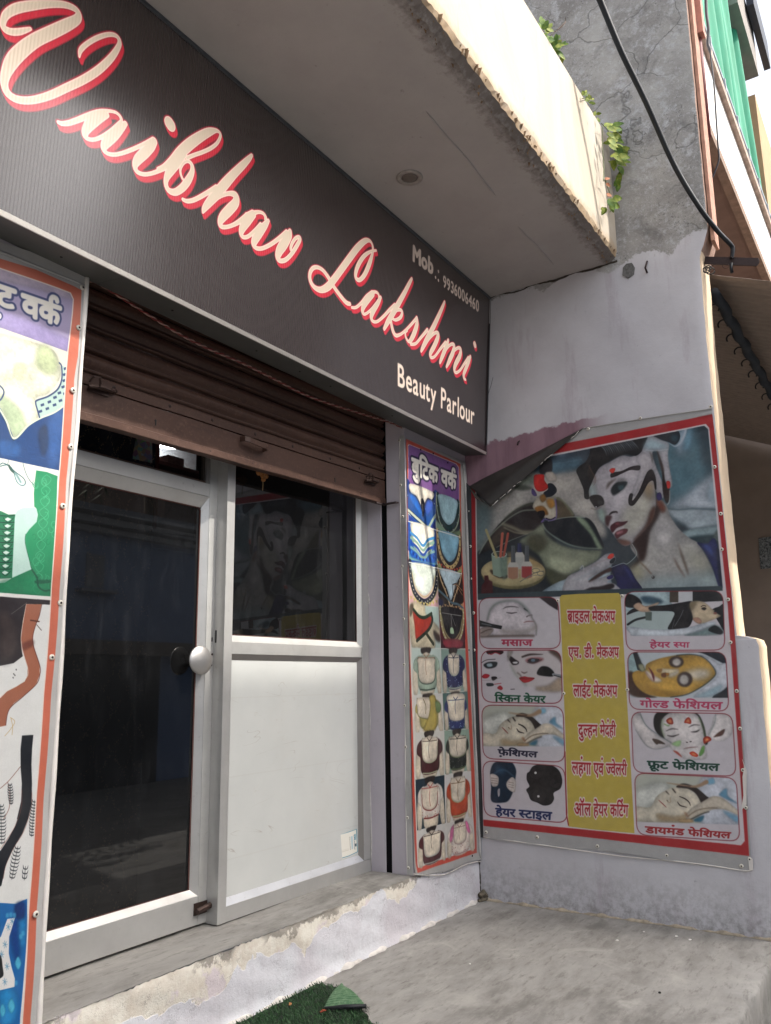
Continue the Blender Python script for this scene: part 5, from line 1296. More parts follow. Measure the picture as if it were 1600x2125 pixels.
# c and h: head massage
def facial(T):
    def q(p): return [T(*v) for v in p]
    P_(q([(95, 55), (900, 55), (900, 455), (95, 455)]), 'c0c2b6', smooth=False)
    P_(q([(110, 200), (330, 130), (350, 260), (250, 300), (120, 360)]), 'd2d4cc', 20)
    P_(q([(600, 90), (900, 90), (900, 460), (600, 460)]), 'c6cad2', 14)
    P_(q([(735, 215), (790, 170), (800, 230), (870, 290), (760, 240)]), '5f93ae', 6, .9); P_(q([(640, 110), (690, 90), (700, 130), (650, 140)]), '6fa8c4', 6, .8)
    P_(q([(100, 440), (110, 330), (220, 330), (262, 250), (320, 200), (410, 165), (500, 172), (575, 230), (602, 300), (565, 370), (490, 425), (420, 445)]), 'd2cab8', 3)
    P_(q([(270, 380), (400, 400), (520, 380), (480, 440), (300, 440)]), 'a48e6c', 16, .8)
    P_(q([(415, 165), (470, 135), (560, 165), (640, 235), (655, 250), (612, 320), (596, 280), (560, 215), (500, 176)]), '261c1a', 2)
    L_(q([(345, 132), (450, 148), (560, 158), (640, 120)]), [6, 16, 26, 44], 'a88e74', 4); L_(q([(420, 160), (520, 158)]), 8, '4a3028', 2)
    L_(q([(440, 240), (480, 258), (510, 285), (520, 312)]), [8, 13, 11, 5], '241c1c', 1); L_(q([(424, 284), (445, 312), (492, 326)]), [6, 12, 6], '2a2020', 1)
    L_(q([(388, 180), (408, 208)]), 13, '2c2422', 2); L_(q([(340, 202), (362, 226)]), [14, 5], '3a3230', 2); L_(q([(370, 250), (372, 285), (350, 288)]), 5, '9a8068', 2); L_(q([(345, 272), (352, 280)]), 7, '4a3828', 1)
    L_(q([(284, 272), (312, 300), (340, 328)]), [5, 10, 5], '8c3a38', 1)
    P_(q([(485, 390), (530, 330), (600, 285), (680, 236), (740, 240), (790, 270), (880, 350), (880, 385), (790, 345), (700, 340), (640, 365), (560, 410), (500, 440), (490, 415)]), 'cdc3b2', 2)
    L_(q([(500, 400), (570, 350), (660, 330), (720, 330)]), 7, '6c5c4a', 3); L_(q([(520, 425), (600, 380), (660, 360)]), 9, '3c3834', 4); P_(q([(540, 430), (620, 390), (600, 440)]), '3f7890', 6)
    P_(q([(760, 350), (880, 400), (860, 440)]), '6fa4c0', 10, .8); P_(q([(430, 425), (520, 420), (540, 445), (450, 450)]), 'a89070', 4)
    L_(q([(480, 370), (500, 400)]), 16, '9a6a4c', 8)
clipto(card(cards['c'])); L2 = (980, 1450, 4.571); cm.frame(*L2); facial(lambda x, y: (x, y))
P_([(80, 452), (900, 452), (900, 640), (80, 640)], 'd2ccd0', 0, smooth=False)
# d: hair styles from behind
clipto(card(cards['d']))
P_([(172, 690), (205, 612), (280, 590), (370, 598), (416, 670), (412, 750), (395, 860), (350, 960), (290, 985), (185, 972), (180, 840), (175, 760)], '1f3346', 2)
P_([(200, 640), (300, 640), (330, 720), (240, 720)], '3a5a74', 20, .7); L_([(200, 720), (260, 680), (320, 680), (400, 740)], 10, '5d7c94', 5, .7)
P_([(168, 728), (200, 712), (248, 742), (250, 800), (235, 830), (188, 826)], 'c2bab4', 1); P_([(328, 790), (380, 742), (416, 785), (408, 880), (372, 880), (330, 840)], 'c2bab4', 1)
for k in range(3): L_([(180, 752+22*k), (240, 760+22*k)], 3, '6c5c56', 1); L_([(345, 790+22*k), (395, 800+22*k)], 3, '6c5c56', 1)
P_([(240, 870), (262, 850), (262, 910), (248, 930)], 'b8b4b8', 1)
P_([(545, 690), (580, 640), (660, 620), (750, 628), (825, 680), (856, 770), (838, 850), (775, 892), (778, 950), (745, 1000), (680, 1012), (620, 985), (560, 960), (535, 905), (515, 862), (545, 830), (520, 770), (522, 710)], '1b1719', 1)
for cx_, cy_, rr_ in ((610, 700, 62), (640, 915, 60), (790, 800, 46)):
    for j in range(3): L_([(cx_+rr_*(.4+.28*j)*math.cos(a), cy_+rr_*(.35+.25*j)*math.sin(a)) for a in th[:18]], 6, '4a4246', 3, .8)
P_([(603+12*math.cos(a), 702+12*math.sin(a)) for a in th], 'e8e6e4'); P_([(630+12*math.cos(a), 925+12*math.sin(a)) for a in th], 'e8e6e4')
# e: hair wash
clipto(card(cards['e'])); R1 = (1280, 1220, 5); cm.frame(*R1)
P_([(80, 30), (550, 30), (550, 130), (600, 250), (90, 250)], 'a8bcc0', 4); P_([(550, 30), (640, 30), (640, 150), (550, 150)], '50463c', smooth=False); P_([(640, 30), (790, 30), (790, 140), (640, 150)], 'd0d2d4', smooth=False); P_([(788, 30), (1120, 30), (1120, 135), (788, 150)], '24262a', smooth=False)
P_([(90, 80), (150, 66), (230, 110), (260, 170), (200, 205), (90, 190)], '18181c', 2); P_([(250, 95), (380, 95), (480, 140), (430, 165), (300, 160)], '3c5868', 10)
P_([(90, 240), (600, 240), (600, 440), (100, 440)], 'b6c4c2', 4, smooth=False); L_([(115, 380), (200, 330), (330, 300)], 22, '1c2022'); P_([(295, 250), (365, 250), (362, 340), (300, 335)], '5c6a64', 1, smooth=False)
P_([(105, 280), (160, 220), (300, 190), (500, 180), (680, 150), (780, 140), (810, 200), (790, 320), (740, 410), (620, 430), (530, 425), (575, 330), (590, 250), (420, 240), (230, 240)], '17151a', 1)
L_([(600, 400), (660, 300), (690, 230)], 4, 'b0b8bc', 1); L_([(575, 420), (600, 330)], 4, '8a9498', 1)
P_([(170, 190), (230, 150), (300, 190), (430, 150), (420, 175), (330, 205), (350, 245), (240, 245)], 'c4a890', 2)
P_([(990, 230), (1060, 195), (1120, 180), (1120, 440), (1060, 360), (1030, 310)], '16181e', 1)
P_([(755, 160), (820, 134), (900, 146), (955, 185), (985, 218), (1018, 232), (1010, 248), (1078, 286), (1060, 305), (1005, 330), (960, 345), (900, 368), (850, 372), (800, 340), (780, 270)], 'c9b89c', 2)
P_([(785, 320), (840, 306), (880, 340), (865, 372), (820, 355)], 'b48e7a', 2); L_([(875, 195), (900, 182), (925, 190)], 7, '2c201c', 1); P_([(878, 215), (905, 200), (930, 212), (910, 232)], '2a2220', 3); P_([(1000, 262), (1036, 250), (1030, 276)], '8c5a50', 2)
P_([(760, 160), (830, 135), (790, 230), (740, 210)], '6c6048', 12, .7)
P_([(110, 405), (350, 430), (540, 432), (740, 410), (880, 372), (1010, 350), (1024, 375), (880, 440), (700, 492), (200, 500), (140, 470)], 'c9d0d6', 2); P_([(700, 492), (880, 440), (1020, 385), (1110, 440), (1080, 480), (800, 500)], '7f9494', 10)
P_([(950, 440), (1020, 390), (1100, 450), (1070, 482)], '24282c', 3)
P_([(90, 500), (1120, 500), (1120, 640), (90, 640)], 'd2ccd0', 0, smooth=False)
# f: gold facial
clipto(card(cards['f']))
P_([(110, 660), (1180, 660), (1180, 1140), (110, 1140)], 'c6ced2', 0, smooth=False); P_([(115, 700), (200, 690), (240, 860), (125, 880)], 'a4bcbe', 8)
P_([(120, 880), (200, 900), (300, 1080), (420, 1140), (250, 1140), (120, 1080)], '4e3a2e', 8)
P_([(830, 655), (1100, 660), (1160, 800), (1060, 760), (920, 690)], '1c2430', 3); P_([(990, 1140), (1160, 1010), (1170, 1140)], '2c3036', 3)
P_([(860, 700), (1000, 740), (1060, 790), (1150, 790), (1160, 1000), (1010, 1110), (800, 1130), (1000, 960), (1030, 880)], 'cbcfd6', 4); P_([(800, 1140), (950, 1060), (1100, 1000), (1020, 1110)], '93b0ba', 14, .8)
P_([(160, 900), (200, 862), (290, 850), (312, 790), (420, 740), (560, 708), (700, 692), (850, 704), (955, 770), (1026, 880), (985, 950), (870, 1035), (720, 1105), (560, 1132), (400, 1122), (280, 1085), (190, 1000)], 'c29c4e', 2)
L_([(620, 700), (760, 690), (880, 712), (970, 780), (1028, 882), (970, 960), (850, 1045), (720, 1108), (560, 1134)], 8, '2c3436', 2)
P_([(700, 880), (850, 830), (980, 860), (940, 940), (800, 960)], 'd6d0c8', 26, .85); P_([(560, 860), (640, 840), (640, 900), (540, 930)], 'cfc8bc', 12, .9); P_([(300, 850), (380, 900), (470, 960), (400, 980), (320, 920)], 'cdc2b4', 8)
P_([(300, 1010), (600, 1090), (760, 1060), (600, 1110), (380, 1100)], '9c7838', 16, .7)
P_([(618+80*math.cos(a)*.95, 768+58*math.sin(a)) for a in th], '4a3c38', 5); P_([(622+46*math.cos(a), 770+40*math.sin(a)) for a in th], 'c2bcb4', 5)
P_([(706+80*math.cos(a), 950+78*math.sin(a)) for a in th], '4c3e3a', 5); P_([(700+50*math.cos(a), 952+54*math.sin(a)) for a in th], 'c4beb6', 5)
P_([(410, 850), (470, 836), (600, 845), (640, 860), (560, 890), (500, 930), (465, 915), (470, 880), (430, 872)], 'd0c2a4', 5); P_([(420, 850), (470, 840), (465, 870), (430, 872)], '8a6638', 4); P_([(465, 890), (515, 880), (510, 925), (470, 920)], '7c4a24', 4); P_([(505, 885), (545, 885), (530, 915)], 'c68a3c', 4)
L_([(330, 826), (362, 870), (380, 920), (388, 968)], [5, 18, 22, 5], '6b2630', 2); L_([(300, 870), (340, 920), (370, 968)], 12, 'b08a8a', 5, .7)
P_([(165, 665), (215, 665), (262, 780), (296, 850), (260, 868), (215, 848)], '282c30', 1, smooth=False); L_([(215, 670), (262, 780)], 9, '9ba4a8', 2); P_([(220, 800), (270, 790), (296, 850), (255, 868)], '8e9078', 5)
P_([(100, 1140), (1180, 1140), (1180, 1290), (100, 1290)], 'd2ccd0', 0, smooth=False)
# g: fruit facial
clipto(card(cards['g'])); R2 = (1290, 1450, 5.161); cm.frame(*R2)
P_([(345, 220), (380, 150), (480, 130), (640, 120), (800, 150), (870, 250), (905, 400), (890, 500), (500, 480), (410, 400), (355, 320)], '2a2624', 2)
P_([(470, 180), (560, 140), (720, 138), (815, 180), (860, 280), (892, 420), (900, 500), (905, 640), (700, 650), (640, 620), (540, 545), (470, 440), (432, 330), (430, 240)], 'd2ccca', 3)
L_([(440, 220), (430, 320), (460, 400)], 16, '9cb08c', 10, .8); L_([(830, 200), (875, 300), (895, 400)], 12, '5c7c4c', 5, .8)
P_([(100, 160), (200, 160), (270, 290), (400, 395), (520, 450), (535, 485), (440, 530), (330, 535), (250, 490), (150, 330)], 'd0cac8', 2); L_([(200, 150), (230, 230), (290, 310), (420, 400), (530, 470)], 7, '6c7c7c', 4); L_([(150, 330), (250, 480), (360, 540), (520, 510)], 5, '8c9494', 3); P_([(330, 430), (400, 440), (470, 485), (400, 480), (375, 490)], '4a3c34', 3)
P_([(1005, 165), (1130, 165), (1185, 240), (1185, 370), (1090, 450), (980, 440), (925, 380), (965, 290)], 'd0cac8', 2); L_([(1005, 165), (1000, 250), (940, 380)], 6, '7c8c8c', 4); P_([(985, 410), (1040, 360), (1105, 325), (1080, 390), (1000, 410)], '5c3c30', 4)
def berry(p): P_(p, 'b23a26', 1); c_ = np.mean(p, 0); P_([(c_+(np.array(v)-c_)*.5) for v in p], 'd88a5c', 3)
for p in ([(480, 232), (508, 206), (540, 205), (556, 262), (530, 276), (495, 262)], [(672, 255), (690, 215), (722, 198), (746, 232), (742, 268), (700, 262)], [(875, 430), (905, 402), (945, 410), (962, 442), (915, 470), (885, 482)], [(728, 580), (770, 564), (820, 600), (808, 622), (760, 612)]): berry(p)
L_([(562, 558), (600, 580), (645, 622)], [10, 24, 8], 'b05040', 2); P_([(830, 600), (860, 520), (888, 505), (885, 570), (850, 612)], '5f8a4c', 3); P_([(540, 480), (600, 450), (640, 450), (620, 510), (560, 500)], '8eb878', 7, .8); L_([(460, 270), (500, 290), (512, 280)], 12, '84a870', 4)
L_([(478, 345), (540, 322), (608, 328)], [5, 10, 4], '3a3434', 2); L_([(720, 305), (775, 280), (838, 284)], [5, 10, 4], '3a3434', 2)
L_([(490, 392), (550, 402), (618, 380)], [5, 12, 5], '1c1818', 2); L_([(745, 355), (800, 352), (835, 332)], [5, 13, 6], '1c1818', 2)
L_([(695, 465), (708, 467)], 9, '2c2424', 1); L_([(735, 460), (748, 458)], 9, '2c2424', 1); L_([(705, 370), (700, 430)], 5, 'a8a4a4', 4, .6); L_([(665, 536), (735, 522), (820, 516)], [3, 8, 3], '6c4444', 2); L_([(625, 180), (640, 250)], 9, '8ca890', 6, .5)
# h
cm.frame(*R2); clipto(card(cards['h'])); facial(lambda x, y: (150+(x-110)*1.435, 800+(y-60)*1.33+(x-110)*.02))
P_([(140, 1318), (1300, 1350), (1300, 1560), (140, 1560)], 'd2ccd0', 0, smooth=False)
cm.clip = None; cm.frame(0, 0, 1)
for k_, q in cards.items(): L_(card(q), 1.5, MR, closed=True, smooth=False)
# captions
cm.shade = False; cm.fk = 1; cm.a = box_blur(cm.a, 1)*.6+cm.a*.4
def cap(txt, fr, quad, col, bold=3, halo=None, hw=0): cm.frame(*fr); cm.text(deva(txt), quad, col, bold=bold, halo=halo, halo_w=hw)
cap('मसाज', L1, [(300, 534), (632, 534), (628, 605), (302, 605)], 'b8405c', 4)
cap('स्किन केयर', L1, [(230, 1076), (768, 1092), (765, 1196), (232, 1182)], '14583c', 4)
cap('फ़ेशियल', L2, [(240, 452), (628, 478), (620, 574), (242, 552)], '1a1a3a', 4)
cap('हेयर स्टाइल', L2, [(216, 1003), (766, 1042), (757, 1168), (222, 1124)], '15275c', 4)
cap('हेयर स्पा', R1, [(336, 534), (760, 540), (756, 632), (342, 634)], 'c04468', 3)
cap('गोल्ड फेशियल', R1, [(236, 1136), (1106, 1152), (1096, 1264), (242, 1240)], 'c04468', 3)
cap('फ्रूट फेशियल', R2, [(268, 628), (1056, 664), (1044, 806), (276, 776)], '0f4434', 4)
cap('डायमंड फेशियल', R2, [(246, 1326), (1184, 1394), (1168, 1500), (252, 1438)], 'a82c30', 4)
# yellow price column
cm.frame(0, 0, 1)
P_([(1166, 1235), (1200, 1232.5), (1284, 1230.5), (1288, 1236), (1303, 1480), (1317, 1729), (1240, 1722), (1180, 1715), (1173, 1500), (1162, 1240)], 'c8b458', smooth=False)
L_([(1173, 1560), (1176, 1690), (1180, 1712)], 2.5, 'a03038', smooth=False)
W = 'e2d6d0'
for tx, fr, q in (('ब्राइडल मेकअप', L1, [(986, 186), (1486, 190), (1486, 378), (988, 376)]), ('एच. डी. मेकअप', L1, [(996, 568), (1524, 570), (1524, 752), (1000, 758)]), ('लाईट मेकअप', L1, [(1046, 955), (1508, 962), (1508, 1148), (1050, 1146)]),
                  ('दुल्हन मेदंही', L2, [(1004, 186), (1364, 196), (1364, 392), (1010, 402)]), ('लहंगा एवं ज्वेलरी', L2, [(944, 540), (1470, 566), (1468, 756), (948, 744)]), ('ऑल हेयर कटिंग', L2, [(966, 926), (1484, 950), (1480, 1140), (972, 1132)])):
    cap(tx, fr, q, 'b0242e', 2, W, 10)
cm.noise(3, .05, 1); cm.noise(4, .06, 9)
cm.a = cm.a**1.10*.90
img = cm.image('beauty banner print')
mb, t = mat_print('printed banner flex', img, rough=.46, spec=.35, dirt=.10, creased=.25)
ban = thing('beauty_banner', 'large banner of a woman holding her head above a yellow list, one corner folded down', 'banner', (XW, -1.1, 1.6))
rows = [((1210, 889), (1477, 847)), ((1160, 915), (1478, 856)), ((1100, 946), (1479, 864)), ((1040, 977), (1481, 880)), ((976, 1010), (1484, 905)), ((979, 1150), (1502, 1080)), ((984, 1300), (1517, 1220)), ((989, 1450), (1530, 1370)), ((996, 1600), (1546, 1580)), ((1002.5, 1737), (1561, 1806))]
def rowpt(v, s):
    k = v*(len(rows)-1); i = min(int(k), len(rows)-2); f = k-i
    a, b = np.array(rows[i][s], float), np.array(rows[i+1][s], float); return a+(b-a)*f
def banner_surf(canvas, fn, nu, nv, wave, nrm, par, mat, name='print_sheet'):
    V, UV = [], []
    for j in range(nv+1):
        for i in range(nu+1):
            p = fn(i/nu, j/nv); q = canvas.to([p])[0]; u_, v_ = q[0]/canvas.W, 1-q[1]/canvas.H
            P3 = canvas.O+canvas.U*q[0]/canvas.ppm+canvas.V*(canvas.H-q[1])/canvas.ppm
            V.append(P3+np.array(nrm)*wave(i/nu, j/nv)); UV.append((u_, v_))
    F = [(j*(nu+1)+i, j*(nu+1)+i+1, (j+1)*(nu+1)+i+1, (j+1)*(nu+1)+i) for j in range(nv) for i in range(nu)]
    return ob(name, V, F, mat, par, True, uv=UV)
cm.frame(0, 0, 1)
def mainfn(u, v):
    a, b = rowpt(v, 0), rowpt(v, 1); p = a+(b-a)*u
    if v > .98: p = p+np.array([0, 3*math.sin(u*9)])
    return p
def wv_(u, v):
    e = .004*math.sin(u*7+v*3)*math.sin(v*9)+.003*math.sin(v*31+u*4)*(u > .9)+.002*math.sin(u*40)*(v > .95)
    if v > .965: e += .010*(v-.965)/.035*(.5+.5*math.sin(u*13))
    return .001+abs(e)
banner_surf(cm, mainfn, 60, 90, wv_, (-1, 0, 0), ban, mb.m)
# frayed stiff hems standing off the wall
def hem(pts, w, name='hem', mat=None, par=ban, pl=XW-.012):
    P = [at(0, pl, *q) for q in pts]; return tube(name, spline(P, 6), w, mat or M['flexwhite'], par, 6)
hem([(1004, 1737), (1100, 1750), (1210, 1766), (1300, 1778), (1400, 1787), (1480, 1797), (1545, 1807), (1561, 1804)], .0035)
hem([(1211, 889), (1290, 876), (1380, 862), (1476, 848)], .0028, mat=M['flex'])
p1 = [at(0, XW-.016, *q) for q in ((1553, 1782), (1562, 1782), (1563, 1806), (1555, 1806))]; plate('corner_tab', p1, (-1, 0, 0), .002, M['flexwhite'], ban)
# folded corner hanging forward
A_, B_, T_ = at(0, XW-.012, 1212, 888), at(0, XW-.02, 974, 1009), at(0, XW-.085, 1018, 1052)
def flap(u, v):
    p = B_+(A_-B_)*u; q = T_+(A_-T_)*u
    r = p+(q-p)*v
    bulge = .030*math.sin(v*math.pi)*(1-u)**.7+.010*math.sin(v*9+u*7)*(1-u)
    return r+np.array([-bulge, 0, .012*math.sin(v*math.pi)*(1-u)])
V, F = grid(flap, 40, 14); fl = ob('folded_corner', V, F, M['flexback'], ban, True, label='dark back of the top left corner folded forward')
sd_ = fl.modifiers.new('thickness', 'SOLIDIFY'); sd_.thickness = .0015
C0 = at(0, XW-.03, 985, 1030)
def flap2(u, v):
    p = B_+(T_-B_)*u; q = B_+np.array([-.01, -.02, -.03])+(T_-B_-np.array([0, 0, -.0]))*u
    return p+(C0-p)*v*.9+np.array([-.012*math.sin(v*3.1)-.01*u, 0, -.012*math.sin(u*math.pi)])
V, F = grid(flap2, 14, 6); ob('folded_corner', V, F, simple('grey underside of the fold', '6e675e', .5, 0, .4, 9, .2), ban, True)
Q = [A_+(T_-A_)*t+np.array([-.006, 0, .004*math.sin(t*37)+rnd.uniform(-.003, .003)]) for t in np.linspace(.05, 1, 46)]
parts = []
i = 0
while i < 44:
    n = rnd.randint(2, 5)
    if rnd.random() < .75 and i+n < 46: parts.append(tubem(Q[i:i+n], [rnd.uniform(.001, .0035) for _ in range(n)], 5))
    i += n
o = ob('frayed_edge', *merge(parts), M['flexwhite'], ban, True); tag(o, kind='stuff')
# tear in the right edge
pt = [at(0, XW-.014, *q) for q in ((1540, 1575), (1545, 1590), (1541, 1612), (1543, 1650), (1538, 1682), (1549, 1670), (1550, 1600))]; plate('torn_strip', pt, (-1, 0, 0), .003, M['flexwhite'], ban)
SC = {}
def washer(px, py, ax, val, nrm, par, r=.0105, ax_off=.006):
    p = at(ax, val, px, py); key = (par.name, r)
    if key not in SC:
        V, F = discm(p, nrm, r, .005, 12, .0005); o = ob('screw_washer', V, F, M['washer'], par, True)
        V, F = discm(np.array(p)+np.array(nrm)*.005, nrm, r*.42, .002, 8); h = ob('screw_head', V, F, M['iron'], o, True); SC[key] = (o, p, h)
    else:
        o, p0_, h = SC[key]; c = o.copy(); COL.objects.link(c); c.location = Vector(p-p0_); hc = h.copy(); COL.objects.link(hc); hc.parent = c
for q in ((1221, 890), (1329, 868), (1475, 844), (1483, 969), (1496, 1066), (1498, 1140), (1511, 1244), (1516, 1333), (1529, 1434), (1536, 1512), (1542, 1598), (1548, 1676), (1556, 1783), (1539, 1797), (1384, 1775), (1240, 1756), (1115, 1737), (1009, 1727), (972, 1061), (976, 1134), (977, 1201), (983, 1272), (984, 1349), (1158, 1246), (1170, 1439), (1291, 1237), (1302, 1431)):
    washer(q[0], q[1], 0, XW-.012, (-1, 0, 0), ban)
# ---------------------------------------------------------------- narrow boutique banner on the right pier
cn = Canvas((4.205, -.284, .22), (1, 0, 0), (0, 0, 1), .83, 2.75, 620, 'b4b2ae')
cn.frame(0, 0, 1); P_ = cn.poly; L_ = cn.line
REDN = 'c8503e'
P_([(836, 908), (954.6, 962.7), (957, 1100), (962, 1220), (969, 1339), (978, 1494), (982, 1590), (988, 1769.5), (863.3, 1811), (857, 1700), (849, 1545), (843, 1340), (838, 1100)], REDN, smooth=False)
P_([(845.6, 925), (848, 921.5), (946, 962), (951.5, 970), (952.8, 1043), (957, 1190), (961.3, 1261), (964.8, 1339), (971, 1494), (975.5, 1590), (984.6, 1759), (866, 1801), (862, 1700), (856.6, 1545), (850, 1340), (846, 1120)], 'dedcd4', smooth=False)
P_([(846.4, 926), (849, 923), (945, 963), (950.6, 970.5), (952, 1041.4), (904, 1024), (846.2, 1002.5)], '7d5590', smooth=False)
cn.frame(820, 900, 5.905)
cn.text(deva('बुटिक वर्क'), [(188, 196), (752, 430), (744, 775), (190, 588)], 'e6e0d4', bold=6, halo='1e1a3c', halo_w=9)
cn.frame(0, 0, 1)
def quadT(q):
    q = [np.array(p, float) for p in q]
    def T(pts): return [(1-v)*((1-u)*q[0]+u*q[1])+v*((1-u)*q[3]+u*q[2]) for u, v in pts]
    return T
sk = 'd8ccb6'; cn.shade = True
def neck(q, bgc, cloth, inner, shape, bands, dots=None, hem_=None):
    T = quadT(q); P_(T([(0, 0), (1, 0), (1, 1), (0, 1)]), bgc, smooth=False)
    sc = np.linalg.norm(np.array(T([(1, .5)])[0])-np.array(T([(0, .5)])[0]))
    S_ = {'U': [(.12, -.02), (.14, .3), (.25, .6), (.5, .76), (.75, .6), (.88, .3), (.9, -.02)], 'V': [(.1, -.02), (.2, .25), (.36, .5), (.5, .78), (.66, .5), (.82, .22), (.9, -.02)],
          'S': [(.08, -.02), (.1, .22), (.3, .26), (.48, .48), (.54, .48), (.7, .2), (.86, .2), (.9, -.02)]}[shape]
    c = [(-.02, -.02)]+[(1.02, -.02), (1.02, .75), (.8, 1.0), (.5, 1.04), (.2, 1.0), (-.02, .7)]
    if cloth: P_(T(c), cloth, smooth=False)
    for k_, (off, w_, cc_) in enumerate(bands):
        L_(T([(.5+(x-.5)*(1+off), y*(1+off)) for x, y in S_]), w_*sc, cc_)
    P_(T(S_), inner, 0, 1)
    if dots:
        off, n, cc_, r = dots; C = catmull(np.array([(.5+(x-.5)*(1+off), y*(1+off)) for x, y in S_]), False, 8)
        idx = np.linspace(2, len(C)-3, n).astype(int)
        for i in idx: p = T([C[i]])[0]; L_([p, p+np.array([.3, .3])], r*sc, cc_)
    if hem_:
        for k_ in range(9):
            x = .05+k_*.11; y = .80+.14*math.sin(math.pi*x); P_(T([(x-.05, y), (x+.05, y), (x, y+.09)]), hem_, smooth=False)
    return T, sc
rowL = [(846.3, 1002.5), (847, 1082), (847.6, 1167), (850, 1252), (853, 1344.5), (855.6, 1442), (859.6, 1519.6), (861.5, 1617.5), (864.8, 1724), (866.5, 1801)]
rowD = [(904, 1024), (904.4, 1100), (906.3, 1179), (909.3, 1260), (914, 1345.5), (917.5, 1438), (920.5, 1515.8), (922, 1607.7), (924, 1708), (926, 1781)]
rowR = [(952, 1041), (954.6, 1115), (957.7, 1191), (961.3, 1267), (965, 1346.5), (969.5, 1434), (972.6, 1512), (977, 1599), (980, 1694), (984.6, 1762)]
def qL(i): a, b, c, d = [np.array(p, float) for p in (rowL[i], rowD[i], rowD[i+1], rowL[i+1])]; return [a+(0, .8), b+(-.5, .8), c+(-.5, -.6), d+(0, -.6)]
def qR(i): a, b, c, d = [np.array(p, float) for p in (rowD[i], rowR[i], rowR[i+1], rowD[i+1])]; return [a+(.5, .8), b+(0, .8), c+(0, -.6), d+(.5, -.6)]
T, s_ = neck(qL(0), 'c4ccb8', '1f5296', 'dcd4c4', 'S', [(.42, .05, '131c34'), (.26, .16, '183a88'), (.08, .05, '16203a')], (.36, 15, 'b8c8c8', .035))
P_(T([(.02, .24), (.3, .30), (.46, .55), (.5, .75), (.3, .6), (.1, .45)]), '2366b8', 3); P_(T([(.62, .5), (.7, .28), (.9, .26), (.88, .45), (.7, .66)]), '2a55ae', 3)
L_(T([(.38, .02), (.44, .3), (.52, .52)]), .5, '5c5648'); P_(T([(.46, .36), (.52, .26), (.6, .38), (.56, .70), (.52, .72)]), '17182c'); L_(T([(.53, .42), (.54, .6)]), 1.2, 'c8c4b0')
L_(T([(0, .70), (.3, .84), (.7, 1.0)]), .075*s_, 'c4ccb4'); L_(T([(.74, 1.0), (.9, .74), (1, .6)]), .075*s_, 'a8b8a4'); L_(T([(0, .66), (.3, .79), (.68, .96)]), 1.0, '12182c'); L_(T([(0, .76), (.3, .90), (.6, 1.0)]), 1.0, '12182c')
P_(T([(0, .80), (.24, .96), (0, 1)]), '203c94', smooth=False); P_(T([(.85, .92), (1, .76), (1, 1), (.8, 1)]), '1c2c74', smooth=False)
T, s_ = neck(qR(0), '7d9686', '1c2c34', '9cbcc4', 'U', [(.30, .05, '8a9c84'), (.12, .10, '123a3c')], (.24, 9, 'b8b4c0', .03)); P_(T([(.0, .72), (.3, .9), (.5, 1.0), (0, 1)]), '7f9c84', 2, smooth=False); P_(T([(.7, .92), (1, .82), (1, 1), (.7, 1)]), '6c8060', 2)
T, s_ = neck(qL(1), '3c74a0', '1d54a4', 'e0d8c8', 'U', [(.05, .06, '8a9c84')])
for k_ in range(4):
    L_(T([(.08, .26+.12*k_), (.3, .34+.12*k_), (.52, .50+.12*k_), (.7, .32+.12*k_), (.92, .22+.12*k_)]), .07*s_, ('3f8cc4', '86a898', '1c4ca0', '7aa0a0')[k_])
for k_ in range(16): x = .04+k_*.06; y = .66+.2*math.sin(math.pi*x); p = T([(x, y)])[0]; L_([p, p+np.array([.4, 1])], .07*s_, '2c6cc0' if k_ % 2 else '16307c')
P_(T([(0, .86), (.5, .92), (1, .9), (1, 1), (0, 1)]), '7ea8a0', 2, smooth=False); P_(T([(0, .93), (1, .93), (1, 1), (0, 1)]), '1d4f9c', smooth=False)
T, s_ = neck(qR(1), 'a0ac74', '2c2630', '86b4c8', 'U', [(.34, .06, '3a2024'), (.20, .11, 'c8b078'), (.05, .05, '152a34')], (.20, 15, '2c2026', .045), 'b8503c')
T, s_ = neck(qL(2), 'd8a8ac', 'dcb4b4', 'cfd8cc', 'U', [(.36, .03, 'c8c080'), (.22, .16, '1a2234'), (.05, .03, 'b8b478')], (.22, 22, 'd6d2b8', .035), 'c8b870')
T, s_ = neck(qR(2), 'c89c78', '2c2420', 'b8ccd4', 'V', [(.30, .04, '1a1a24'), (.22, .06, 'c0a47c'), (.10, .05, '201c20')], (.12, 12, 'd8ccb0', .03), 'b08c60')
for k_ in range(4): L_(T([(.60+.06*k_, .58), (.60+.06*k_, .34), (.76, .28+.02*k_), (.98, .40+.06*k_)]), 1.1, 'c8986c' if k_ % 2 else '17141a', smooth=False)
L_(T([(0, .56), (.3, .70), (.55, .84), (.8, .86), (1, .97)]), .07*s_, '56707c'); P_(T([(0, .78), (.2, .84), (.1, 1), (0, 1)]), '1b2648', 1)
T = quadT(qL(3)); s_ = 56
P_(T([(0, 0), (1, 0), (1, 1), (0, 1)]), 'b8ccc4', smooth=False); P_(T([(0, .02), (.5, 0), (.55, .2), (.98, .5), (1, .8), (.8, .6), (.8, 1), (.2, 1), (0, .9)]), 'cbc0a4', 2)
P_(T([(0, .05), (.12, .0), (.1, .15), (0, .3)]), '5c4c3c', 2); P_(T([(.78, .58), (1, .7), (1, .85), (.85, .8)]), '3c2c28', 3)
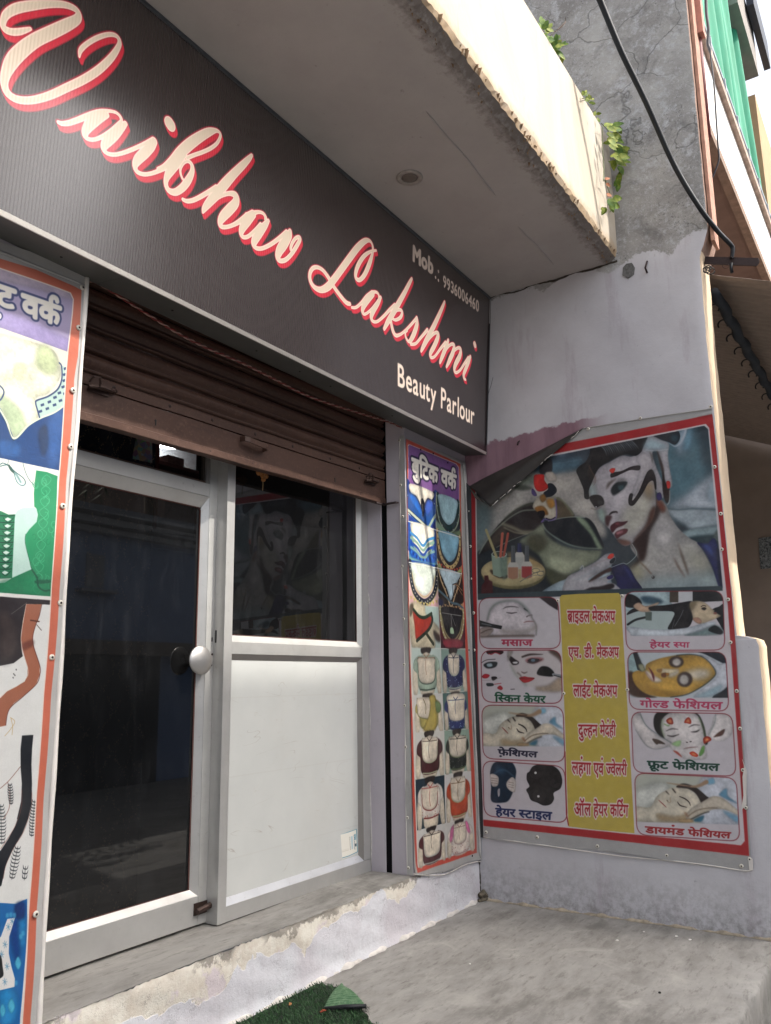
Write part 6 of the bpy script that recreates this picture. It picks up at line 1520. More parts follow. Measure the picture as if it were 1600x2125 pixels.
P_(T([(.10, .16), (.3, .28), (.5, .3), (.74, .2), (.74, .34), (.6, .56), (.2, .82), (.14, .5)]), 'ba3a2a', 1); L_(T([(.12, .12), (.3, .26), (.5, .28), (.74, .17)]), .09*s_, '243c2a'); L_(T([(.74, .20), (.76, .34), (.62, .56), (.2, .84)]), .09*s_, '28382c'); L_(T([(.55, .68), (.76, .9)]), .10*s_, '3c4430')
T, s_ = neck(qR(3), '401a24', '5c2230', '1a1a1e', 'U', [(.2, .10, 'b0a878'), (.05, .05, '8c8c60')], (.22, 16, 'dcd8c8', .04)); P_(T([(.15, .78), (.85, .78), (.84, .97), (.2, .97)]), '8c3440', 1); L_(T([(.12, .12), (.9, .14)]), .8, 'b8b8b0'); L_(T([(.48, .14), (.5, .5)]), .9, 'c4c4bc'); L_(T([(.5, .14), (.64, .42)]), .9, 'a8a8a0'); P_(T([(.44, .48), (.54, .48), (.56, .62), (.42, .62)]), 'a8c4a0', 0)
def back(q, bgc, bl, open_=(.27, .73, .12, .66), hairc='2a2220', trim_='a8b090', sleeve=True, string='4a3c34', pattern=None, bottom=.90):
    T = quadT(q); P_(T([(0, 0), (1, 0), (1, 1), (0, 1)]), bgc, smooth=False)
    P_(T([(.38, .06), (.40, .14), (.22, .2), (.1, .3), (.02, .6), (.04, 1), (.16, 1), (.24, .6), (.28, 1), (.72, 1), (.76, .6), (.86, 1), (.98, 1), (.96, .5), (.9, .26), (.78, .18), (.62, .13), (.62, .05)]), sk, 1)
    P_(T([(.34, .0), (.66, -.02), (.62, .1), (.5, .08), (.36, .12)]), hairc, 1)
    if sleeve: P_(T([(.06, .46), (.08, .28), (.22, .17), (.3, .2), (.26, .6), (.2, .56)]), bl, 1); P_(T([(.94, .44), (.92, .26), (.8, .16), (.70, .18), (.74, .6), (.82, .54)]), bl, 1)
    P_(T([(.2, .2), (.8, .19), (.84, .6), (.76, bottom), (.26, bottom+.02), (.18, .6)]), bl, 1)
    a, b, t, u = open_
    O = [(a, t), (a-.01, .35), (a+.03, u-.08), (.5, u), (b-.03, u-.08), (b+.01, .35), (b, t)]
    L_(T(O), 2.6, trim_); P_(T(O), 'dcd0bc', 1)
    if string: L_(T([(a, .2), (.5, .21), (b, .2)]), .9, string); L_(T([(.5, .2), (.47, .4), (.49, .58)]), .9, string); L_(T([(.5, .2), (.42, .12), (.5, .2), (.6, .12), (.5, .2)]), .8, string)
    L_(T([(.26, bottom), (.5, bottom+.02), (.76, bottom-.01)]), 1.8, trim_)
    if pattern:
        r_ = random.Random(5)
        for _ in range(40):
            x, y = r_.uniform(.2, .8), r_.uniform(.2, bottom)
            if a-.02 < x < b+.02 and y < u: continue
            p = T([(x, y)])[0]; L_([p, p+np.array([.5, .3])], 1.2, pattern)
    return T
back(qL(4), 'c4d4cc', '9aae9c', (.22, .78, .22, .78), string='a06a50', trim_='2c4438'); back(qR(4), '8ea89c', '1b2658', (.3, .7, .14, .62), pattern='b8ccd4', trim_='b4c0ac', string='26304c')
T = back(qL(5), 'd8d6d0', 'a89c5c', (.14, .56, .1, .66), string=None, trim_='7c7c4c'); P_(T([(.56, .06), (.76, .06), (.78, .5), (.72, .96), (.3, .96), (.5, .6), (.58, .3)]), 'a8964c', 1); L_(T([(.34, .12), (.42, .3), (.4, .52)]), 1.2, '6c6038'); P_(T([(.76, .2), (.94, .3), (.9, .5), (.78, .48)]), '6c8458', 1)
for k_ in range(6): L_(T([(.60+.025*k_, .1), (.58+.03*k_, .5), (.38+.05*k_, .95)]), .7, 'd0c27c')
back(qR(5), '5c7a74', '1a2c68', (.2, .84, .06, .78), pattern='b4ccdc', trim_='1c2c60', string='22366c', bottom=.97)
back(qL(6), 'd6d4cc', '4a2428', (.26, .76, .14, .68)); back(qR(6), '94ac9c', '16221e', (.2, .84, .16, .64), trim_='64744c', string='2a2420', pattern='78806c')
T = back(qL(7), '1e3440', 'd4ccc0', (.22, .74, .2, .66), trim_='8c2c2c', string='b03030', pattern='a8584c', bottom=.80); back(qR(7), 'd4d2ce', 'b84c2c', (.24, .74, .1, .62), trim_='a0a880', string='7c5c3c')
back(qL(8), 'd0cec8', '54282a', (.24, .78, .16, .80), trim_='a0a8a0', bottom=.97, string='383030'); T = back(qR(8), 'd0cec8', 'd4c8bc', (.28, .72, .1, .70), trim_='b49c98', string='a0847c', pattern='9c5c54', bottom=.97); P_(T([(.12, .45), (.18, .18), (.28, .12), (.26, .4), (.16, .6)]), 'd0709c', 1); P_(T([(.72, .1), (.8, .12), (.88, .44), (.78, .42)]), 'd0709c', 1)
cn.a = box_blur(cn.a, 1)*.5+cn.a*.5
for a_, b_ in zip(rowD, rowD[1:]): L_([a_, b_], .7, 'c8c4bc', smooth=False)
for i in (1, 2): L_([rowL[i], rowD[i], rowR[i]], 1.4, 'e4e2dc', smooth=False)
cn.noise(8, .06, 1); cn.noise(9, .07, 9)
cn.a = cn.a**1.05*.88
img = cn.image('boutique banner print')
mb2, t = mat_print('printed boutique flex', img, rough=.42, spec=.4, dirt=.14, creased=.3)
nb_ = thing('boutique_banner', 'narrow red bordered banner of blouse back designs beside the shop window', 'banner', (4.6, -.285, 1.5))
nrows = [((842, 908), (965, 958)), ((844.5, 1000), (969, 1040)), ((847, 1260), (975, 1290)), ((851.5, 1500), (984, 1540)), ((857, 1720), (992, 1700)), ((859.5, 1813), (998, 1782))]
def nfn(u, v):
    k = v*(len(nrows)-1); i = min(int(k), len(nrows)-2); f = k-i
    a = np.array(nrows[i][0], float)*(1-f)+np.array(nrows[i+1][0], float)*f; b = np.array(nrows[i][1], float)*(1-f)+np.array(nrows[i+1][1], float)*f
    p = a+(b-a)*u
    if v > .999: p = p+np.array([0, 16*math.sin(min(u*1.25, 1)*math.pi)*.55])
    return p
cn.frame(0, 0, 1)
banner_surf(cn, nfn, 24, 90, lambda u, v: .0015+.003*abs(math.sin(u*5+v*7)*math.sin(v*13))+.010*max(0, (v-.96))/.04*abs(math.sin(u*7+1))+.006*(u > .93)*abs(math.sin(v*11)), (0, -1, 0), nb_, mb2.m)
# part wrapped round the corner on to the jamb
def wrap(u, v):
    z = 2.86-v*2.56; return (4.2045-.004*abs(math.sin(v*17))-.002, -.286+u*(.034+.006*math.sin(v*9)), z)
V, F = grid(wrap, 5, 60); ob('wrapped_margin', V, F, M['flex'], nb_, True)
tube('rolled_hem', [(4.2015, -.252+.005*math.sin(v*9), 2.86-v*2.56) for v in np.linspace(0, 1, 50)], [.0022+.0012*abs(math.sin(v*41)) for v in np.linspace(0, 1, 50)], M['flexwhite'], nb_, 6)
P = [at(1, -.292, *q) for q in ((859, 1814), (880, 1816), (915, 1816), (935, 1810), (960, 1797), (985, 1789), (998, 1788))]
tube('rolled_hem', spline(P, 6), .0035, M['flexwhite'], nb_, 6)
for px, py in ((829, 914), (832, 1007), (836, 1072), (835, 1175), (838, 1284), (839, 1379), (840, 1464), (842, 1550), (846, 1697), (848, 1801)):
    washer(px, py, 0, 4.2005, (-1, 0, 0), nb_, .009)
def small_tack(px, py): washer(px, py, 1, -.29, (0, -1, 0), tk, .0055)
tk = nb_
TK = [(873, 933), (899, 941), (929, 960), (973, 1349), (980, 1776)]
for q in TK: 
    p = at(1, -.2905, *q); V, F = discm(p, (0, -1, 0), .006, .003, 8); ob('tack', V, F, M['iron'], nb_, True)
# flex folded back into the corner between the two banners: grey roll, and a dark strip painted for the shade
P = [at(0, XW-.010, *q) for q in ((972, 1010), (978, 1200), (985, 1400), (991, 1600), (1000, 1735))]
V, F = [], []
cr = [((966, 1000), (978, 1012)), ((975, 1200), (980, 1200)), ((980, 1350), (987, 1350)), ((986, 1500), (995, 1500)), ((991, 1650), (1001, 1650)), ((995, 1738), (1003, 1738))]
for a, b in cr:
    pa, pb = at(0, XW-.022, *a), at(0, XW-.012, *b); V += [pa, pb]
F = [(2*i, 2*i+1, 2*i+3, 2*i+2) for i in range(len(cr)-1)]
ob('corner_shade_strip', V, F, simple('dark corner shade', '15161a', .5, 0, .3, 8, .2), ban, True, label='dark strip standing in for shade in the corner between the two banners')
tube('rolled_hem', spline([at(1, -.296, *q) for q in ((962, 962), (967, 1040), (972, 1200), (978, 1350), (985, 1500), (991, 1650), (996, 1780))], 6), [.006+.004*abs(math.sin(k*.5)) for k in range(37)], M['flex'], nb_, 8)

# ---------------------------------------------------------------- tall boutique banner on the left pier
cl = Canvas((1.15, -.284, .0), (1, 0, 0), (0, 0, 1), .74, 2.97, 760, 'c4c2be')
P_ = cl.poly; L_ = cl.line; cl.frame(0, 0, 1)
outer = [(-400, 410), (72.5, 560), (150, 594), (167, 603), (160, 740), (153, 788), (145, 891), (136.6, 1000), (120.6, 1238), (106, 1420), (92, 1620), (75, 1890), (61, 2125), (58, 2200), (-400, 2200)]
inner = [(-400, 424), (0, 556), (120, 598), (145, 608), (151, 622), (149, 650), (140.8, 725.6), (132, 850), (124, 974), (114, 1100), (104.7, 1238), (90, 1440), (74, 1680), (60, 1890), (46, 2125), (42, 2200), (-400, 2200)]
P_(outer, 'd2735a', smooth=False); P_(inner, 'f0e0d4', smooth=False)
q_ = Canvas(cl.O, cl.U, cl.V, cl.w, cl.h, cl.ppm, '000000'); q_.frame(0, 0, 1); q_.poly([(x-2.2, y+(2 if y < 620 else 0)) for x, y in inner], 'ffffff', smooth=False); cl.clip = q_.a[..., 0]; cl.shade = True; cl.fk = 1.5
P_([(-400, 300), (300, 500), (300, 800), (139.8, 731), (0, 681), (-400, 560)], 'a69abc', smooth=False)
cl.frame(0, 560, 4.83)
P_([(0, 420), (300, 520), (680, 700), (690, 830), (0, 580)], '9084b4', 20, .7); P_([(-200, -100), (400, 60), (700, 250), (700, 300), (300, 180), (-200, 60)], 'b8a8b4', 16, .7)
TX = 'ece6dc'
cl.text(deva('ट'), [(-60, 118), (168, 200), (152, 420), (-60, 352)], TX, bold=6, halo='26346c', halo_w=8)
cl.text(deva('वर्क'), [(198, 128), (622, 284), (602, 582), (200, 462)], TX, bold=6, halo='26346c', halo_w=8)
L_([(-10, 425), (10, 440), (16, 470), (0, 500)], 20, '26346c'); L_([(-12, 440), (2, 450), (4, 475), (-8, 490)], 10, TX)
P_([(-1500, 100), (0, 582), (675, 826), (655, 1380), (600, 2022), (0, 1886), (-1500, 1500)], 'e0dccf', smooth=False)
P_([(-200, 600), (0, 640), (480, 780), (590, 940), (600, 1080), (480, 1240), (350, 1300), (380, 1480), (140, 1690), (-200, 1300)], 'dcdcc4', 4)
P_([(400, 760), (500, 790), (580, 950), (520, 1050), (380, 1000), (350, 900)], 'b0bc94', 26, .9); P_([(0, 1250), (200, 1400), (250, 1560), (140, 1680), (0, 1400)], 'a8bc98', 30, .8); P_([(150, 940), (250, 960), (200, 1100), (140, 1060)], 'c4c8a8', 20, .8)
P_([(-300, 1100), (0, 1390), (70, 1530), (135, 1695), (280, 1560), (400, 1490), (520, 1440), (640, 1355), (660, 1360), (600, 2022), (0, 1886), (-300, 1800)], '27497c', 1, smooth=False)
P_([(480, 1450), (640, 1400), (630, 1700), (560, 1990), (480, 1960)], '3a68a8', 30, .5); P_([(380, 1640), (460, 1560), (480, 1760), (420, 1860)], '2c3c58', 16, .8); P_([(0, 1700), (200, 1740), (180, 1880), (0, 1860)], '2f5c94', 20, .7)
for k in range(26): r_ = random.Random(k); x = r_.uniform(0, 600); y = r_.uniform(1650, 1950); L_([(x, y), (x+r_.uniform(20, 80), y+r_.uniform(0, 20))], 3, '3c6498' if k % 2 else '1c3460', 1, .6)
L_([(-20, 1380), (60, 1520), (135, 1692), (280, 1560), (400, 1488), (540, 1430), (650, 1350)], 16, 'dfe6cc'); L_([(-30, 1400), (50, 1535), (120, 1700), (140, 1705)], 4, '2c3c48')
P_([(355, 1315), (480, 1275), (575, 1200), (618, 1100), (615, 960), (672, 985), (660, 1340), (540, 1425), (390, 1480), (365, 1400)], 'b6cec4', smooth=False)
L_([(590, 935), (612, 970), (615, 1090), (575, 1195), (480, 1268), (365, 1310), (352, 1340), (368, 1400), (392, 1480)], 15, '2f4570')
for (x, y) in ((420, 1355), (490, 1325), (546, 1280), (590, 1235), (628, 1175), (640, 1110), (645, 1050), (652, 990), (470, 1392), (542, 1355), (600, 1312), (400, 1420), (645, 1240)): P_([(x-20, y-6), (x+14, y-18), (x+20, y+6), (x-14, y+18)], '2f4570', smooth=False)
L_([(-10, 1160), (25, 1200), (32, 1240), (10, 1290), (-10, 1310)], 15, '3c5078')
cl.frame(0, 940, 6.64)
P_([(-900, -80), (0, 72), (820, 245), (690, 2000), (0, 1930), (-900, 1850)], 'e6e3dc', smooth=False)
P_([(495, 240), (640, 262), (790, 320), (765, 800), (690, 1978), (0, 1925), (-100, 1900), (-100, 1800), (60, 1790), (160, 1722), (430, 1602), (400, 1480), (345, 1240), (345, 1130), (400, 1052), (500, 950), (518, 850), (495, 762), (468, 740), (462, 560), (475, 400)], '2b9163', 1, smooth=False)
r_ = random.Random(3)
for k in range(34):
    x = r_.uniform(380, 740); y = r_.uniform(330, 1850)
    if x < 480 and y < 1000: continue
    rr = r_.uniform(26, 60); a0 = r_.uniform(0, 6); L_([(x+rr*.7*math.cos(a0+t), y+rr*math.sin(a0+t)) for t in np.linspace(0, 4.4, 8)], 8, '52b384' if k % 3 else '1d7a50', 2, .8)
for y in range(360, 1900, 150): L_([(640-.09*(y-360), y-60), (700-.09*(y-360), y), (640-.09*(y-360), y+80), (580-.09*(y-360), y), (640-.09*(y-360), y-60)], 7, '62bd90', 2, .7)
P_([(0, 1760), (200, 1720), (430, 1620), (500, 1720), (680, 1800), (680, 1960), (0, 1920)], '1f7e56', 30, .6); L_([(430, 1602), (500, 1720), (520, 1840), (600, 1900), (670, 1890)], 22, '174c3c', 6, .8); P_([(480, 1760), (670, 1750), (670, 1790), (500, 1800)], '174c3c', 8, .7)
P_([(200, 850), (230, 792), (300, 758), (460, 746), (500, 772), (516, 850), (500, 948), (400, 1050), (345, 1130), (343, 1240), (400, 1480), (428, 1600), (160, 1722), (165, 1400), (182, 1000)], 'bcd9cf', 1, smooth=False)
L_([(350, 1120), (343, 1240), (400, 1480), (430, 1600), (520, 1720)], 6, '1c5c44', 1); L_([(205, 850), (182, 1000), (165, 1400), (160, 1720)], 4, '2c7c5c', 1)
P_([(-400, 780), (0, 800), (110, 850), (200, 845), (160, 1725), (-400, 1760)], '2a7a56', 1, smooth=False)
for k in range(9):
    y = 915+92*k-(2 if k > 4 else 0); x = 98-5*k; P_([(x-48, y), (x, y-26), (x+54, y-2), (x+4, y+28)], 'cfe0d6', 1, smooth=False); L_([(x-100, y-50), (x, y-44), (x+95, y-52)], 12, '123a30', 2); L_([(x-60, y-20), (x+10, y+46), (x+80, y-20)], 8, '12382c', 2)
L_([(0, 185), (90, 165), (150, 200), (185, 270), (230, 400), (300, 450), (345, 420), (320, 350), (200, 255), (120, 180), (40, 140), (0, 160)], 12, '2a6064'); L_([(120, 175), (150, 235), (220, 300), (280, 400)], 30, '3a5c54', 1); L_([(100, 175), (112, 105)], 7, '2a6064'); L_([(312, 145), (350, 270), (400, 370), (465, 445)], 8, '2a5c60')
P_([(190, 255), (330, 400), (320, 450), (240, 420)], 'c4e2e8', 6, .5)
cl.frame(0, 1220, 4.427)
P_([(-900, 20), (0, 45), (470, 82), (452, 112), (0, 82), (-900, 50)], 'ecebe6', smooth=False)
P_([(-900, 78), (0, 80), (452, 114), (330, 2125), (270, 4200), (-900, 4200)], 'e6e6e2', smooth=False)
P_([(-900, 78), (0, 80), (452, 114), (448, 156), (372, 152), (238, 148), (205, 300), (186, 450), (190, 560), (203, 628), (120, 692), (0, 716), (-900, 700)], '302a2d', smooth=False)
P_([(0, 200), (150, 330), (170, 500), (120, 640), (0, 660)], '443a38', 30, .8); L_([(102, 240), (170, 190), (242, 135)], 3, '8c8884')
P_([(238, 150), (372, 150), (352, 250), (318, 350), (292, 450), (300, 540), (335, 640), (355, 720), (354, 800), (330, 870), (290, 925), (200, 1000), (120, 1060), (75, 1120), (55, 1180), (45, 1265), (0, 1275), (-300, 1300), (-300, 1100), (0, 1010), (60, 950), (160, 895), (220, 860), (245, 800), (245, 730), (220, 650), (200, 560), (188, 470), (205, 330)], 'a96b52', 1, smooth=False)
P_([(195, 520), (290, 480), (300, 520), (240, 560), (200, 570)], '6c3c34', 10, .8); L_([(375, 155), (352, 260), (318, 350), (294, 450), (302, 540), (357, 720), (356, 800), (325, 885), (200, 1003), (80, 1115), (48, 1262)], 6, '5c2c28'); L_([(236, 150), (205, 320), (187, 460), (202, 580), (248, 740), (240, 820), (160, 895), (40, 960), (0, 1010)], 4, 'ece0d0')
for p in ([(40, 1360), (90, 1300), (130, 1230), (90, 1190)], [(95, 1200), (110, 1270), (105, 1350)]): L_(p, 5, 'c8a86a', 1)
L_([(275, 298), (350, 310)], 12, '5c3020', 2); L_([(330, 340), (370, 390)], 6, '4c3c34', 1)
for x, y in ((142, 748), (120, 788), (130, 800), (114, 822)): L_([(x, y), (x+2, y+6)], 9, '3c3c3c')
P_([(196, 1356), (300, 1350), (288, 1480), (284, 1620), (290, 1800), (285, 1960), (262, 2060), (150, 2125), (190, 1960), (198, 1800), (186, 1650), (184, 1480)], '1b2027', smooth=False)
L_([(0, 1842), (70, 1780), (130, 1710), (185, 1640)], 6, '8c5c50'); L_([(70, 1790), (85, 1900), (80, 2020), (30, 2120)], 6, '8c5c50')
cl.frame(0, 1640, 4.381)
P_([(198, 0), (286, 0), (282, 130), (250, 260), (200, 390), (120, 520), (45, 680), (25, 780), (5, 862), (0, 870), (-200, 900), (-200, 700), (0, 545), (70, 440), (130, 330), (185, 170)], '1b2027', smooth=False)
L_([(286, 20), (284, 130), (250, 265), (200, 395), (118, 525), (45, 685), (22, 800)], 4, '8c4c44'); L_([(195, 0), (190, 150), (130, 330), (0, 530)], 4, '9c5c50')
def sprig(a, b, n, w_):
    a, b = np.array(a, float), np.array(b, float); d = (b-a)/n; nn = np.array([-d[1], d[0]])/np.linalg.norm(d)
    L_([a, b], 4, '20262c')
    for i in range(n):
        p = a+d*(i+.6); k = w_*(.5+.5*math.sin(math.pi*(i+1)/(n+1)))
        for s in (-1, 1): L_([p, p+nn*s*k*.7-d*.1, p+nn*s*k-d*.8], [8, 8, 2], '20262c')
sprig((312, 90), (280, 420), 12, 34); sprig((156, 510), (100, 808), 9, 40); sprig((2, 130), (10, 490), 12, 46); sprig((226, 690), (214, 816), 3, 26); sprig((88, -60), (98, 130), 8, 26)
P_([(-300, 1040), (0, 1022), (150, 1032), (200, 1000), (243, 986), (243, 1160), (232, 1400), (200, 1800), (160, 2300), (-300, 2300)], '1e6aac', 1, smooth=False)
P_([(130, 1040), (200, 1010), (225, 1060), (210, 1170), (140, 1160)], '14336c', 14); P_([(90, 1180), (160, 1180), (180, 1400), (150, 1560), (100, 1400)], '153c80', 20, .9); P_([(0, 1840), (120, 1800), (150, 2000), (100, 2125), (0, 2125)], '2c8cc4', 26, .8); P_([(160, 1200), (235, 1180), (225, 1400), (180, 1420)], '2f92cc', 20, .7)
for x, y, s in ((160, 1570, 60), (100, 1960, 70), (20, 2000, 60)): P_([(x, y-s), (x+s*.45, y), (x, y+s), (x-s*.45, y)], '59b4cc', 4, .8)
for x, y in ((60, 1135), (92, 1130), (125, 1135), (185, 1330), (205, 1300), (140, 1750)): P_([(x-12, y-18), (x+12, y-18), (x+12, y+18), (x-12, y+18)], '5ab0d8', 4, .7)
P_([(60, 1168), (130, 1158), (100, 1260), (78, 1330), (75, 1480), (100, 1600), (132, 1710), (128, 1786), (0, 1816), (-300, 1850), (-300, 1500), (0, 1330)], 'e8e6e3', 1, smooth=False)
P_([(-60, 1480), (0, 1500), (18, 1600), (22, 1690), (-60, 1700)], '26282c', 1)
for x, y in ((70, 1240), (40, 1400), (60, 1600), (40, 1740), (105, 1190), (10, 1490)):
    for k in range(7): a = k*.9; L_([(x, y), (x+22*math.cos(a), y+34*math.sin(a))], 4, '2c7cac', 0, .8)
cl.clip = None; cl.noise(12, .05, 1); cl.noise(13, .05, 11)
cl.a = cl.a**1.05*.86
img = cl.image('left boutique banner print')
mb3, t = mat_print('printed flex on left pier', img, rough=.40, spec=.45, dirt=.06, creased=.28)
lb = thing('boutique_banner', 'tall boutique banner on the left pier with large printed neckline designs', 'banner', (1.6, -.285, 1.5))
def lfn(u, v):
    yy = 560+v*1620; xr = np.interp(yy, [560, 880, 1080, 1400, 1880, 2180], [177, 155, 138, 121, 89, 72]); yt = yy+ (0)
    return np.array([xr-(1-u)*(520), yy-(1-u)*(170*(1-v)-60*v)])
cl.frame(0, 0, 1)
banner_surf(cl, lfn, 40, 90, lambda u, v: .0015+.004*abs(math.sin(u*9+v*5)*math.sin(v*8+1))+.006*max(0, u-.90)/.1*abs(math.sin(v*23)), (0, -1, 0), lb, mb3.m)
P = [at(1, -.290, np.interp(y, [572, 880, 1080, 1400, 1880, 2180], [181, 159.5, 142, 125, 94, 78]), y) for y in np.linspace(572, 2180, 60)]
tube('rolled_hem', P, [.0085+.0012*math.sin(k*.7) for k in range(60)], simple('white vinyl roll', 'e2dcd4', .38, 0, .15, 20, .05), lb, 10)
P = [at(1, -.286, x, 560+(x-72)*.40+(-9)) for x in np.linspace(-60, 178, 12)]; tube('rolled_hem', P, .006, M['flex'], lb, 6)
for q in ((171, 597), (163, 680), (151, 810), (146, 927), (130, 1050), (125, 1251), (107, 1364), (74, 1897)):
    washer(q[0], q[1], 1, -.292, (0, -1, 0), lb, .0105)
# ---------------------------------------------------------------- sticker on the white panel
cst = Canvas((4.02, .02, .40), (1, 0, 0), (0, 0, 1), .14, .24, 1200, 'dcd8cc')
cst.frame(700, 1720, 8); tl, tr_, br, bl_ = (62, 95), (330, 2), (350, 385), (90, 508)
cst.poly([tl, tr_, br, bl_], '3a8aa0', smooth=False); cst.poly([(72, 105), (320, 14), (340, 378), (100, 492)], 'e6e2d6', smooth=False)
r_ = random.Random(2)
def colline(x0, y0, x1, y1, n, w_, col):
    for k in range(n):
        t = (k+r_.random()*.5)/n; x, y = x0+(x1-x0)*t, y0+(y1-y0)*t; cst.line([(x, y), (x+r_.uniform(-3, 3), y+(y1-y0)/n*.55)], w_, col)
colline(120, 180, 134, 400, 9, 6, '5c3a2c'); colline(155, 150, 168, 400, 12, 5, '3c4a30'); colline(185, 160, 200, 360, 8, 9, '6c6040'); colline(215, 130, 226, 350, 9, 8, '6a5a40')
cst.poly([(232, 130), (262, 118), (274, 330), (246, 345)], 'b4c8cc', smooth=False)
colline(285, 100, 300, 350, 8, 9, '2c4650'); cst.poly([(292, 90), (312, 84), (314, 180), (296, 190)], '5aa0b4', smooth=False); cst.poly([(300, 250), (326, 240), (328, 290), (304, 296)], '3c5a64', smooth=False)
img = cst.image('sticker print'); mstk, t = mat_print('sticker print', img, rough=.5, weave=False, dirt=.05, creased=.05)
cst.frame(700, 1720, 8); V, UV = [], []
for p in (bl_, br, tr_, tl):
    q = cst.to([p])[0]; V.append((cst.O[0]+q[0]/cst.ppm, .0235, cst.O[2]+(cst.H-q[1])/cst.ppm)); UV.append((q[0]/cst.W, 1-q[1]/cst.H))
ob('sticker', V, [(0, 1, 2, 3)], mstk.m, win, uv=UV)

# ---------------------------------------------------------------- artificial grass mat with a turned up corner
mat_ = thing('grass_mat', 'dark green artificial grass mat on the platform, one corner folded over', 'mat', (2.9, -.5, 0))
mg1 = simple('dark mat base', '12200f', .9)
gv = NT('artificial grass'); oi = gv.n('ShaderNodeNewGeometry'); cg = gv.mix(oi.outputs['Random Per Island'], (.018, .060, .022, 1), (.055, .130, .045, 1)); gv.col(gv.mix(gv.ramp(gv.noise(14, 4), .5, .7), cg, (.03, .055, .025, 1))); gv.rough(.6)
E2 = [at(2, 0, *q)[:2] for q in ((455, 2125), (646, 2041), (745, 2071), (706, 2092), (700, 2100), (765, 2115), (762, 2125))]
A0 = at(2, 0, 646, 2041)[:2]; A1 = at(2, 0, 702, 2052)[:2]; A2 = at(2, 0, 765, 2112)[:2]
# mat rectangle: far edge along the wall, right edge from the corner towards the street
far0 = np.array([1.75, -.300]); far1 = np.array([A0[0], -.303]); 
poly = [far0, far1, A1, A2, at(2, 0, 764, 2124)[:2], np.array([A2[0]-.12, -1.45]), np.array([1.6, -1.45])]
def inside(p, P):
    c = False
    for i in range(len(P)):
        a, b = P[i-1], P[i]
        if (a[1] > p[1]) != (b[1] > p[1]) and p[0] < (b[0]-a[0])*(p[1]-a[1])/(b[1]-a[1])+a[0]: c = not c
    return c
V = [(p[0], p[1], .006) for p in poly]+[(p[0], p[1], .0005) for p in poly]; n = len(poly)
ob('mat_backing', V, [tuple(range(n))[::-1]]+[(i, (i+1) % n, n+(i+1) % n, n+i) for i in range(n)], mg1, mat_)
rg = np.random.RandomState(4)
V, F = [], []; cnt = 0
fold = [A1, A2, at(2, 0, 680, 2104)[:2]]
while cnt < 26000:
    x, y = rg.uniform(2.35, 3.75), rg.uniform(-1.15, -.295)
    cnt += 1
    if not inside((x+rg.uniform(-.006, .006), y+rg.uniform(-.006, .006)), poly): continue
    a = rg.uniform(0, 6.28); h = rg.uniform(.010, .019); l = rg.uniform(.004, .016); w_ = .0013
    la = 2.5+rg.normal(0, 1.1); k = len(V); ca, sa = math.cos(a)*w_, math.sin(a)*w_
    V += [(x-ca, y-sa, .005), (x+ca, y+sa, .005), (x+math.cos(la)*l*.5+ca*.7, y+math.sin(la)*l*.5+sa*.7, .005+h*.7), (x+math.cos(la)*l, y+math.sin(la)*l, .005+h)]
    F += [(k, k+1, k+2), (k, k+2, k+3)]
o = ob('grass_blades', V, F, gv.m, mat_); tag(o, kind='stuff')
# folded corner: ribbed green backing, standing on a thick dark edge
h0 = .045
tip = at(0, at(2, 0, 712, 2100)[0], 709, 2044)
pa, pb = at(2, .012, 672, 2094), at(2, .030, 760, 2088)
tip = at(2, .035, 709, 2045)
def corner(u, v):
    a = pa+(pb-pa)*u; p = a+(tip-a)*v
    return p+np.array([0, 0, .014*math.sin(v*math.pi)+.0014*math.sin(v*85)*(1-v*.3)+.004*math.sin(u*5)])
gb = NT('ribbed mat backing'); gb.col(gb.mix(gb.ramp(gb.noise(60, 4, .7), .4, .65), (.045, .115, .05, 1), (.12, .20, .11, 1))); gb.rough(.7); gb.bump(gb.noise(150, 3), .5, .003)
V, F = grid(corner, 20, 70); c_ = ob('turned_corner', V, F, gb.m, mat_, True); md = c_.modifiers.new('t', 'SOLIDIFY'); md.thickness = .006; md.offset = 1
V, F = [], []
for i in range(1500):
    u = rg.uniform(0, 1); a = pa+(pb-pa)*u+np.array([rg.uniform(-.01, .01), rg.uniform(-.02, .008), rg.uniform(-.022, .004)]); a[2] = max(a[2], .004)
    d = rg.normal(0, 1, 3); d /= np.linalg.norm(d); l = rg.uniform(.006, .016); k = len(V)
    V += [tuple(a-np.array([.0011, 0, 0])), tuple(a+np.array([.0011, 0, 0])), tuple(a+d*l)]; F.append((k, k+1, k+2))
o = ob('pile_edge', V, F, simple('shadowy pile', '10180f', .8), mat_); tag(o, kind='stuff')
tube('backing_edge', [pa, pa*.5+pb*.5+np.array([0, 0, .004]), pb], .009, simple('dark rubber edge', '14181b', .6), mat_, 8)
p = at(2, .018, 664, 2101); o = ob('dry_leaf', *tubem([p, p+np.array([.015, -.005, .004]), p+np.array([.032, -.008, 0])], [.002, .006, .002], 5), simple('rust red scrap', '8c3f24', .8), None); tag(o, 'small rust red scrap lying at the fold of the grass mat', 'scrap')
lf = simple('dry leaf bits', '9a6a40', .8); 
for q in ((604, 2086),):
    p = at(2, .02, *q); V = [p, p+np.array([.012, .004, .004]), p+np.array([.004, .014, .008]), p+np.array([-.008, .006, 0])]
    o = ob('dry_leaf', V, [(0, 1, 2), (0, 2, 3)], lf); tag(o, 'dry brown leaf caught in the pile of the grass mat', 'leaf')
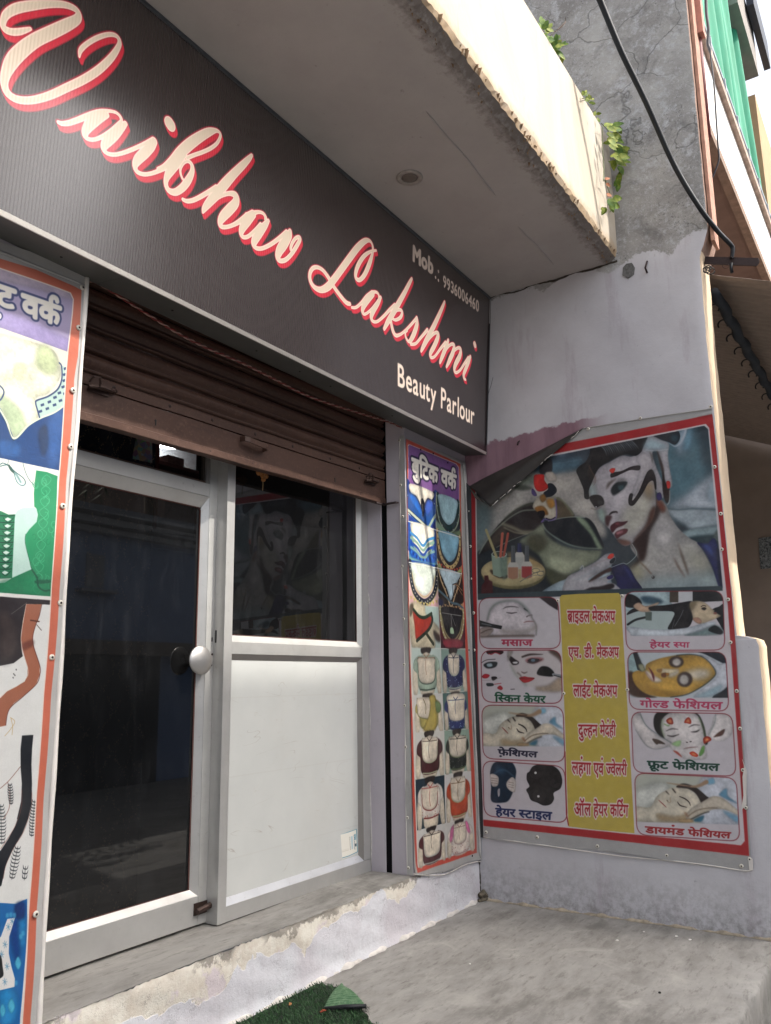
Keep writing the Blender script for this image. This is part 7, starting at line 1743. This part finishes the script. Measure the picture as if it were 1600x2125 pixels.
# chips and specks on the platform
chip = simple('white paint chip', 'e6e2dc', .8)
for k, q in enumerate(((1281, 1952), (1404, 1943), (1432, 1950), (975, 2001), (1336, 1934))):
    p = at(2, .002, *q); s = .010 if k < 3 else .006; a = k*1.3
    V = [p+np.array([math.cos(a+t)*s*(1.4 if t < 3 else .8), math.sin(a+t)*s*.8, 0]) for t in (0, 1.2, 2.4, 3.7, 5)]; V += [v+np.array([0, 0, .0025]) for v in V]
    o = ob('paint_chip', V, [(4, 3, 2, 1, 0), (5, 6, 7, 8, 9)]+[(i, (i+1) % 5, 5+(i+1) % 5, 5+i) for i in range(5)], chip); tag(o, ['white paint flake left of the pair in the middle of the platform', 'largest white paint flake near the foot of the lilac wall', 'white paint flake just right of the largest one by the lilac wall', 'faint pale flake on the cement beyond the grass mat', 'tiny pale flake between the wall foot and the open cement'][k], 'paint flake', 'paint flakes on the platform')
p = at(2, .004, 1369, 2061); V, F = discm(p, (0, 0, 1), .006, .006, 6); o = ob('pebble', V, F, M['black']); tag(o, 'tiny black pebble alone on the open platform', 'pebble')

# ---------------------------------------------------------------- plants rooted in the canopy and wall
def leafmat(nm, a, b, edge=None):
    m = NT(nm); c = m.mix(m.ramp(m.noise(30, 3), .4, .65), a, b); m.col(c); m.rough(.7); m.b.inputs['Specular IOR Level'].default_value = .2
    m.b.inputs['Transmission Weight'].default_value = 0; return m.m
lmA = leafmat('variegated pothos leaf', (.08, .13, .012, 1), (.22, .24, .04, 1)); lmB = leafmat('green pothos leaf', (.05, .11, .02, 1), (.15, .22, .04, 1)); lmC = leafmat('dry brown leaf', (.25, .09, .04, 1), (.38, .16, .08, 1))
leafshape = [(0, 0), (.16, .28), (.30, .25), (.46, .10), (.70, -.0), (1.0, 0)]
def leafmesh(L, w_):
    V, F = [], []; n = 7
    for i in range(n+1):
        t = i/n; wd = w_*math.sin(math.pi*t**.72)**.8*.5 if 0 < t < 1 else 0
        dr = -.18*t*t*L; V += [(t*L, -wd, dr+.10*wd), (t*L, 0, dr-.02*L*math.sin(t*3)), (t*L, wd, dr+.10*wd)]
    for i in range(n):
        for k in (0, 1): a = i*3+k; F.append((a, a+1, a+4, a+3))
    return V, F
LM = {}
def plant(name, label, cat, leaves, stems, yplane=-1.50, stemcol='5c6a2c', srad=.0025):
    base = at(1, yplane, *stems[0][0]); pl = thing(name, label, cat, tuple(base))
    for s in stems:
        P = spline([at(1, yplane+.012*math.sin(i*1.3), *q) for i, q in enumerate(s)], 5); tube('stem', P, srad, sm_[stemcol], pl, 5)
    extra = [(x+rnd.uniform(-7, 6), y+rnd.uniform(-6, 8), a+rnd.uniform(-60, 60), sz*rnd.uniform(.6, .95), k) for x, y, a, sz, k in leaves if k < 2]
    for (px, py, ang, size, kind) in leaves+extra:
        m = {0: lmA, 1: lmB, 2: lmC}[kind]
        if m.name not in LM:
            V, F = leafmesh(1, .62); me = bpy.data.meshes.new('leaf'); me.from_pydata(V, [], F); me.materials.append(m); me.polygons.foreach_set('use_smooth', [True]*len(me.polygons)); LM[m.name] = me
        o = bpy.data.objects.new('leaf', LM[m.name]); COL.objects.link(o); o.parent = pl
        p = at(1, yplane-rnd.uniform(0, .05), px, py); o.location = Vector(p-base)
        s = size/395.0*1.28; o.scale = (s, s, s)
        d = Vector(rt)*math.cos(R_(ang))+Vector(up)*math.sin(R_(ang))+Vector(fw)*rnd.uniform(-.3, .3); d.normalize()
        nn = (-Vector(fw)+Vector(up)*rnd.uniform(-.1, .7)+Vector(rt)*rnd.uniform(-.5, .5)); nn = (nn-d*nn.dot(d)).normalized(); b = nn.cross(d)
        o.rotation_euler = Matrix((d, b, nn)).transposed().to_euler()
sm_ = {'5c6a2c': simple('green stem', '5c6a2c', .6), '4a3a30': simple('woody stem', '4a3a30', .8)}
plant('pothos', 'yellow green pothos trailing over the end of the canopy against the blackened wall', 'plant',
 [(1254, 262, 30, 24, 0), (1262, 268, 10, 22, 0), (1270, 262, 20, 26, 1), (1278, 260, -10, 22, 0), (1258, 276, -20, 22, 0), (1268, 280, 0, 26, 0), (1275, 284, -15, 26, 1), (1262, 290, -30, 24, 0), (1280, 292, 10, 24, 0), (1286, 290, -20, 20, 1),
  (1270, 304, 10, 24, 0), (1278, 308, -10, 28, 1), (1272, 318, -35, 24, 0), (1288, 312, 20, 22, 0), (1282, 324, -5, 26, 0), (1292, 326, 25, 28, 0), (1276, 334, -20, 26, 0), (1290, 336, -5, 28, 0), (1296, 330, 5, 26, 1), (1283, 344, -60, 22, 1), (1298, 346, -30, 24, 0),
  (1285, 356, -70, 22, 0), (1300, 352, 0, 22, 1), (1292, 362, -100, 20, 1), (1282, 366, -80, 24, 1), (1288, 374, -60, 20, 0), (1280, 340, 160, 18, 0), (1270, 296, 170, 18, 0), (1284, 380, -100, 18, 1),
  (1262, 412, -60, 26, 1), (1266, 420, -30, 22, 0), (1258, 430, -120, 16, 0), (1272, 412, 10, 22, 0), (1257, 434, 170, 10, 0)],
 [[(1248, 256), (1262, 272), (1275, 300), (1286, 335), (1290, 360), (1282, 376)], [(1262, 272), (1280, 262), (1290, 262)], [(1256, 372), (1262, 392), (1268, 408), (1270, 425), (1266, 440)], [(1270, 425), (1284, 412)], [(1250, 262), (1250, 300), (1253, 345), (1252, 376)], [(1286, 345), (1300, 360), (1306, 352)]])
plant('withered_shoot', 'two withered brown leaves on a thin shoot at the canopy end', 'plant', [(1255, 372, 20, 12, 2), (1258, 380, -40, 11, 2), (1258, 402, -20, 12, 2), (1260, 407, 30, 10, 2)], [[(1252, 370), (1257, 380), (1258, 395), (1261, 408)]], stemcol='4a3a30')
plant('weed_sprig', 'small yellow green sprig rooted in the top edge of the canopy', 'plant', [(1210, 198, 40, 14, 0), (1214, 203, 0, 12, 0), (1219, 210, 60, 14, 0), (1222, 214, 10, 12, 0), (1212, 196, 100, 10, 0), (1224, 208, 80, 10, 0), (1232, 240, 60, 12, 0), (1244, 254, 110, 12, 0)], [[(1208, 204), (1216, 206), (1224, 214)]], -1.47)
plant('weed_shrub', 'leafy weed with bare twigs growing from the canopy top near the photo top', 'plant',
 [(1122, 60, 110, 20, 1), (1126, 62, 60, 20, 1), (1130, 66, 30, 18, 0), (1124, 52, 90, 18, 1), (1134, 60, 0, 16, 0), (1140, 92, 100, 18, 1), (1146, 96, 60, 20, 1), (1152, 98, 20, 18, 0), (1156, 104, 70, 18, 1), (1150, 108, -10, 18, 1), (1144, 100, 150, 14, 0), (1160, 112, -30, 16, 0), (1154, 84, 90, 14, 1), (1158, 80, 60, 12, 1), (1164, 98, 60, 16, 1), (1128, 72, -30, 16, 1), (1136, 80, -10, 14, 1)],
 [[(1120, 72), (1128, 64), (1132, 52)], [(1132, 82), (1140, 76), (1156, 62), (1174, 44)], [(1152, 66), (1166, 56), (1174, 46)], [(1140, 78), (1150, 96), (1158, 108)], [(1156, 62), (1172, 48), (1173, 36)]], -1.40, '4a3a30')

# ---------------------------------------------------------------- black service cable and its bracket
pts = [((1225, -40), 4.25), ((1245, 0), 4.35), ((1290, 108), 4.5), ((1342, 215), 4.68), ((1398, 340), 4.86), ((1450, 428), 4.97), ((1488, 478), 5.06), ((1512, 503), 5.10), ((1520, 514), 5.12), ((1520, 524), 5.12), ((1518, 536), 5.12)]
P = spline([at(0, x, *q) for q, x in pts], 8)
o = ob('service_cable', *tubem(P, [.0200-.008*i/len(P) for i in range(len(P))], 10), M['cable'], None, True); tag(o, 'thick black service cable sagging past the weathered wall to the iron bracket', 'cable')
P = [at(0, 5.12, *q) for q in ((1518, 546), (1517, 556), (1519, 566))]; o = ob('cable_tail', *tubem(P, .010, 8), M['cable'], None, True); tag(o, 'short cut cable end hanging below the iron bracket', 'cable')
q = [at(0, 5.14, *p) for p in ((1462, 534), (1574, 537), (1576, 545), (1571, 553), (1462, 549))]
br_ = thing('iron_bracket', 'rusty flat iron bracket projecting from the wall end with wire loops', 'bracket', tuple(q[0]))
plate('flat_bar', q, (-1, 0, 0), .012, M['iron'], br_)
V = [q[0], q[1], q[1]+np.array([.04, 0, 0]), q[0]+np.array([.04, 0, 0])]; plate('flat_bar', V, (0, 0, 1), .006, M['iron'], br_)
for (cx_, cy_, rr_) in ((1474, 562, 9), (1470, 556, 6), (1466, 560, 7)):
    P = [at(0, 5.09, cx_+rr_*math.cos(a), cy_+rr_*.8*math.sin(a)) for a in np.linspace(0, 6.0, 14)]; tube('wire_loop', P, .0045, simple('grey wire', '4c4844', .5, .4) if 'gw' not in M else M['gw'], br_, 6)
P = spline([at(0, 5.10, *p) for p in ((1468, 556), (1485, 548), (1500, 541), (1516, 532), (1520, 536))], 4); tube('tie_wire', P, .002, M['iron'], br_, 5)
P = [at(0, 5.10, 1506+7*math.cos(a), 552+5*math.sin(a)) for a in np.linspace(0, 6.0, 12)]; tube('tie_wire', P, .0014, M['iron'], br_, 5)
P = spline([at(0, 5.6, *p) for p in ((1465, 0), (1466, 28), (1470, 60), (1469, 90), (1474, 110), (1482, 180), (1486, 240), (1490, 300), (1492, 330), (1484, 355), (1476, 374))], 6)
rr_ = [.011 if i < 24 else .006 for i in range(len(P))]
o = ob('dangling_wire', *tubem(P, rr_, 6), simple('dark knotted wire', '3a3c44', .6), None, True); tag(o, 'thin knotted wire dangling in front of the green curtain', 'wire')

# ---------------------------------------------------------------- neighbour: awning, balcony, curtain
def awz(y): return 3.922+.4273*(y+1.983)
aw = thing('sheet_awning', 'brown corrugated sheet awning over the neighbouring shop, seen from below', 'awning', (7.5, -1.5, 3.9))
mm = simple('dull brown awning sheet', '857870', .75, 0, .2, 14, .12)
X = 5.32; k = 0
while X < 10.6:
    w_ = .88
    def sh(u, v, X=X, k=k):
        x = X+u*(w_+.03); y = .3-v*3.4; return (x, y, awz(y)+.007*math.sin(u*2*math.pi*11)+.006*(k % 2)-.004)
    V, F = grid(sh, 88, 4); ob('sheet', V, F, mm, aw, True); X += w_; k += 1
nb = thing('neighbour_building', 'neighbouring house with a sunlit white balcony edge and beige column', 'building', (9, 0, 4))
tan = simple('brown limewash wall', '94857a', .9, 0, .3, 3, .10)
beige = simple('beige column plaster', 'b09470', .9, 0, .3, 4, .08)
wht = simple('white balcony paint', 'f0ece6', .8, 0, .2, 8, .04)
box('partition_wall', 10.7, 10.95, -3.0, .6, -.42, 5.2, tan, nb)
box('back_wall', 5.31, 10.9, .6, .8, -.42, 8.9, tan, nb)
box('balcony_slab', 5.31, 11.6, -1.88, .6, 5.50, 5.62, simple('balcony underside', '7c665c', .9, 0, .3, 5, .12), nb)
box('balcony_fascia', 5.32, 11.6, -1.915, -1.881, 5.49, 6.36, wht, nb)
box('coping', 5.32, 11.6, -1.96, -1.86, 6.36, 6.44, simple('stained pink coping', 'b8a294', .9, 0, .5, 12, .25), nb)
box('fascia_foot', 5.32, 11.6, -1.95, -1.88, 5.40, 5.49, simple('brown drip mould', '8f7868', .9, 0, .5, 12, .2), nb)
rl = simple('dark blue railing paint', '1e2636', .5)
box('rail', 5.32, 11.6, -1.91, -1.88, 6.78, 6.83, simple('pale handrail', '8c98a0', .5), nb)
box('rail_panel', 5.32, 11.6, -1.905, -1.89, 6.50, 6.78, rl, nb)
xx = 5.5
while xx < 11.5:
    box('baluster', xx, xx+.02, -1.925, -1.906, 6.45, 6.80, simple('white baluster', 'c8ccd2', .5) if 'bl' not in M else M['bl'], nb)
    if 'bl' not in M: M['bl'] = bpy.data.materials['white baluster']
    xx += .62
ca, cb = at(1, -1.80, 1560, 200)[0], at(1, -1.80, 1580, 200)[0]
box('column', ca, cb+.25, -1.84, -1.5, 6.44, 8.9, beige, nb)
box('upper_beam', 8.9, 10.3, -1.95, -1.5, 8.82, 9.5, simple('grey concrete beam', '8c8680', .9, 0, .3, 6, .12), nb)
box('upper_rail', 9.6, 10.9, -2.05, -1.97, 9.3, 9.7, rl, nb)
g0, g1 = at(1, -1.80, 1584, 400)[0], at(1, -1.80, 1516, 5)[0]
V, F = grid(lambda u, v: (5.35+u*(g0+(g1-g0)*v-5.35), -1.80+.05*math.sin(u*46+math.sin(v*3))*(.35+.65*u)+.02*math.sin(u*110), 6.60+v*2.6), 200, 20)
gc = NT('green balcony cloth'); n1 = gc.noise(7, 6, .6, stretch=(1, 1, .15)); cgc = gc.mix(gc.ramp(n1, .35, .7), (.012, .23, .125, 1), (.025, .32, .19, 1)); gc.col(cgc); gc.rough(.85); gc.bump(gc.noise(300, 2), .2, .002)
gc.b.inputs['Sheen Weight'].default_value = .2
cl_ = ob('green_curtain', V, F, gc.m, None, True); tag(cl_, 'bright green cloth curtain hung in folds along the neighbouring balcony', 'curtain')
# old pipe running up the balcony edge
tube('drain_pipe', [at(1, -1.70, *q) for q in ((1462, 250), (1492, 320), (1520, 385), (1533, 440))], .035, simple('brown drain pipe', '8c6a52', .7), nb, 8)
P = [at(1, -1.62, *q) for q in ((1478, 312), (1492, 345), (1510, 395), (1521, 432))]; tube('broken_plaster_edge', P, [.02, .03, .025, .02], simple('pale broken plaster', 'd8c0a0', .95, 0, .6, 30, .2), nb, 6)
box('front_lintel', 5.31, 10.7, -.2, .6, 4.6, 5.5, tan, nb)
# curtain rail with rings below the awning
RY = -1.975
ra = at(1, RY, 1484, 604); zr = ra[2]-.015
cr_ = thing('curtain_rail', 'dark rail with bunched cloth and rings under the brown awning', 'rail', (7, RY, zr))
dk = simple('dark blue cloth', '1c2530', .8, 0, .4, 20, .2)
V, F = [], []
N = 80
P = [(5.33+i*(10.6-5.33)/N, RY+.008*math.sin(i*1.1), zr+.004*math.sin(i*.8)) for i in range(N+1)]
tube('rail_bar', P, [.030+.008*abs(math.sin(i*.9)) for i in range(N+1)], dk, cr_, 8)
xx = 5.62
ringmat = simple('dark ring', '33363c', .5, .4)
rm0 = None
while xx < 10.4:
    z = zr+.012
    Q = [(xx+.004*math.sin(a), RY+.062+.034*math.cos(a), z+.034*math.sin(a)) for a in np.linspace(-.6, 3.9, 14)]
    if rm0 is None: rm0 = tube('ring', Q, .006, ringmat, cr_, 6); x0r = xx
    else: c = rm0.copy(); COL.objects.link(c); c.location = (xx-x0r, 0, 0)
    xx += .30 if xx < 7 else .34
# small dark poster on the partition wall
pp_ = [at(0, 10.69, *q) for q in ((1574, 1117), (1612, 1112), (1614, 1178), (1578, 1181))]
mpp = NT('small dark poster print'); vn = mpp.noise(22, 6, .8, dist=1.5); mpp.col(mpp.mix(mpp.ramp(vn, .42, .6), (.02, .03, .035, 1), (.30, .32, .33, 1)))
o = plate('wall_poster', pp_, (-1, 0, 0), .004, mpp.m); tag(o, 'small dark poster stuck on the brown partition wall at the photo edge', 'poster')

# ---------------------------------------------------------------- across the street (seen in the glass and shading the platform)
op = thing('opposite_house', 'pale blue house with moulded cornices across the street', 'building', (4, -10, 0))
bl1 = simple('pale blue house paint', '8295b8', .9, 0, .2, 3, .06); bl2 = simple('grey moulding paint', '9a9ca4', .9)
box('house_wall', -14, 14, -14, -9.4, -.42, 4.4, bl1, op)
for z_, d_, h_ in ((4.4, .42, .12), (4.22, .30, .12), (4.08, .18, .10)):
    box('cornice', -14, 3.4, -9.4+.0, -9.4+d_, z_, z_+h_, bl2, op); box('cornice', 3.9, 14, -9.4+.0, -9.4+d_, z_, z_+h_, bl2, op)
box('parapet_block', 3.2, 6.6, -10.2, -9.5, 4.52, 5.1, bl1, op)
box('shop_band', -14, 14, -9.4, -9.1, 1.9, 2.15, simple('tan ledge', '7a7068', .9), op)
for x_ in (-6, -2.5, 1.2, 5, 8.6): box('shop_shutter', x_, x_+2.6, -9.4, -9.36, -.42, 1.9, simple('dark shop shutter', '3a3c3e', .7) if x_ == -6 else bpy.data.materials['dark shop shutter'], op)
for x_ in (4.9, 7.1, 9.2):
    box('window_hood', x_, x_+.8, -9.4, -9.2, 3.0, 3.05, bl2, op); box('window', x_+.2, x_+.6, -9.4, -9.385, 3.1, 3.7, bl2, op)
tb = thing('light_blocker', 'tall plain block added unseen behind the blue house to shade the shop front', 'building', (6, -16, 0))  # added out of view, sized to keep the sun off the shop front
tw_ = simple('sand render', 'b0a48e', .9)
box('block_wall', 4.6, 8.84, -19, -15, -.42, 20.08, tw_, tb)
for zz in (5, 8, 11, 14, 17):
    box('floor_band', 4.6, 8.72, -15, -14.9, zz, zz+.2, bl2, tb)
    for xx in (5.2, 7.0): box('window', xx, xx+1.2, -15, -14.97, zz+.9, zz+2.2, M['black'], tb)
tb2 = thing('light_blocker', 'second tall block added unseen further right to darken the sign reflection', 'building', (20, -16, 0))  # added out of view to cut the bright sky mirrored in the sign
box('block_wall', 16.2, 34, -22, -15, -.42, 22, simple('grey brown render', '7a6a60', .9), tb2)
for zz in (5, 8, 11, 14, 17): box('floor_band', 16.2, 34, -15, -14.9, zz, zz+.2, bl2, tb2)
for k, (x_, y_, h_) in enumerate(((6.9, -10.6, 6.2), (12.6, -11.5, 6.8))):
    pm = thing('palm_tree', ('palm' if k == 0 else 'second, taller palm')+' rising behind the blue house across the street', 'tree', (x_, y_, 0), 'palms across the street')
    tube('trunk', [(x_, y_, -.42), (x_+.1, y_, h_*.5), (x_, y_, h_)], [.2, .16, .13], simple('palm trunk', '6a5a48', .9) if k == 0 else bpy.data.materials['palm trunk'], pm, 8)
    V, F = [], []
    for j in range(18):
        a = j*2.4; L_n = 1.9; el = .9-.1*(j % 8)
        for i in range(14):
            t = i/14; c0 = np.array([x_+math.cos(a)*L_n*t*math.cos(el*(1-t)), y_+math.sin(a)*L_n*t*math.cos(el*(1-t)), h_+L_n*(math.sin(el)*t-1.1*t*t)])
            for s in (-1, 1):
                q = c0+np.array([-math.sin(a)*s*.38*(1-t*.5)+math.cos(a)*.15, math.cos(a)*s*.38*(1-t*.5)+math.sin(a)*.15, -.22]); k_ = len(V)
                V += [tuple(c0), tuple(c0+np.array([math.cos(a), math.sin(a), 0])*.07), tuple(q)]; F.append((k_, k_+1, k_+2))
    ob('crown', V, F, simple('palm frond', '3c5424', .7) if k == 0 else bpy.data.materials['palm frond'], pm)
for z_, dz in ((4.6, .2), (5.3, -.2), (3.6, .1)):
    o = ob('overhead_wire', *tubem([(-14, -8.2, z_+.5), (0, -8.2, z_), (14, -8.2, z_+.5+dz)], .012, 5), M['black'], None, True); tag(o, {4.6: 'overhead wire above the cornice level across the street', 5.3: 'topmost overhead wire across the street', 3.6: 'lowest overhead wire across the street'}[z_], 'wire', 'overhead wires across the street')
